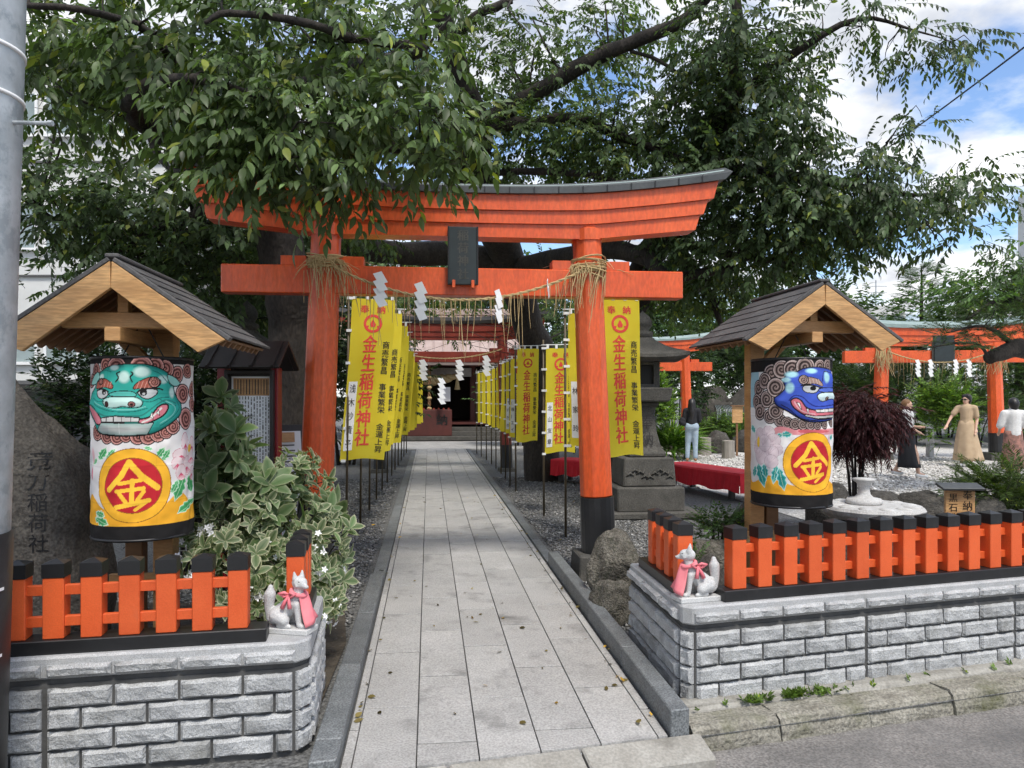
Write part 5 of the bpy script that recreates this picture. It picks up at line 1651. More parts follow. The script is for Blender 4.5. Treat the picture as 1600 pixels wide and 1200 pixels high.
# ------------------------------------------------------------------ stone table with a lotus pedestal, small wooden sign
tp = at(1362, 620, 6.75)
tb = thing('stone_table', 'pale scalloped stone table top with a lotus pedestal on it', 'stone table', (tp.x, tp.y, 0), .2)
n = 96; vs, fs = [], []
for r_, z in ((.36, .60), (.40, .64), (.415, .675), (.40, .70), (.2, .706), (.01, .707)):
    for k in range(n):
        a = 6.2832 * k / n; s = 1 + (.035 * abs(math.sin(a * 6)) if r_ > .3 else 0)
        vs.append((r_ * s * math.cos(a), r_ * s * math.sin(a), z))
for i in range(5):
    for k in range(n): fs.append((i * n + k, i * n + (k + 1) % n, (i + 1) * n + (k + 1) % n, (i + 1) * n + k))
fs.append(tuple(range(n - 1, -1, -1))); fs.append(tuple(5 * n + k for k in range(n)))
top = MB().add(vs, fs).build('top', M['palestone'], tb)
for k in range(12):
    a = 6.2832 * (k + .5) / 12
    MB().ell((.315 * math.cos(a), .315 * math.sin(a), .700), (.075, .06, .018), 12, 6, Matrix.Rotation(a, 3, 'Z')).build('petal', M['palestone'], top, smooth=True)
MB().lathe([(.30, .0), (.30, .12), (.24, .14), (.22, .5), (.30, .6)], 8).build('foot', M['stonelamp'], tb)
pd = MB().lathe([(.145, .705), (.155, .725), (.14, .755), (.08, .765), (.055, .79), (.045, .84), (.06, .89), (.095, .915), (.095, .93), (.02, .935)], 24, c=(-.04, .05, 0)).build('lotus_pedestal', M['palestone'], tb, smooth=True)
wp = at(1499, 620, 6.05)
ws = thing('wooden_sign', 'small roofed wooden sign with black characters behind the fence', 'sign', (wp.x, wp.y, 0), -.05)
MB().box((0, 0, .55), (.225, .03, .75)).build('board', M['woodx'], ws, bevel=.003)
MB().box((0, .03, .35), (.06, .05, .8)).build('stake', M['wooddark'], ws)
MB().box((0, -.01, .945), (.32, .13, .02), mat=Matrix.Rotation(.25, 3, 'X')).build('roof_board', M['roofmetal'], ws, bevel=.003)
stuff(obj('lettering', text_mesh('lettering', [(c, .055, .88 - i * .085, .08) for i, c in enumerate('奉納石')] + [(c, -.055, .86 - i * .078, .072) for i, c in enumerate('黒石造園')], M['ink'], lambda x, y: (x, -.0165, y), .014), ws))
sp = at(1152, 620, 21.5)
s2 = thing('garden_tag_board', 'tiny wooden board on a stake among the low green bushes', 'sign', (sp.x, sp.y, 0), .1)
MB().box((0, 0, 1.15), (.30, .03, .46)).build('board', M['woodx'], s2, bevel=.003)
MB().box((0, .03, .6), (.05, .04, 1.2)).build('stake', M['wooddark'], s2)
MB().box((0, -.01, 1.40), (.38, .12, .03)).build('roof_board', M['wooddark'], s2)

# ------------------------------------------------------------------ garden torii gates
pa = at(1075, 620, 23.0)
torii('orange torii gate in the garden behind the green bush and stumps', (pa.x - 1.35, pa.y, 0), 0.0, 1.35, .1, [2.98, 3.06, 3.17, 3.3, 3.4], (2.42, 2.68, 2.05), [2.02, 2.08, 2.14, 2.24, 2.3], .17,
      (M['vermil'], M['black'], M['verdigris']), base_h=.0, detail=False)
pb = at(1465, 620, 20.5)
torii('orange torii gate with pale green roof behind the woman in the beige dress', (pb.x, pb.y, 0), -.10, 1.50, .09, [3.0, 3.10, 3.27, 3.46, 3.62], (2.56, 2.88, 2.42), [2.36, 2.42, 2.5, 2.62, 2.7], .20,
      (M['vermil'], M['black'], M['verdigris']), base_h=.18, detail=False)
def TB(x, y, z):
    p = Matrix.Rotation(-.10, 3, 'Z') @ Vector((x, y, 0)) + Vector((pb.x, pb.y, 0))
    return Vector((p.x, p.y, z))
sag_rope('straw rope with hanging straws on the garden torii with the pale green roof', TB(-1.35, -.2, 2.86), TB(1.35, -.2, 2.86), .3, .016, 34, .55, 19)
for k, x in enumerate((-.6, -.28, .35, .68)):
    shide(TB(x, -.25, 2.62), .17, .42, .1, 'white zigzag paper streamer hanging on the garden torii rope', 'paper streamers on the garden torii', 4)
o = thing('garden_torii_plaque', 'dark plaque between the beams of the garden torii with the pale green roof', 'plaque', TB(.08, -.18, 2.58), -.1)
MB().box((0, 0, .34), (.5, .06, .7)).build('board', M['tablet'], o, bevel=.01)
MB().box((0, .03, .34), (.58, .05, .78)).build('frame', M['stonelamp'], o, bevel=.01)
for s in (-1, 1):   # straw knots on its pillars
    mb = MB(); r_ = random.Random(30 + s)
    for k in range(40):
        a = r_.uniform(3.1, 6.3); L = r_.uniform(.3, .75)
        q = TB(s * 1.43 + .22 * math.cos(a), .22 * math.sin(a), 2.93 + r_.uniform(-.06, .06))
        mb.tube([q, q + Vector((r_.uniform(-.1, .1), -.04, -L * .5)), q + Vector((r_.uniform(-.14, .14), -.03, -L))], [.012, .010, .005], 4)
    o = stuff(mb.build('straw_tassel', M['straw'], None)); tag(o, 'loose straw tied round a pillar of the garden torii %s' % ('by the red maple' if s < 0 else 'by the woman in the beige dress'), 'straw')
ab = at(1432, 620, 21.0)
a_ = thing('arched_railing', 'small arched yellow and white railing behind the dark red maple', 'railing', (ab.x, ab.y, 0), .2)
for y in (0, 1.2):
    MB().tube([(-.5 + .1 * k, y, .55 + .45 * math.sin(math.pi * (k / 10) * .55 + 1.0)) for k in range(11)], .035, 8).build('rail', M['wood'] if y else M['white'], a_, smooth=True)
MB().box((.42, 0, .4), (.16, .16, .8)).build('post', M['palestone'], a_, bevel=.02)
MB().box((-.5, 0, .4), (.1, .1, .8)).build('post', M['white'], a_, bevel=.02)

# ------------------------------------------------------------------ people
def wear(name, caps, mat, parent, vox=.018, sm=3, extra=None):
    mb = MB()
    for a, b_, ra, rb_ in caps: mb.capsule(a, b_, ra, rb_, 12)
    if extra: extra(mb)
    return remesh(mb.build(name, mat, parent), vox, sm)
def person(label, px, d, rz, arms, legs, garments, hair, h=1.62, head_yaw=0.0, z=0.0):
    """faces -y; arms = two (shoulder, elbow, wrist), legs = two (hip, knee, ankle)"""
    p = at(px, 620, d)
    t = thing('person', label, 'person', (p.x, p.y, z), rz)
    k = h / 1.62
    t.scale = (k, k, k)
    caps = [((0, 0, .90), (0, 0, 1.10), .125, .105), ((0, 0, 1.10), (0, 0, 1.30), .105, .12), ((-.11, 0, 1.315), (.11, 0, 1.315), .062, .062), ((0, 0, 1.30), (0, -.01, 1.43), .055, .047)]
    Hm = Matrix.Rotation(head_yaw, 3, 'Z'); hc = Vector((0, -.012, 1.50))
    hp = lambda x, y, z_: hc + Hm @ Vector((x, y, z_))
    caps += [(hp(0, .01, .02), hp(0, .015, .035), .082, .078), (hp(0, -.028, -.045), hp(0, -.02, .02), .052, .066), (hp(0, -.088, -.012), hp(0, -.078, .018), .012, .009)]
    for s in (-1, 1): caps.append((hp(s * .076, .012, -.02), hp(s * .078, .012, .02), .013, .015))
    for s, e, w in arms:
        s, e, w = Vector(s), Vector(e), Vector(w)
        caps += [(s, e, .046, .036), (e, w, .036, .024)]
        dr = (w - e).normalized(); sd = dr.cross(Vector((0, 1, 0)))
        if sd.length < .1: sd = Vector((1, 0, 0))
        sd.normalize(); palm = w + dr * .055
        caps.append((w, palm, .024, .030))
        for q in (-1.2, -.4, .4, 1.2):
            caps.append((palm + sd * q * .016, palm + sd * q * .019 + dr * (.075 - abs(q) * .008) + Vector((0, -.012, 0)), .0095, .0075))
        caps.append((w + sd * .026, w + sd * .045 + dr * .055 + Vector((0, -.01, 0)), .0105, .008))
    for hpj, kn, an in legs:
        hpj, kn, an = Vector(hpj), Vector(kn), Vector(an)
        caps += [(hpj, kn, .082, .056), (kn, an, .054, .036), (an, an + Vector((0, -.13, -.045)), .036, .03)]
    wear('body', caps, M['skin'], t, .012, 3)
    for s in (-1, 1):
        MB().ell(hp(s * .030, -.080, .014), (.013, .006, .007), 8, 5).build('eye', M['ink'], t)
    MB().ell(hp(0, -.080, -.052), (.020, .006, .006), 8, 5).build('mouth', M['pinklip'], t)
    garments(t, hp)
    hair(t, hp)
    return t
M['pinklip'] = pmat('lips', (.42, .13, .11), .5, var=.05)
M['blackcloth'] = pmat('black cloth', (.012, .012, .015), .85, var=.2, sc=12)
M['jeans'] = pmat('pale blue denim', (.26, .34, .42), .85, c2=(.38, .46, .53), sc=9)
M['beige'] = pmat('beige dress cloth', (.40, .285, .175), .8, c2=(.50, .37, .24), sc=7)
M['whitecloth'] = pmat('white knit', (.60, .59, .58), .9, c2=(.74, .73, .72), sc=40, bump=.4, bsc=90)
M['print_skirt'] = pmat('dark printed skirt', (.10, .07, .06), .85, c2=(.42, .20, .16), sc=16)
M['brownshoe'] = pmat('tan shoe', (.30, .15, .07), .6, var=.1)
def skirt(name, mat, parent, z_top, z_bot, r_top, r_bot, fold=.03, nf=9, lean=(0, 0), sx=1.0):
    n, m = 54, 10; vs, fs = [], []
    for j in range(m + 1):
        t = j / m; z = z_top + (z_bot - z_top) * t; r = r_top + (r_bot - r_top) * t ** .9
        for k in range(n):
            a = 6.2832 * k / n; rr = r * (1 + fold * t * math.sin(nf * a + t * 1.5) + fold * .5 * t * math.sin(4 * a + 1))
            vs.append((rr * math.cos(a) * sx + lean[0] * t * t, rr * math.sin(a) * .82 + lean[1] * t * t, z))
    for j in range(m):
        for k in range(n): fs.append((j * n + k, j * n + (k + 1) % n, (j + 1) * n + (k + 1) % n, (j + 1) * n + k))
    o = MB().add(vs, fs).build(name, mat, parent, smooth=True)
    s = o.modifiers.new('thick', 'SOLIDIFY'); s.thickness = .008
    return o
def shoes(t, legs, mat):
    for _, kn, an in legs:
        an = Vector(an)
        wear('shoe', [(an + Vector((0, .02, -.035)), an + Vector((0, -.14, -.05)), .045, .034)], mat, t, .012, 2)
# woman in jeans, seen from behind
lg = [((-.075, 0, .88), (-.085, -.02, .47), (-.09, .01, .09)), ((.075, 0, .88), (.10, -.03, .47), (.11, 0, .09))]
ar = [((-.165, 0, 1.32), (-.20, -.02, 1.06), (-.14, -.16, .98)), ((.165, 0, 1.32), (.21, .02, 1.06), (.16, -.14, 1.0))]
def g1(t, hp):
    wear('black_top', [((0, 0, .98), (0, 0, 1.12), .135, .122), ((0, 0, 1.12), (0, 0, 1.30), .122, .132), ((-.13, 0, 1.32), (.13, 0, 1.32), .072, .072)] +
         [(s, e, .062, .052) for s, e, w in ar] + [(e, Vector(e) * .4 + Vector(w) * .6, .052, .042) for s, e, w in ar], M['blackcloth'], t)
    wear('jeans', [((-.06, .02, .90), (.06, .02, .90), .125, .125)] + [(h_, k_, .10, .072) for h_, k_, a_ in lg] + [(k_, Vector(a_) + Vector((0, 0, .03)), .072, .058) for h_, k_, a_ in lg], M['jeans'], t)
    shoes(t, lg, M['brownshoe'])
    wear('handbag', [((.20, .08, .98), (.26, .08, 1.02), .07, .07), ((.19, .08, 1.06), (.25, .08, 1.1), .05, .05)], M['blackcloth'], t)
    MB().tube([(.14, .0, 1.37), (.19, .07, 1.25), (.22, .08, 1.08)], .010, 6).build('bag_strap', M['blackcloth'], t)
def h1(t, hp):
    wear('hair', [(hp(0, .02, .04), hp(0, .03, .03), .095, .092), (hp(0, .055, 0), hp(0, .085, -.22), .085, .085), (hp(0, .085, -.22), hp(0, .085, -.42), .085, .05), (hp(-.06, .03, -.02), hp(-.08, .05, -.2), .04, .04), (hp(.06, .03, -.02), hp(.08, .05, -.2), .04, .04)], M['hairblk'], t)
person('woman with long black hair, black top and pale jeans standing by the stumps', 1081, 19.6, R_(165), ar, lg, g1, h1, 1.60)
# woman in beige dress walking
lg2 = [((-.075, 0, .88), (-.09, -.07, .47), (-.09, -.02, .09)), ((.075, 0, .88), (.08, .02, .47), (.08, .12, .10))]
ar2 = [((-.165, 0, 1.32), (-.29, -.06, 1.12), (-.36, -.20, .93)), ((.165, 0, 1.32), (.20, .05, 1.05), (.19, -.06, .83))]
def g2(t, hp):
    wear('dress_bodice', [((0, 0, .95), (0, 0, 1.12), .135, .122), ((0, -.01, 1.12), (0, 0, 1.30), .124, .132), ((-.13, 0, 1.325), (.13, 0, 1.325), .072, .072)] + [(s, Vector(s) * .35 + Vector(e) * .65, .066, .066) for s, e, w in ar2], M['beige'], t)
    skirt('dress_skirt', M['beige'], t, 1.04, .13, .135, .29, .06, 8, (.04, .02))
    shoes(t, lg2, M['white'])
    for s in (-1, 1): MB().ell(hp(s * .034, -.088, .014), (.030, .012, .019), 10, 6).build('sunglass_lens', M['ink'], t)
    MB().tube([hp(-.07, -.01, .016), hp(-.066, -.075, .02), hp(0, -.098, .02), hp(.066, -.075, .02), hp(.07, -.01, .016)], .005, 5).build('sunglass_frame', M['ink'], t)
def h2(t, hp):
    wear('hair', [(hp(0, .03, .05), hp(0, .04, .03), .100, .098), (hp(0, .065, -.01), hp(0, .07, -.07), .075, .055), (hp(-.055, -.01, .08), hp(.055, -.01, .08), .05, .05), (hp(.075, .02, .02), hp(.08, .03, -.04), .03, .022), (hp(-.075, .02, .02), hp(-.08, .03, -.04), .03, .022)], M['hairblk'], t)
person('woman in long beige dress and sunglasses walking on the pale gravel', 1510, 18.3, R_(-38), ar2, lg2, g2, h2, 1.70, R_(-28))
# woman half hidden by the maple
lg3 = [((-.075, 0, .88), (-.08, -.16, .48), (-.08, -.20, .10)), ((.075, 0, .88), (.08, .04, .47), (.08, .22, .13))]
ar3 = [((-.165, 0, 1.32), (-.19, -.02, 1.06), (-.17, -.18, .96)), ((.165, 0, 1.32), (.20, -.05, 1.06), (.13, -.22, 1.05))]
def g3(t, hp):
    wear('white_top', [((0, 0, .96), (0, 0, 1.12), .135, .122), ((0, 0, 1.12), (0, 0, 1.30), .122, .132), ((-.13, 0, 1.325), (.13, 0, 1.325), .072, .072)] + [(s, e, .066, .058) for s, e, w in ar3], M['whitecloth'], t)
    skirt('black_skirt', M['blackcloth'], t, 1.02, .22, .14, .25, .05, 7, (.0, -.04))
    shoes(t, lg3, M['white'])
def h3(t, hp):
    wear('hair', [(hp(0, .03, .04), hp(0, .04, .03), .092, .09), (hp(0, .10, .0), hp(0, .16, -.14), .035, .03)], M['wooddark'], t)
person('woman in white top and long black skirt walking behind the dark red maple', 1417, 15.7, R_(70), ar3, lg3, g3, h3, 1.60)
# person seen from behind at the garden edge
lg4 = [((-.075, 0, .88), (-.085, -.02, .47), (-.09, .01, .09)), ((.075, 0, .88), (.09, -.03, .47), (.095, 0, .09))]
ar4 = [((-.165, 0, 1.32), (-.23, -.03, 1.08), (-.18, -.16, .95)), ((.165, 0, 1.32), (.23, -.03, 1.08), (.18, -.16, .95))]
def g4(t, hp):
    wear('white_knit_top', [((0, 0, .92), (0, 0, 1.12), .15, .135), ((0, 0, 1.12), (0, 0, 1.30), .14, .14), ((-.13, 0, 1.32), (.13, 0, 1.32), .078, .078)] + [(s, e, .075, .07) for s, e, w in ar4], M['whitecloth'], t)
    skirt('printed_skirt', M['print_skirt'], t, .98, .25, .15, .22, .04, 7)
    shoes(t, lg4, M['brownshoe'])
def h4(t, hp):
    wear('hair', [(hp(0, .03, .04), hp(0, .045, .01), .100, .10), (hp(0, .05, -.02), hp(0, .06, -.06), .085, .07)], M['hairblk'], t)
person('person with black hair, white knit top and printed skirt seen from behind', 1583, 15.2, R_(175), ar4, lg4, g4, h4, 1.62)
# ------------------------------------------------------------------ foliage
def leaf_geo(hi, width=.23, fold=.22, curl=.18):
    """leaf of unit length along +x"""
    if hi:
        st = [(.0, .02), (.22, width * .82), (.5, width), (.78, width * .55)]
    else:
        st = [(.45, width)]
    V = [(0, 0, 0)]
    if hi: st = st[1:]
    for t, w in st:
        zc = -curl * t * t
        V += [(t, w, zc + fold * w), (t, 0, zc), (t, -w, zc + fold * w)]
    V.append((1, 0, -curl))
    T = [(0, 2, 1), (0, 3, 2)]
    for k in range(len(st) - 1):
        a = 1 + 3 * k; b_ = a + 3
        T += [(a, a + 1, b_ + 1), (a, b_ + 1, b_), (a + 1, a + 2, b_ + 2), (a + 1, b_ + 2, b_ + 1)]
    a = 1 + 3 * (len(st) - 1); tip = len(V) - 1
    T += [(a, a + 1, tip), (a + 1, a + 2, tip)]
    return np.array(V), np.array(T)
def frame(d, up):
    x = d / np.linalg.norm(d); z = up - x * np.dot(up, x); n = np.linalg.norm(z)
    z = z / n if n > 1e-3 else np.array([0, 1, 0]); y = np.cross(z, x)
    return np.stack([x, y, z], 1)
def leaf_var():
    """broad leaf with a separate margin: five points across at four stations"""
    st = [(.10, .08), (.30, .20), (.55, .235), (.80, .14)]
    V = [(0, 0, 0)]
    for t, w in st:
        for q in (1, .72, 0, -.72, -1): V.append((t, w * q, -.22 * t * t + .25 * w * abs(q)))
    V.append((1, 0, -.22)); T = []
    for q in range(4): T.append((0, 2 + q, 1 + q))
    for k in range(3):
        for q in range(4):
            a = 1 + 5 * k + q; T += [(a, a + 1, a + 6), (a, a + 6, a + 5)]
    for q in range(4): T.append((16 + q, 17 + q, 21))
    return np.array(V), np.array(T)
def twig(r, n_leaf, L, leaf, hi, droop=.5, width=.23, curl=.18, spread=.9, stem=.0035, sag=.25, whorl=False):
    LV, LT = leaf_var() if whorl else leaf_geo(hi, width, .22, curl)
    Vs, Ts, ids, mi = [], [], [], []
    nv = 0
    def sp(t): return np.array([L * t, 0.06 * L * math.sin(t * 3), -sag * L * t * t])
    if stem:
        pts = [sp(t) for t in (0, .5, 1)]
        for i in range(2):
            a, b_ = pts[i], pts[i + 1]
            ra, rb_ = stem * (1 - .35 * i), stem * (.65 - .35 * i)
            q = [a + np.array([0, ra, 0]), a + np.array([0, -ra * .6, ra]), a + np.array([0, -ra * .6, -ra]), b_ + np.array([0, rb_, 0]), b_ + np.array([0, -rb_ * .6, rb_]), b_ + np.array([0, -rb_ * .6, -rb_])]
            Vs.append(np.array(q)); Ts.append(np.array([(0, 1, 4), (0, 4, 3), (1, 2, 5), (1, 5, 4), (2, 0, 3), (2, 3, 5)]) + nv); nv += 6
            ids += [-1] * 6; mi += [1] * 6
    for k in range(n_leaf):
        if whorl:
            t = 1.0 if k < n_leaf * .7 else .6; a = k * 2.39996
            d = np.array([.25 + .6 * r.random(), math.cos(a), math.sin(a)])
            up = np.array([1.0, 0, 0]) + .2 * np.array([0, r.uniform(-1, 1), r.uniform(-1, 1)])
        else:
            t = .12 + .88 * (k + .5) / n_leaf; s = 1 if k % 2 else -1
            d = np.array([.75, s * spread * r.uniform(.6, 1.1), -droop * r.uniform(.4, 1.5)])
            if k == n_leaf - 1: d = np.array([1, 0, -droop])
            up = np.array([r.uniform(-.4, .4), r.uniform(-.5, .5), 1.0])
        Rm = frame(d, up)
        sc = leaf * r.uniform(.7, 1.2)
        V = (LV * sc) @ Rm.T + sp(t)
        Vs.append(V); Ts.append(LT + nv); nv += len(V); ids += [k] * len(V); mi += [0] * len(LT)
    return np.concatenate(Vs), np.concatenate(Ts), np.array(ids), np.array(mi)
def scatter(rn, temps, P, D, S, tint, roll=.5, var=.30, yellow=.06, edge=None, up=(0, 0, 1)):
    """copies twig templates to points P with directions D; returns arrays for one crown mesh"""
    AV, AT, AM, AC = [], [], [], []; nv = 0
    k = rn.integers(0, len(temps), len(P))
    tint = np.array(tint)
    for ti, (V, T, ids, mi) in enumerate(temps):
        sel = np.where(k == ti)[0]
        if not len(sel): continue
        d = D[sel] / np.linalg.norm(D[sel], axis=1, keepdims=True)
        u = np.tile(np.array(up, float), (len(sel), 1)) + rn.normal(0, roll, (len(sel), 3)) * .5
        z = u - d * np.sum(u * d, 1, keepdims=True); z /= np.linalg.norm(z, axis=1, keepdims=True) + 1e-9
        y = np.cross(z, d)
        Rm = np.stack([d, y, z], 2) * S[sel][:, None, None]
        W = np.einsum('nij,vj->nvi', Rm, V) + P[sel][:, None, :]
        n = len(sel)
        AV.append(W.reshape(-1, 3)); AT.append((T[None] + (np.arange(n) * len(V))[:, None, None] + nv).reshape(-1, 3)); nv += n * len(V)
        AM.append(np.tile(mi, n))
        nl = ids.max() + 2
        f = np.exp(rn.normal(0, var, (n, nl))) * np.exp(rn.normal(0, var * .6, (n, 1)))
        c = tint[None, None] * f[..., None]
        yl = rn.random((n, nl)) < yellow
        c = np.where(yl[..., None], c * np.array([2.2, 1.7, .8]), c)
        cc = c[:, ids, :]
        if edge is not None:
            e = np.tile(edge[ti][None, :, None], (n, 1, 3)); cc = cc * (1 - e) + np.array([.62, .60, .42]) * e
        AC.append(np.clip(cc, 0, .9).reshape(-1, 3))
    return np.concatenate(AV), np.concatenate(AT), np.concatenate(AM), np.concatenate(AC)
M['leaf'] = tint_mat('glossy green leaves', rough=.45, transl=.32, spec=.32, gain=1.0)
M['leafback'] = tint_mat('green leaves', rough=.55, transl=.34, spec=.3, gain=1.0)
rg = random.Random(99)
TW_HI = [twig(rg, 12, .64, .158, True, .75, .20, .25, .8, .0040, .35) for _ in range(8)]
TW_LO = [twig(rg, 13, .58, .125, False, .6, .25, .22, .85, .0035, .22) for _ in range(8)]
TW_LACE = [twig(rg, 12, .66, .120, True, .75, .21, .28, .8, .0040, .3) for _ in range(8)]
TW_FINE = [twig(rg, 15, .30, .060, False, .3, .24, .1, .9, .002, .1) for _ in range(6)]
TW_NEEDLE = [twig(rg, 34, .42, .10, False, .15, .07, .05, 1.0, .003, .1) for _ in range(5)]
TW_MAPLE = [twig(rg, 26, .34, .075, False, 1.1, .11, .3, .8, .0018, .7) for _ in range(6)]
TW_BLADE = [twig(rg, 9, .05, .55, True, -.4, .035, .5, .35, 0, 0) for _ in range(4)]
def blob_pts(rn, blobs, center=None, droop=.15, flat=.55):
    P, D = [], []
    for c, rad, n in blobs:
        c = np.array(c)
        q = rn.normal(0, 1, (n, 3)); q /= np.linalg.norm(q, axis=1, keepdims=True)
        q *= rn.random((n, 1)) ** .38
        pts = c + q * np.array(rad)
        o = np.array(center) if center is not None else c - np.array([0, 0, rad[2] * .5])
        d = (pts - o); d /= np.linalg.norm(d, axis=1, keepdims=True) + 1e-6
        d[:, 2] *= flat
        d = d * .8 + rn.normal(0, .55, (n, 3)); d[:, 2] = d[:, 2] * .6 - droop
        P.append(pts); D.append(d)
    return np.concatenate(P), np.concatenate(D)
def pxblob(px, py, d, rx, ry, rd, n): return (tuple(at(px, py, d)), (rx * d / F, rd, ry * d / F), n)
def limb_tube(mb, pts, n=9):
    """pts: (px, py, depth, radius) -> smooth wobbling tube"""
    P3 = [at(a, b_, c) for a, b_, c, r in pts]; R3 = [p[3] for p in pts]
    out, rr = [], []
    for i in range(len(P3) - 1):
        p0, p1, p2, p3 = P3[max(i - 1, 0)], P3[i], P3[i + 1], P3[min(i + 2, len(P3) - 1)]
        for k in range(4):
            t = k / 4
            out.append(.5 * ((2 * p1) + (-p0 + p2) * t + (2 * p0 - 5 * p1 + 4 * p2 - p3) * t * t + (-p0 + 3 * p1 - 3 * p2 + p3) * t ** 3)
                       + Vector((rg.uniform(-1, 1), rg.uniform(-1, 1), rg.uniform(-1, 1))) * R3[i] * .14)
            rr.append((R3[i] + (R3[i + 1] - R3[i]) * t) * rg.uniform(.92, 1.1))
    out.append(P3[-1]); rr.append(R3[-1])
    mb.tube(out, rr, n)
    return out
def tree(name, label, trunk, limbs, crowns, cat='tree', group=None, seed=1, branch=True, bark='bark'):
    """crowns: (part name, templates, blobs, tint, scale, material, centre)"""
    rn = np.random.default_rng(seed)
    base = at(trunk[0][0], trunk[0][1], trunk[0][2])
    t = thing(name, label, cat, (base.x, base.y, 0), 0, group)
    org = Vector((base.x, base.y, 0))
    sk = []
    mb = MB(); sk += limb_tube(mb, trunk, 12)
    mb.v = [tuple(Vector(v) - org) for v in mb.v]
    mb.build('trunk', M[bark], t, smooth=True)
    for l in limbs:
        mb = MB(); sk += limb_tube(mb, l, 8)
        mb.v = [tuple(Vector(v) - org) for v in mb.v]
        mb.build('limb', M[bark], t, smooth=True)
    S = np.array([tuple(p) for p in sk])
    bb = MB()
    for nm, temps, blobs, tint, sc, mat, droop in crowns:
        P, D = blob_pts(rn, blobs, None, droop)
        if branch:   # thin branches from the limbs to the clumps
            for c, rad, n in blobs:
                for q in range(max(2, n // 14)):
                    e = np.array(c) + rn.normal(0, .45, 3) * np.array(rad)
                    j = np.argmin(np.linalg.norm(S - e, axis=1)); a = S[j]
                    m_ = (a + e) / 2 + rn.normal(0, .12, 3) * np.linalg.norm(e - a) + np.array([0, 0, .08])
                    pts = [a + (m_ - a) * k * .5 for k in range(3)] + [m_ + (e - m_) * .5, e]
                    L = np.linalg.norm(e - a)
                    r0 = min(.006 + .010 * L, .022) if L < 2.5 else .007
                    bb.tube([Vector(p) + Vector(rn.normal(0, .01, 3)) - org for p in pts], [r0, r0 * .85, r0 * .65, r0 * .45, .003], 5)
        V, T, mi, C = scatter(rn, temps, P, D, np.full(len(P), sc) * rn.uniform(.75, 1.2, len(P)), tint)
        V -= np.array(tuple(org))
        me = mesh_np(nm, V, T, [M[mat], M[bark]], mi, C)
        obj(nm, me, t)
    if bb.v: stuff(bb.build('branches', M[bark], t, smooth=True))
    return t
GREEN_NEAR = (.085, .128, .048); GREEN_MID = (.075, .115, .044); GREEN_DK = (.062, .096, .042)
X = pxblob
# the cherry tree left of the path: its low boughs hang in front of the torii
tree('cherry_tree', 'large cherry tree whose low leafy boughs hang over one end of the torii',
     [(452, 1090, 9.3, .36), (453, 800, 9.3, .31), (455, 640, 9.3, .29), (452, 500, 9.2, .27), (440, 380, 9.0, .25), (415, 280, 8.7, .2)],
     [[(415, 280, 8.7, .2), (330, 240, 8.0, .13), (228, 195, 6.2, .075), (204, 158, 5.6, .062), (240, 130, 5.3, .048), (310, 124, 5.1, .034), (400, 150, 5.1, .018)],
      [(415, 280, 8.7, .16), (470, 130, 8.3, .10), (660, 82, 6.2, .035), (560, 62, 5.5, .030), (480, 36, 5.1, .026), (360, 20, 5.0, .022), (320, 36, 4.95, .012)],
      [(330, 240, 8.0, .08), (260, 80, 6.0, .035), (160, 22, 5.2, .026), (40, 8, 5.0, .018)],
      [(415, 280, 8.7, .1), (480, 240, 7.0, .06), (560, 230, 6.0, .03), (660, 240, 5.6, .015)],
      [(415, 280, 8.7, .12), (300, 340, 9.4, .07), (170, 370, 9.8, .04), (60, 330, 9.8, .02)],
      [(228, 195, 6.2, .04), (262, 262, 5.6, .02), (330, 262, 5.3, .012), (420, 250, 5.2, .006)]],
     [('near_foliage', TW_HI, [X(360, 232, 5.3, 40, 14, .3, 14), X(440, 250, 5.25, 60, 14, .3, 22), X(520, 262, 5.25, 40, 14, .3, 16), X(400, 285, 5.2, 40, 8, .2, 8), X(510, 300, 5.2, 20, 10, .2, 5), X(722, 250, 5.3, 12, 20, .15, 6), X(640, 240, 5.3, 50, 12, .3, 14), X(120, 30, 6.1, 115, 70, 0.8, 86), X(110, 120, 6.3, 85, 80, 0.8, 74), X(300, 40, 5.9, 140, 75, 0.8, 108), X(270, 130, 5.9, 120, 50, 0.7, 80), X(470, 60, 5.9, 130, 80, 0.8, 108), X(420, 150, 5.5, 140, 50, 0.6, 106),
                               X(350, 193, 5.35, 60, 26, 0.4, 36), X(470, 193, 5.3, 80, 26, 0.4, 48), X(420, 226, 5.25, 60, 14, 0.3, 20), X(500, 228, 5.25, 40, 12, 0.3, 10), X(610, 140, 5.7, 105, 75, 0.6, 92), X(640, 183, 5.4, 70, 25, 0.4, 40), X(716, 205, 5.3, 14, 26, 0.2, 8),
                               X(385, 256, 5.25, 20, 10, 0.2, 6), X(600, 10, 6.1, 120, 55, 0.8, 66), X(60, 60, 6, 40, 120, 0.5, 28)], GREEN_NEAR, .64, 'leaf', .3),
      ('back_foliage', TW_LO, [X(75, 300, 9.2, 60, 60, 1, 81), X(60, 420, 10, 36, 40, .8, 27), X(150, 330, 9.5, 90, 60, 1.2, 148), X(260, 340, 9.4, 110, 80, 1.4, 229), X(190, 400, 10.5, 80, 40, 1.2, 81), X(350, 420, 10.2, 110, 80, 1.4, 256), X(300, 500, 11.2, 120, 50, 1.4, 162), X(420, 480, 11.5, 60, 90, 1, 148),
                               X(400, 340, 9.6, 110, 70, 1.2, 162), X(560, 320, 10.5, 110, 60, 1.2, 135), X(60, 150, 9.5, 70, 150, 1.2, 94), X(250, 120, 9, 170, 90, 1.2, 94), X(450, 60, 9, 150, 60, 1.2, 81)], GREEN_DK, .88, 'leafback', .15)], seed=3)
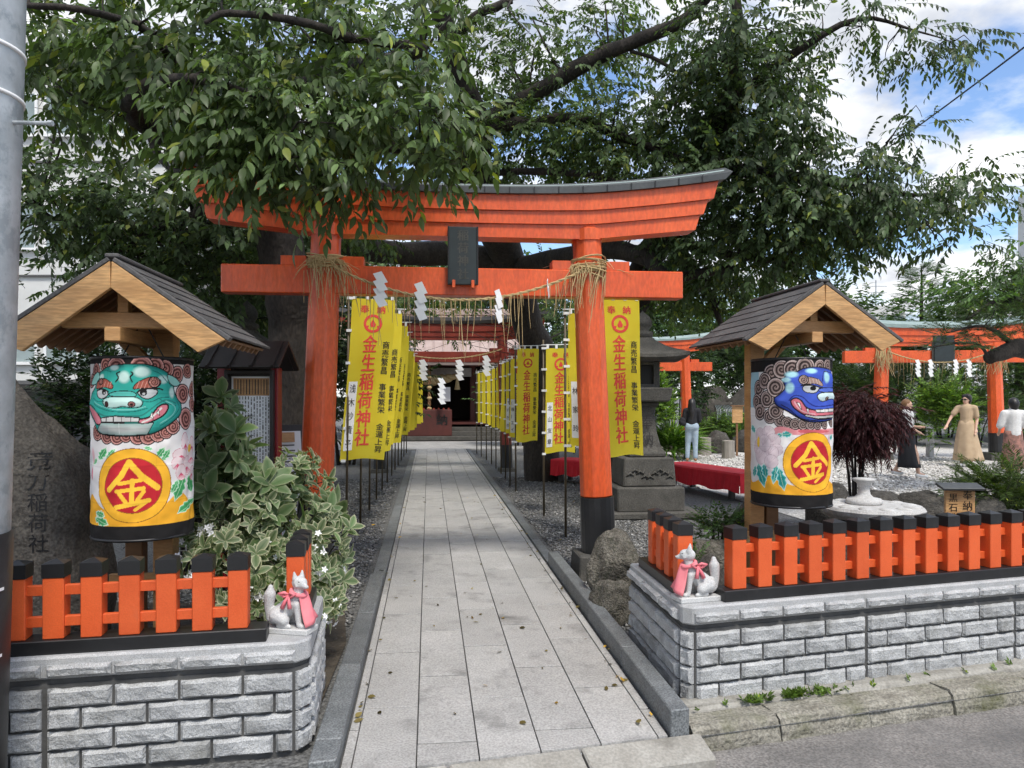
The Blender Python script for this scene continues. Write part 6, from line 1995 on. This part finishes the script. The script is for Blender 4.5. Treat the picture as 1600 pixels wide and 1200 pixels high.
# the cherry tree behind the torii with the spreading dark limbs
tree('cherry_tree', 'tall cherry tree behind the torii with thick dark forking limbs',
     [(846, 800, 15.5, .36), (845, 640, 15.5, .33), (836, 540, 15.3, .32), (800, 420, 14.5, .31), (765, 330, 13.4, .30), (740, 255, 12.4, .27), (752, 198, 12.0, .22)],
     [[(752, 198, 12.0, .19), (722, 130, 11.8, .17), (704, 70, 11.5, .16), (692, 20, 11.3, .14), (686, -60, 11.0, .11)],
      [(704, 62, 11.5, .09), (745, 25, 11.2, .07), (800, 0, 11, .05)],
      [(752, 198, 12.0, .16), (810, 160, 11.8, .14), (880, 120, 11.5, .125), (950, 82, 11.2, .11), (1060, 36, 10.8, .085), (1110, -10, 10.5, .06)],
      [(752, 200, 12.0, .12), (830, 192, 11.8, .10), (905, 186, 11.6, .085), (975, 215, 11.4, .07), (1075, 252, 11.2, .04)],
      [(985, 80, 11.1, .03), (1030, 95, 11, .028), (1080, 130, 10.9, .02)],
      [(740, 255, 12.4, .14), (690, 190, 12.0, .10), (640, 142, 11.6, .07), (590, 160, 11.2, .04)],
      [(800, 420, 14.5, .26), (700, 396, 14.2, .24), (560, 388, 13.6, .2), (480, 340, 12.8, .14), (430, 200, 12, .08)],
      [(800, 420, 14.5, .2), (930, 392, 12.6, .16), (1005, 400, 11.8, .14), (1045, 432, 11.4, .09), (1150, 418, 11.0, .05)],
      [(745, 270, 12.5, .06), (900, 270, 11.5, .05), (1010, 300, 11, .03)]],
     [('upper_foliage', TW_LO, [X(620, 50, 12, 110, 65, 1.6, 105), X(760, 110, 12.2, 110, 90, 1.8, 210), X(610, 180, 12, 110, 60, 1.6, 140), X(830, 235, 12.2, 150, 50, 1.6, 297), X(880, 150, 12.2, 100, 70, 1.6, 140), X(950, 230, 12, 110, 50, 1.5, 210),
                                X(880, 50, 12, 130, 45, 1.6, 131), X(1020, 190, 11.6, 90, 60, 1.4, 175), X(1010, 280, 11.6, 110, 36, 1.3, 157), X(690, 230, 12.4, 100, 50, 1.5, 140), X(1000, 20, 11.5, 90, 40, 1.2, 78)], GREEN_MID, .82, 'leafback', .2),
      ('lower_foliage', TW_LO, [X(640, 400, 16.5, 120, 40, 1.6, 91), X(760, 440, 18, 120, 40, 2, 117), X(610, 470, 18.5, 90, 40, 2, 78), X(870, 470, 17, 60, 70, 1.6, 117), X(880, 560, 17.5, 40, 60, 1.2, 78), X(690, 455, 20, 140, 26, 1.5, 143), X(690, 508, 21.5, 120, 12, 1.2, 221), X(560, 540, 16, 60, 70, 1.5, 78)], GREEN_MID, .9, 'leafback', .1)], seed=4)
# the tree at the right with lacy boughs against the sky
tree('cherry_tree', 'broad dark leafy tree behind the stone lantern with lacy boughs against the sky',
     [(978, 790, 13.6, .30), (980, 620, 13.6, .27), (992, 480, 13.2, .25), (1030, 370, 12.4, .22), (1090, 270, 11.6, .18), (1135, 170, 11, .14), (1150, 60, 10.6, .09), (1150, -40, 10.4, .05)],
     [[(1090, 270, 11.6, .11), (1190, 270, 10.6, .08), (1330, 290, 10, .055), (1430, 305, 9.6, .022), (1500, 296, 9.4, .005)],
      [(1135, 170, 11, .09), (1230, 90, 10, .06), (1340, 30, 9.6, .03), (1430, 48, 9.3, .013), (1490, 66, 9.2, .004)],
      [(1190, 270, 10.6, .05), (1290, 350, 10.2, .035), (1390, 372, 9.8, .014), (1450, 352, 9.6, .004)],
      [(1330, 290, 10, .03), (1385, 225, 9.7, .012), (1415, 180, 9.5, .004)],
      [(1030, 370, 12.4, .1), (1100, 440, 12, .06), (1130, 520, 12, .03)],
      [(1030, 370, 12.4, .1), (1150, 400, 11.2, .06), (1260, 410, 10.8, .03)]],
     [('dense_foliage', TW_LO, [X(1140, 70, 10.6, 90, 90, 1.4, 312), X(1180, 190, 10.5, 90, 85, 1.4, 338), X(1110, 150, 10.9, 60, 90, 1.2, 143), X(1130, 290, 11, 110, 70, 1.5, 299), X(1230, 330, 10.4, 100, 65, 1.3, 286), X(1170, 400, 11, 110, 55, 1.3, 221), X(1080, 360, 11.6, 70, 60, 1.2, 117)], GREEN_DK, .82, 'leafback', .3),
      ('side_foliage', TW_LACE, [X(1340, 330, 10, 90, 38, 1.1, 144), X(1290, 385, 10.4, 60, 26, 1.0, 80), X(1440, 312, 9.6, 90, 30, .9, 99), X(1530, 270, 9.4, 50, 32, .6, 41), X(1320, 280, 10, 70, 40, .9, 80), X(1500, 380, 9.5, 40, 24, .5, 14),
                                 X(1230, 240, 10.2, 50, 60, .8, 64), X(1240, 130, 10, 36, 50, .8, 32)], GREEN_DK, .78, 'leaf', .35),
      ('sky_sprays', TW_LACE, [X(1290, 25, 9.8, 60, 26, .7, 27), X(1370, 35, 9.5, 50, 28, .6, 30), X(1430, 70, 9.3, 40, 36, .5, 33), X(1480, 90, 9.2, 30, 24, .4, 13), X(1530, 62, 9.2, 16, 12, .3, 6), X(1380, 235, 9.7, 26, 40, .5, 19), X(1430, 200, 9.5, 26, 40, .4, 18), X(1350, 290, 9.8, 40, 30, .5, 24)], GREEN_DK, .74, 'leaf', .45),
      ('low_foliage', TW_LO, [X(1040, 450, 13, 80, 40, 1.3, 143), X(1110, 460, 12.6, 80, 36, 1.2, 117), X(960, 500, 14, 50, 60, 1.2, 117)], GREEN_MID, .85, 'leafback', .2)], seed=5)

# ------------------------------------------------------------------ shrubs and garden plants
def shrub(name, label, px, d, z0, rad, n, temps, tint, sc, mat='leafback', seed=1, stems=7, cat='shrub', droop=.0, lobes=5, var=.3, group=None, out=1.0, yellow=.05):
    rn = np.random.default_rng(seed)
    p = at(px, 620, d)
    t = thing(name, label, cat, (p.x, p.y, 0), 0, group)
    rx, ry, rz = rad
    c = np.array([0, 0, z0 + rz])
    bl = [((0, 0, z0 + rz), (rx * .8, ry * .8, rz * .85), n // 3)]
    for k in range(lobes):
        a = 6.2832 * k / lobes + rn.random(); e = rn.uniform(-.5, .75)
        q = (rx * .62 * math.cos(a), ry * .62 * math.sin(a), z0 + rz + rz * .55 * e)
        bl.append((q, (rx * .45, ry * .45, rz * .45), max(2, int(n * .67 / lobes))))
    P, D = [], []
    for b_ in bl:
        a_, d_ = blob_pts(rn, [b_], (0, 0, z0 + rz * .3), droop, .9); P.append(a_); D.append(d_)
    P, D = np.concatenate(P), np.concatenate(D)
    P[:, 2] = np.maximum(P[:, 2], .06)
    V, T, mi, C = scatter(rn, temps, P, D, sc * rn.uniform(.7, 1.2, len(P)), tint, var=var, yellow=yellow)
    obj('foliage', mesh_np('foliage', V, T, [M[mat], M['bark']], mi, C), t)
    mb = MB()
    for k in range(stems):
        a = 6.2832 * k / max(stems, 1); q = rn.uniform(.3, .8)
        mb.tube([(rx * .1 * math.cos(a), ry * .1 * math.sin(a), -.03), (rx * .3 * q * math.cos(a), ry * .3 * q * math.sin(a), (z0 + rz) * .5), (rx * .7 * q * math.cos(a), ry * .7 * q * math.sin(a), z0 + rz * (1 + .3 * q))], [.02 + .012 * rz, .014 + .006 * rz, .005], 6)
    if stems: mb.build('stems', M['bark'], t, smooth=True)
    return t
LITE = (.11, .19, .035); MIDG = (.055, .105, .03)
# dark red weeping maple
mp = shrub('japanese_maple', 'dark red weeping maple with fine drooping leaves beside the blue lion lantern', 1338, 9.2, 1.0, (.35, .42, .40), 1500, TW_MAPLE, (.046, .011, .013), .86, 'leafback', 61, 5, 'tree', .55, 6, .28, yellow=.0)
bushes = [
    ('round_shrub', 'little round green bush beside the brown boulder', 1122, 6.2, .40, (.17, .17, .17), 150, TW_FINE, MIDG, .55, 62),
    ('low_plant', 'small green plant between the dark angular rock and the picket row', 1078, 5.6, .34, (.09, .09, .09), 36, TW_FINE, MIDG, .5, 63),
    ('bright_shrub', 'bright green leafy shrub behind the dark stone lantern', 1016, 20.5, .4, (.6, .6, 1.1), 620, TW_FINE, LITE, 1.5, 64),
    ('low_juniper', 'low spreading juniper among the rocks by the fence end', 1570, 7.9, .45, (.55, .4, .25), 420, TW_NEEDLE, (.05, .08, .022), .7, 65),
    ('azalea_bush', 'low bright green bush behind the lone log stump', 1160, 24.5, .05, (.9, .6, .55), 420, TW_FINE, (.09, .16, .035), 1.3, 66),
    ('azalea_bush', 'low green bush behind the woman in jeans', 1112, 25.0, .05, (.9, .6, .5), 380, TW_FINE, (.075, .13, .03), 1.3, 67),
    ('clipped_pine', 'clipped dark pine above the garden waterfall', 1165, 29.5, 1.9, (1.6, 1.0, 1.1), 420, TW_NEEDLE, (.030, .055, .022), 1.8, 68),
    ('leafy_shrub', 'bright tall leafy shrub beside the woman in the beige dress', 1478, 20.0, .2, (.62, .55, 1.0), 560, TW_FINE, (.10, .18, .035), 1.5, 69),
    ('clipped_pine', 'clipped dark pine between the garden torii pillars', 1425, 26.5, .7, (1.5, 1.0, 1.0), 460, TW_NEEDLE, (.035, .06, .025), 1.7, 70),
    ('clipped_pine', 'clipped dark pine behind the woman in the beige dress', 1525, 25.5, .3, (1.4, 1.0, 1.0), 420, TW_NEEDLE, (.04, .07, .026), 1.6, 71),
    ('clipped_pine', 'clipped dark pine seen over the dark red maple', 1345, 27.5, 1.0, (1.6, 1.1, 1.2), 460, TW_NEEDLE, (.035, .06, .024), 1.7, 72),
    ('clipped_pine', 'round clipped pine on the mound above the garden torii beam', 1390, 31.5, 3.0, (1.3, 1.0, .55), 320, TW_NEEDLE, (.06, .10, .03), 1.6, 73),
    ('garden_hedge', 'broad green hedge at the back of the rock garden', 1260, 31.5, .2, (3.2, 1.2, 1.6), 900, TW_FINE, (.06, .105, .03), 2.2, 74),
    ('garden_hedge', 'broad green hedge behind the garden torii', 1480, 31.5, .2, (3.6, 1.2, 1.9), 900, TW_FINE, (.065, .11, .03), 2.2, 75),
    ('garden_hedge', 'broad green hedge behind the beige dress and the knit top', 1650, 28.0, .2, (3.0, 1.2, 1.8), 700, TW_FINE, (.055, .10, .03), 2.2, 76),
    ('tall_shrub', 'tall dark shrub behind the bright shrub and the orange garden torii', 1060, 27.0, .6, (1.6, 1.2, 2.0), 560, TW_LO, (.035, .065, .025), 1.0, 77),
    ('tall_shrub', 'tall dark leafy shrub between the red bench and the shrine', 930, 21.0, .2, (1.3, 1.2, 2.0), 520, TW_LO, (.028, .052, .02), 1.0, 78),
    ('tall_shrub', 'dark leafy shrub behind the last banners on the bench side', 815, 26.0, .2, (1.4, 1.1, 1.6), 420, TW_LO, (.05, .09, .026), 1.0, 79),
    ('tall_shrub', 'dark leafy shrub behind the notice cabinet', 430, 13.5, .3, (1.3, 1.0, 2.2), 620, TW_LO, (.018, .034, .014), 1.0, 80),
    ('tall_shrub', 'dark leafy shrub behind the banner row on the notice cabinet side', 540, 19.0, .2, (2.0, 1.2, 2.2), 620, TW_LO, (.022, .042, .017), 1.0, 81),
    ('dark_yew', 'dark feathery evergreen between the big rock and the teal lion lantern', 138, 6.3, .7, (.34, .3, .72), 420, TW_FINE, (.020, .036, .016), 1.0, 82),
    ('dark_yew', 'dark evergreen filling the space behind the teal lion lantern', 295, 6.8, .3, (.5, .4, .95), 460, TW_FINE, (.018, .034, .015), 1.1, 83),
    ('iris_clump', 'clump of upright sword leaves in front of the orange garden torii', 1050, 20.8, .05, (.5, .3, .28), 120, TW_BLADE, (.10, .19, .03), 1.2, 84),
]
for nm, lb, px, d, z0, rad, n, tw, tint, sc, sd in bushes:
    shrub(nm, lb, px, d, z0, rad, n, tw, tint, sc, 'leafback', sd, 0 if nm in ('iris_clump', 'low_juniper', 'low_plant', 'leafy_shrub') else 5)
# variegated shrub with white flowers in the left bed
def rosette(r, n, leaf, hi=True):
    V, T, ids, mi = twig(r, n, .09, leaf, True, 0, .27, .22, 1, .004, 0, whorl=True)
    return V, T, ids, mi
RS_ = [rosette(rg, 8, .165) for _ in range(5)]
RSs = [rosette(rg, 7, .098) for _ in range(5)]
def edges(temps, amt):
    out = []
    for V, T, ids, mi in temps:
        e = np.zeros(len(V)); k = 0
        st = int(np.sum(ids < 0))
        i = st
        while i < len(V):       # 22 vertices per leaf: base, four stations of five, tip
            for q in (1, 5, 6, 10, 11, 15, 16, 20, 21): e[i + q] = amt
            for q in (0, 2, 4, 7, 9, 12, 14, 17, 19): e[i + q] = amt * .25
            i += 22
        out.append(e)
    return out
rn = np.random.default_rng(41)
vsb = at(420, 620, 5.0)
vs_ = thing('variegated_shrub', 'white flowering shrub with cream edged leaves beside the torii pillar', 'shrub', (vsb.x, vsb.y, 0))
def vblob(px, py, d, r, n): 
    q = at(px, py, d) - Vector((vsb.x, vsb.y, 0)); k = d / F
    return ((q.x, q.y, q.z), (r * k, r * k, r * k), n)
bigb = [vblob(345, 705, 4.95, 42, 12), vblob(375, 740, 4.9, 46, 14), vblob(330, 770, 4.85, 40, 12), vblob(430, 790, 5.0, 40, 8), vblob(498, 805, 5.1, 14, 4), vblob(340, 660, 5.1, 24, 5), vblob(440, 850, 4.9, 40, 6)]
P_, D_ = blob_pts(rn, bigb, (-.35, .3, .5), -.25, 1.0)
V, T, mi, C = scatter(rn, RS_, P_, D_, rn.uniform(.75, 1.1, len(P_)), (.085, .145, .055), var=.2, edge=edges(RS_, .4), yellow=.0)
obj('broad_leaves', mesh_np('broad_leaves', V, T, [M['leaf'], M['bark']], mi, C), vs_)
smb = [vblob(400, 830, 4.9, 70, 46), vblob(440, 900, 4.7, 60, 40), vblob(350, 880, 4.6, 50, 22), vblob(490, 850, 5.0, 46, 30), vblob(506, 900, 5.0, 22, 18), vblob(508, 945, 4.8, 12, 8), vblob(455, 760, 5.2, 46, 26), vblob(400, 940, 4.5, 50, 26), vblob(330, 820, 4.9, 50, 24), vblob(492, 955, 4.6, 12, 6)]
smb = [(c_, r_, int(n_ * 1.6)) for c_, r_, n_ in smb]
P_, D_ = blob_pts(rn, smb, (-.2, .4, .35), -.15, 1.0)
V, T, mi, C = scatter(rn, RSs, P_, D_, rn.uniform(.65, 1.1, len(P_)), (.085, .14, .055), var=.22, edge=edges(RSs, .95), yellow=.0)
obj('variegated_leaves', mesh_np('variegated_leaves', V, T, [M['leaf'], M['bark']], mi, C), vs_)
mb = MB()
for i in range(26):
    q = P_[rn.integers(len(P_))]
    mb.tube([(rn.uniform(-.15, .15), rn.uniform(-.05, .25), -.02), (q[0] * .5, q[1] * .5 + .05, q[2] * .55), tuple(q)], [.012, .008, .004], 5)
mb.build('stems', M['bark'], vs_, smooth=True)
mb = MB()
order = np.argsort(D_[:, 1])[:90]
for i in range(70):
    j = order[rn.integers(len(order))]
    d = D_[j] / np.linalg.norm(D_[j]); q = P_[j] + d * .11 + rn.normal(0, .02, 3)
    for f in range(rn.integers(1, 4)):
        c = q + rn.normal(0, .018, 3)
        Rm = frame(d + rn.normal(0, .4, 3), np.array([.1, .2, 1.0]))
        for k in range(5):
            a = 6.2832 * k / 5; s = .018
            pp_ = [np.array([0, 0, 0]), np.array([.004, math.cos(a - .5) * s * .8, math.sin(a - .5) * s * .8]), np.array([.002, math.cos(a) * s * 1.3, math.sin(a) * s * 1.3]), np.array([.004, math.cos(a + .5) * s * .8, math.sin(a + .5) * s * .8])]
            mb.add([tuple(c + Rm @ v) for v in pp_], [(0, 1, 2, 3)])
stuff(mb.build('white_flowers', M['paper'], vs_))
# weeds along the kerb
rn = np.random.default_rng(8)
P_ = np.array([tuple(sr(t_, .19 + rn.uniform(-.015, .03), .015)) for t_ in np.concatenate([rn.uniform(.62, .78, 26), rn.uniform(.85, 1.05, 50), rn.uniform(1.05, 1.2, 20), rn.uniform(.3, 2.5, 14)])])
D_ = np.stack([rn.normal(0, .5, len(P_)), rn.normal(-.2, .5, len(P_)), np.full(len(P_), .6)], 1)
V, T, mi, C = scatter(rn, [twig(rg, 7, .03, .034, False, -.2, .2, .2, .9, 0, 0) for _ in range(4)], P_, D_, rn.uniform(.6, 1.2, len(P_)), (.10, .16, .03))
o = stuff(obj('weeds', mesh_np('weeds', V, T, [M['leafback'], M['bark']], mi, C))); tag(o, 'small green weeds growing along the mossy street kerb', 'weeds')
# loose pebbles on the grey gravel
def pebbles(name, label, pts, smin, smax, mats, seed):
    rn = np.random.default_rng(seed)
    n = len(pts)
    base = np.array([(1, 0, 0), (0, 1, 0), (-1, 0, 0), (0, -1, 0), (.0, .0, .62), (0, 0, -.5)])
    tri = np.array([(0, 1, 4), (1, 2, 4), (2, 3, 4), (3, 0, 4), (1, 0, 5), (2, 1, 5), (3, 2, 5), (0, 3, 5)])
    s = rn.uniform(smin, smax, (n, 1, 1)); a = rn.uniform(0, 6.28, n)
    B = base[None] * (1 + rn.uniform(-.35, .35, (n, 6, 3)))
    ca, sa = np.cos(a)[:, None], np.sin(a)[:, None]
    Q = np.stack([B[..., 0] * ca - B[..., 1] * sa, B[..., 0] * sa + B[..., 1] * ca, B[..., 2]], -1) * s
    V = (Q + pts[:, None, :]).reshape(-1, 3); T = (tri[None] + (np.arange(n) * 6)[:, None, None]).reshape(-1, 3)
    c = np.repeat(np.array(mats)[rn.integers(0, len(mats), n)] * np.exp(rn.normal(0, .3, (n, 1))), 6, axis=0)
    o = stuff(obj(name, mesh_np(name, V, T, M['pebble'], None, c))); return tag(o, label, 'gravel')
M['pebble'] = tint_mat('pebbles', rough=.85)
rn = np.random.default_rng(17)
L_ = []
for (v0, v1, u0, u1, n) in ((-2.6, -.58, 5.2, 10, 9000), (-2.4, -.58, 10, 16, 5000), (1.34, 3.0, 5.4, 10.5, 11000), (1.34, 3.6, 10.5, 16, 6000)):
    v = rn.uniform(v0, v1, n); u = rn.uniform(u0, u1, n)
    ct, st_ = math.cos(TH), math.sin(TH)
    q = np.stack([v * ct - u * st_, v * st_ + u * ct, np.full(n, -.022)], 1); L_.append(q)
pebbles('grey_pebbles', 'loose grey gravel on both sides of the paved path', np.concatenate(L_), .010, .024, [(.10, .10, .10), (.17, .17, .165), (.24, .235, .225), (.14, .135, .125)], 5)
n = 9000
v = rn.uniform(0, 1, n); q = np.stack([rn.uniform(2.2, 12, n), 12.2 + 10 * v ** 1.3, np.full(n, -.012)], 1)
q = q[(q[:, 1] > 9.6 + (14 - q[:, 0]) * .42)]
pebbles('pale_pebbles', 'loose pale gravel on the garden court', q, .018, .04, [(.45, .43, .40), (.58, .56, .53), (.36, .34, .31)], 6)
# fallen leaves and bits on the paving and gravel
rn = np.random.default_rng(23)
n = 150
v = np.where(rn.random(n) < .55, rn.uniform(-.4, 1.15, n), rn.uniform(-1.6, 2.4, n)); u = 3.8 + 10 * rn.random(n) ** 1.4
zz_ = np.where((v > -.4) & (v < 1.16), .006, .012)
v = np.where(rn.random(n) < .45, np.where(rn.random(n) < .5, 1.12 + rn.normal(0, .03, n), -.37 + rn.normal(0, .03, n)), v)
P_ = np.stack([v * math.cos(TH) - u * math.sin(TH), v * math.sin(TH) + u * math.cos(TH), zz_], 1)
a_ = rn.uniform(0, 6.28, n); D_ = np.stack([np.cos(a_), np.sin(a_), np.zeros(n)], 1)
V, T, mi, C = scatter(rn, [twig(rg, 1, .001, .05, True, 0, .25, -.15, 0, 0, 0) for _ in range(3)], P_, D_, rn.uniform(.4, 1.1, n), (.13, .10, .035), roll=.15, var=.5, yellow=.2)
o = stuff(obj('fallen_leaves', mesh_np('fallen_leaves', V, T, [M['leafback'], M['bark']], mi, C))); tag(o, 'dry fallen leaves scattered on the paving and gravel', 'leaves')
# ------------------------------------------------------------------ far trees and buildings
def far_tree(name, label, px, d, zc, rad, n, temps, tint, sc, seed, trunk_r=.25):
    t = shrub(name, label, px, d, zc - rad[2], rad, n, temps, tint, sc, 'leafback', seed, 0, 'tree', .05, 8)
    MB().tube([(0, 0, -.1), (.1, 0, zc * .5), (0, 0, zc)], [trunk_r, trunk_r * .8, trunk_r * .4], 8).build('trunk', M['bark'], t, smooth=True)
    return t
far = [
    ('background_tree', 'leafy tree behind the shrine roof', 640, 38, 6.0, (5.5, 3, 3.6), 800, TW_LO, (.045, .08, .028), 2.4, 90),
    ('background_tree', 'leafy tree behind the end of the shrine on the bench side', 900, 36, 4.5, (5, 3, 4.2), 900, TW_LO, (.04, .075, .026), 2.4, 91),
    ('background_tree', 'leafy tree behind the orange garden torii', 1090, 36, 4.2, (4.5, 3, 4.0), 900, TW_LO, (.045, .085, .028), 2.2, 92),
    ('background_tree', 'leafy tree behind the roof of the lantern shelter by the maple', 1260, 38, 4.0, (4.2, 3, 3.6), 800, TW_LO, (.05, .09, .03), 2.2, 93),
    ('background_tree', 'green tree behind the garden torii roof end', 1590, 30, 4.6, (3.4, 2.6, 2.4), 700, TW_LO, (.07, .13, .035), 1.9, 94),
    ('background_tree', 'dark tree behind the pale building side of the notice cabinet', 420, 22, 4.2, (3.4, 2.4, 3.6), 800, TW_LO, (.02, .04, .016), 1.7, 95),
]
for a in far: far_tree(*a)
# conifer
cf = at(1440, 620, 34)
ct_ = thing('conifer_tree', 'pointed green conifer rising behind the garden torii roof', 'tree', (cf.x, cf.y, 0))
MB().tube([(0, 0, 0), (0, 0, 7.4)], [.22, .03], 8).build('trunk', M['bark'], ct_)
rn = np.random.default_rng(12); P_, D_ = [], []
for i in range(620):
    z = 2.4 + 5.0 * rn.random() ** 1.1; rmax = (7.6 - z) * .42 + .1
    a = rn.uniform(0, 6.283); r_ = rmax * rn.random() ** .5
    P_.append((r_ * math.cos(a), r_ * math.sin(a), z - r_ * .2)); D_.append((math.cos(a), math.sin(a), .35))
V, T, mi, C = scatter(rn, TW_NEEDLE, np.array(P_), np.array(D_), rn.uniform(1.2, 2.0, len(P_)), (.05, .10, .035))
obj('foliage', mesh_np('foliage', V, T, [M['leafback'], M['bark']], mi, C), ct_)
# pine with the dark leaning bough at the frame edge
tree('pine_tree', 'pine with a dark leaning bough in front of the garden torii roof', [(1690, 760, 13.2, .2), (1680, 620, 13.2, .18), (1650, 560, 13.0, .16), (1590, 545, 12.8, .15), (1545, 560, 12.6, .1)],
     [[(1650, 560, 13.0, .1), (1620, 480, 13, .07), (1560, 470, 13, .04), (1510, 500, 12.8, .015)], [(1545, 560, 12.6, .03), (1520, 535, 12.5, .02), (1440, 545, 12.4, .008)], [(1590, 545, 12.8, .05), (1540, 510, 12.6, .03), (1480, 520, 12.5, .01)]],
     [('needles', TW_NEEDLE, [X(1500, 520, 12.6, 40, 18, .5, 46), X(1550, 500, 12.8, 50, 26, .6, 80), X(1600, 490, 13, 50, 40, .6, 110), X(1480, 540, 12.5, 30, 8, .3, 16)], (.035, .058, .024), .9, 'leafback', 0),
      ('broad_sprays', TW_LO, [X(1570, 440, 13.4, 50, 40, .7, 60), X(1600, 400, 13.2, 40, 36, .6, 30), X(1530, 470, 13.2, 30, 20, .5, 22)], (.06, .11, .032), .8, 'leafback', .1)], cat='tree', seed=15)
# buildings
def building(label, x0, x1, y, depth, h, floors, wins, wz, wh, mat='bwall', roof=True):
    b_ = thing('building', label, 'building', ((x0 + x1) / 2, y, 0))
    W = x1 - x0
    MB().box((0, depth / 2, h / 2), (W, depth, h)).build('wall', M[mat], b_)
    for f in range(floors):
        z = wz + f * wh
        for k in range(wins):
            ww = W / wins
            x = -W / 2 + ww * (k + .5)
            w = MB().box((x, -.02, z), (ww * .9, .06, wh * .36)).build('window', M['bglass'], b_)
            for q in (-.45, 0, .45): MB().box((x + q * ww * .98, -.06, z), (.07, .05, wh * .36)).build('mullion', M['white'], w)
            MB().box((x, -.07, z - wh * .19), (ww * .94, .1, .08)).build('sill', M['white'], w)
        MB().box((0, -.03, z - wh * .42), (W, .08, .05)).build('panel_joint', M['bshade'], b_)
    return b_
A0, A1 = at(-520, 620, 21), at(300, 620, 21)
bl = building('white office building seen past the teal lion lantern and the pole', A0.x, A1.x, 21, 10, 11.5, 3, 7, 3.15, 3.1)
MB().box((0, -.6, 2.02), (A1.x - A0.x, 1.3, .10)).build('canopy', M['bshade'], bl)
MB().box((0, -.05, .9), (A1.x - A0.x, .12, 1.8)).build('recess_shade_panel', M['bshade'], bl)  # flat dark panel on the wall; its colour stands for a recess in shade
MB().box((-3.0, -1.6, 1.3), (4.2, .08, .08)).build('white_rail', M['white'], bl)
for k in range(5): MB().box((-4.9 + .95 * k, -1.6, .65), (.07, .07, 1.3)).build('rail_post', M['white'], bl)
MB().box((-3.0, -1.55, .6), (4.1, .03, 1.1)).build('rail_panel', M['white'], bl)
B0 = at(1372, 620, 62)
b2 = building('grey distant building with a roof antenna behind the conifer', B0.x - 2.2, B0.x + 2.2, 62, 6, 9.0, 2, 2, 5.6, 2.2)
MB().tube([(.3, 1, 9.0), (.3, 1, 11.2)], .05, 5).build('antenna', M['steel'], b2)
for z in (10.2, 10.7): MB().bar((-.6, 1, z), (1.2, 1, z), .05, .05).build('antenna_arm', M['steel'], b2)
B1 = at(1640, 620, 48)
building('beige tower block rising at the edge of the garden', B1.x, B1.x + 14, 48, 3, 14.9, 3, 4, 5.0, 3.0)
# overhead wire
wa, wb = at(1640, 44, 9), at(1150, 350, 30)
o = MB().tube([wa + (wb - wa) * (k / 16) + Vector((0, 0, -.5 * math.sin(math.pi * k / 16))) for k in range(17)], .012, 5).build('overhead_wire', M['ink'], None)
tag(o, 'thin black overhead wire crossing the cloudy sky', 'wire')
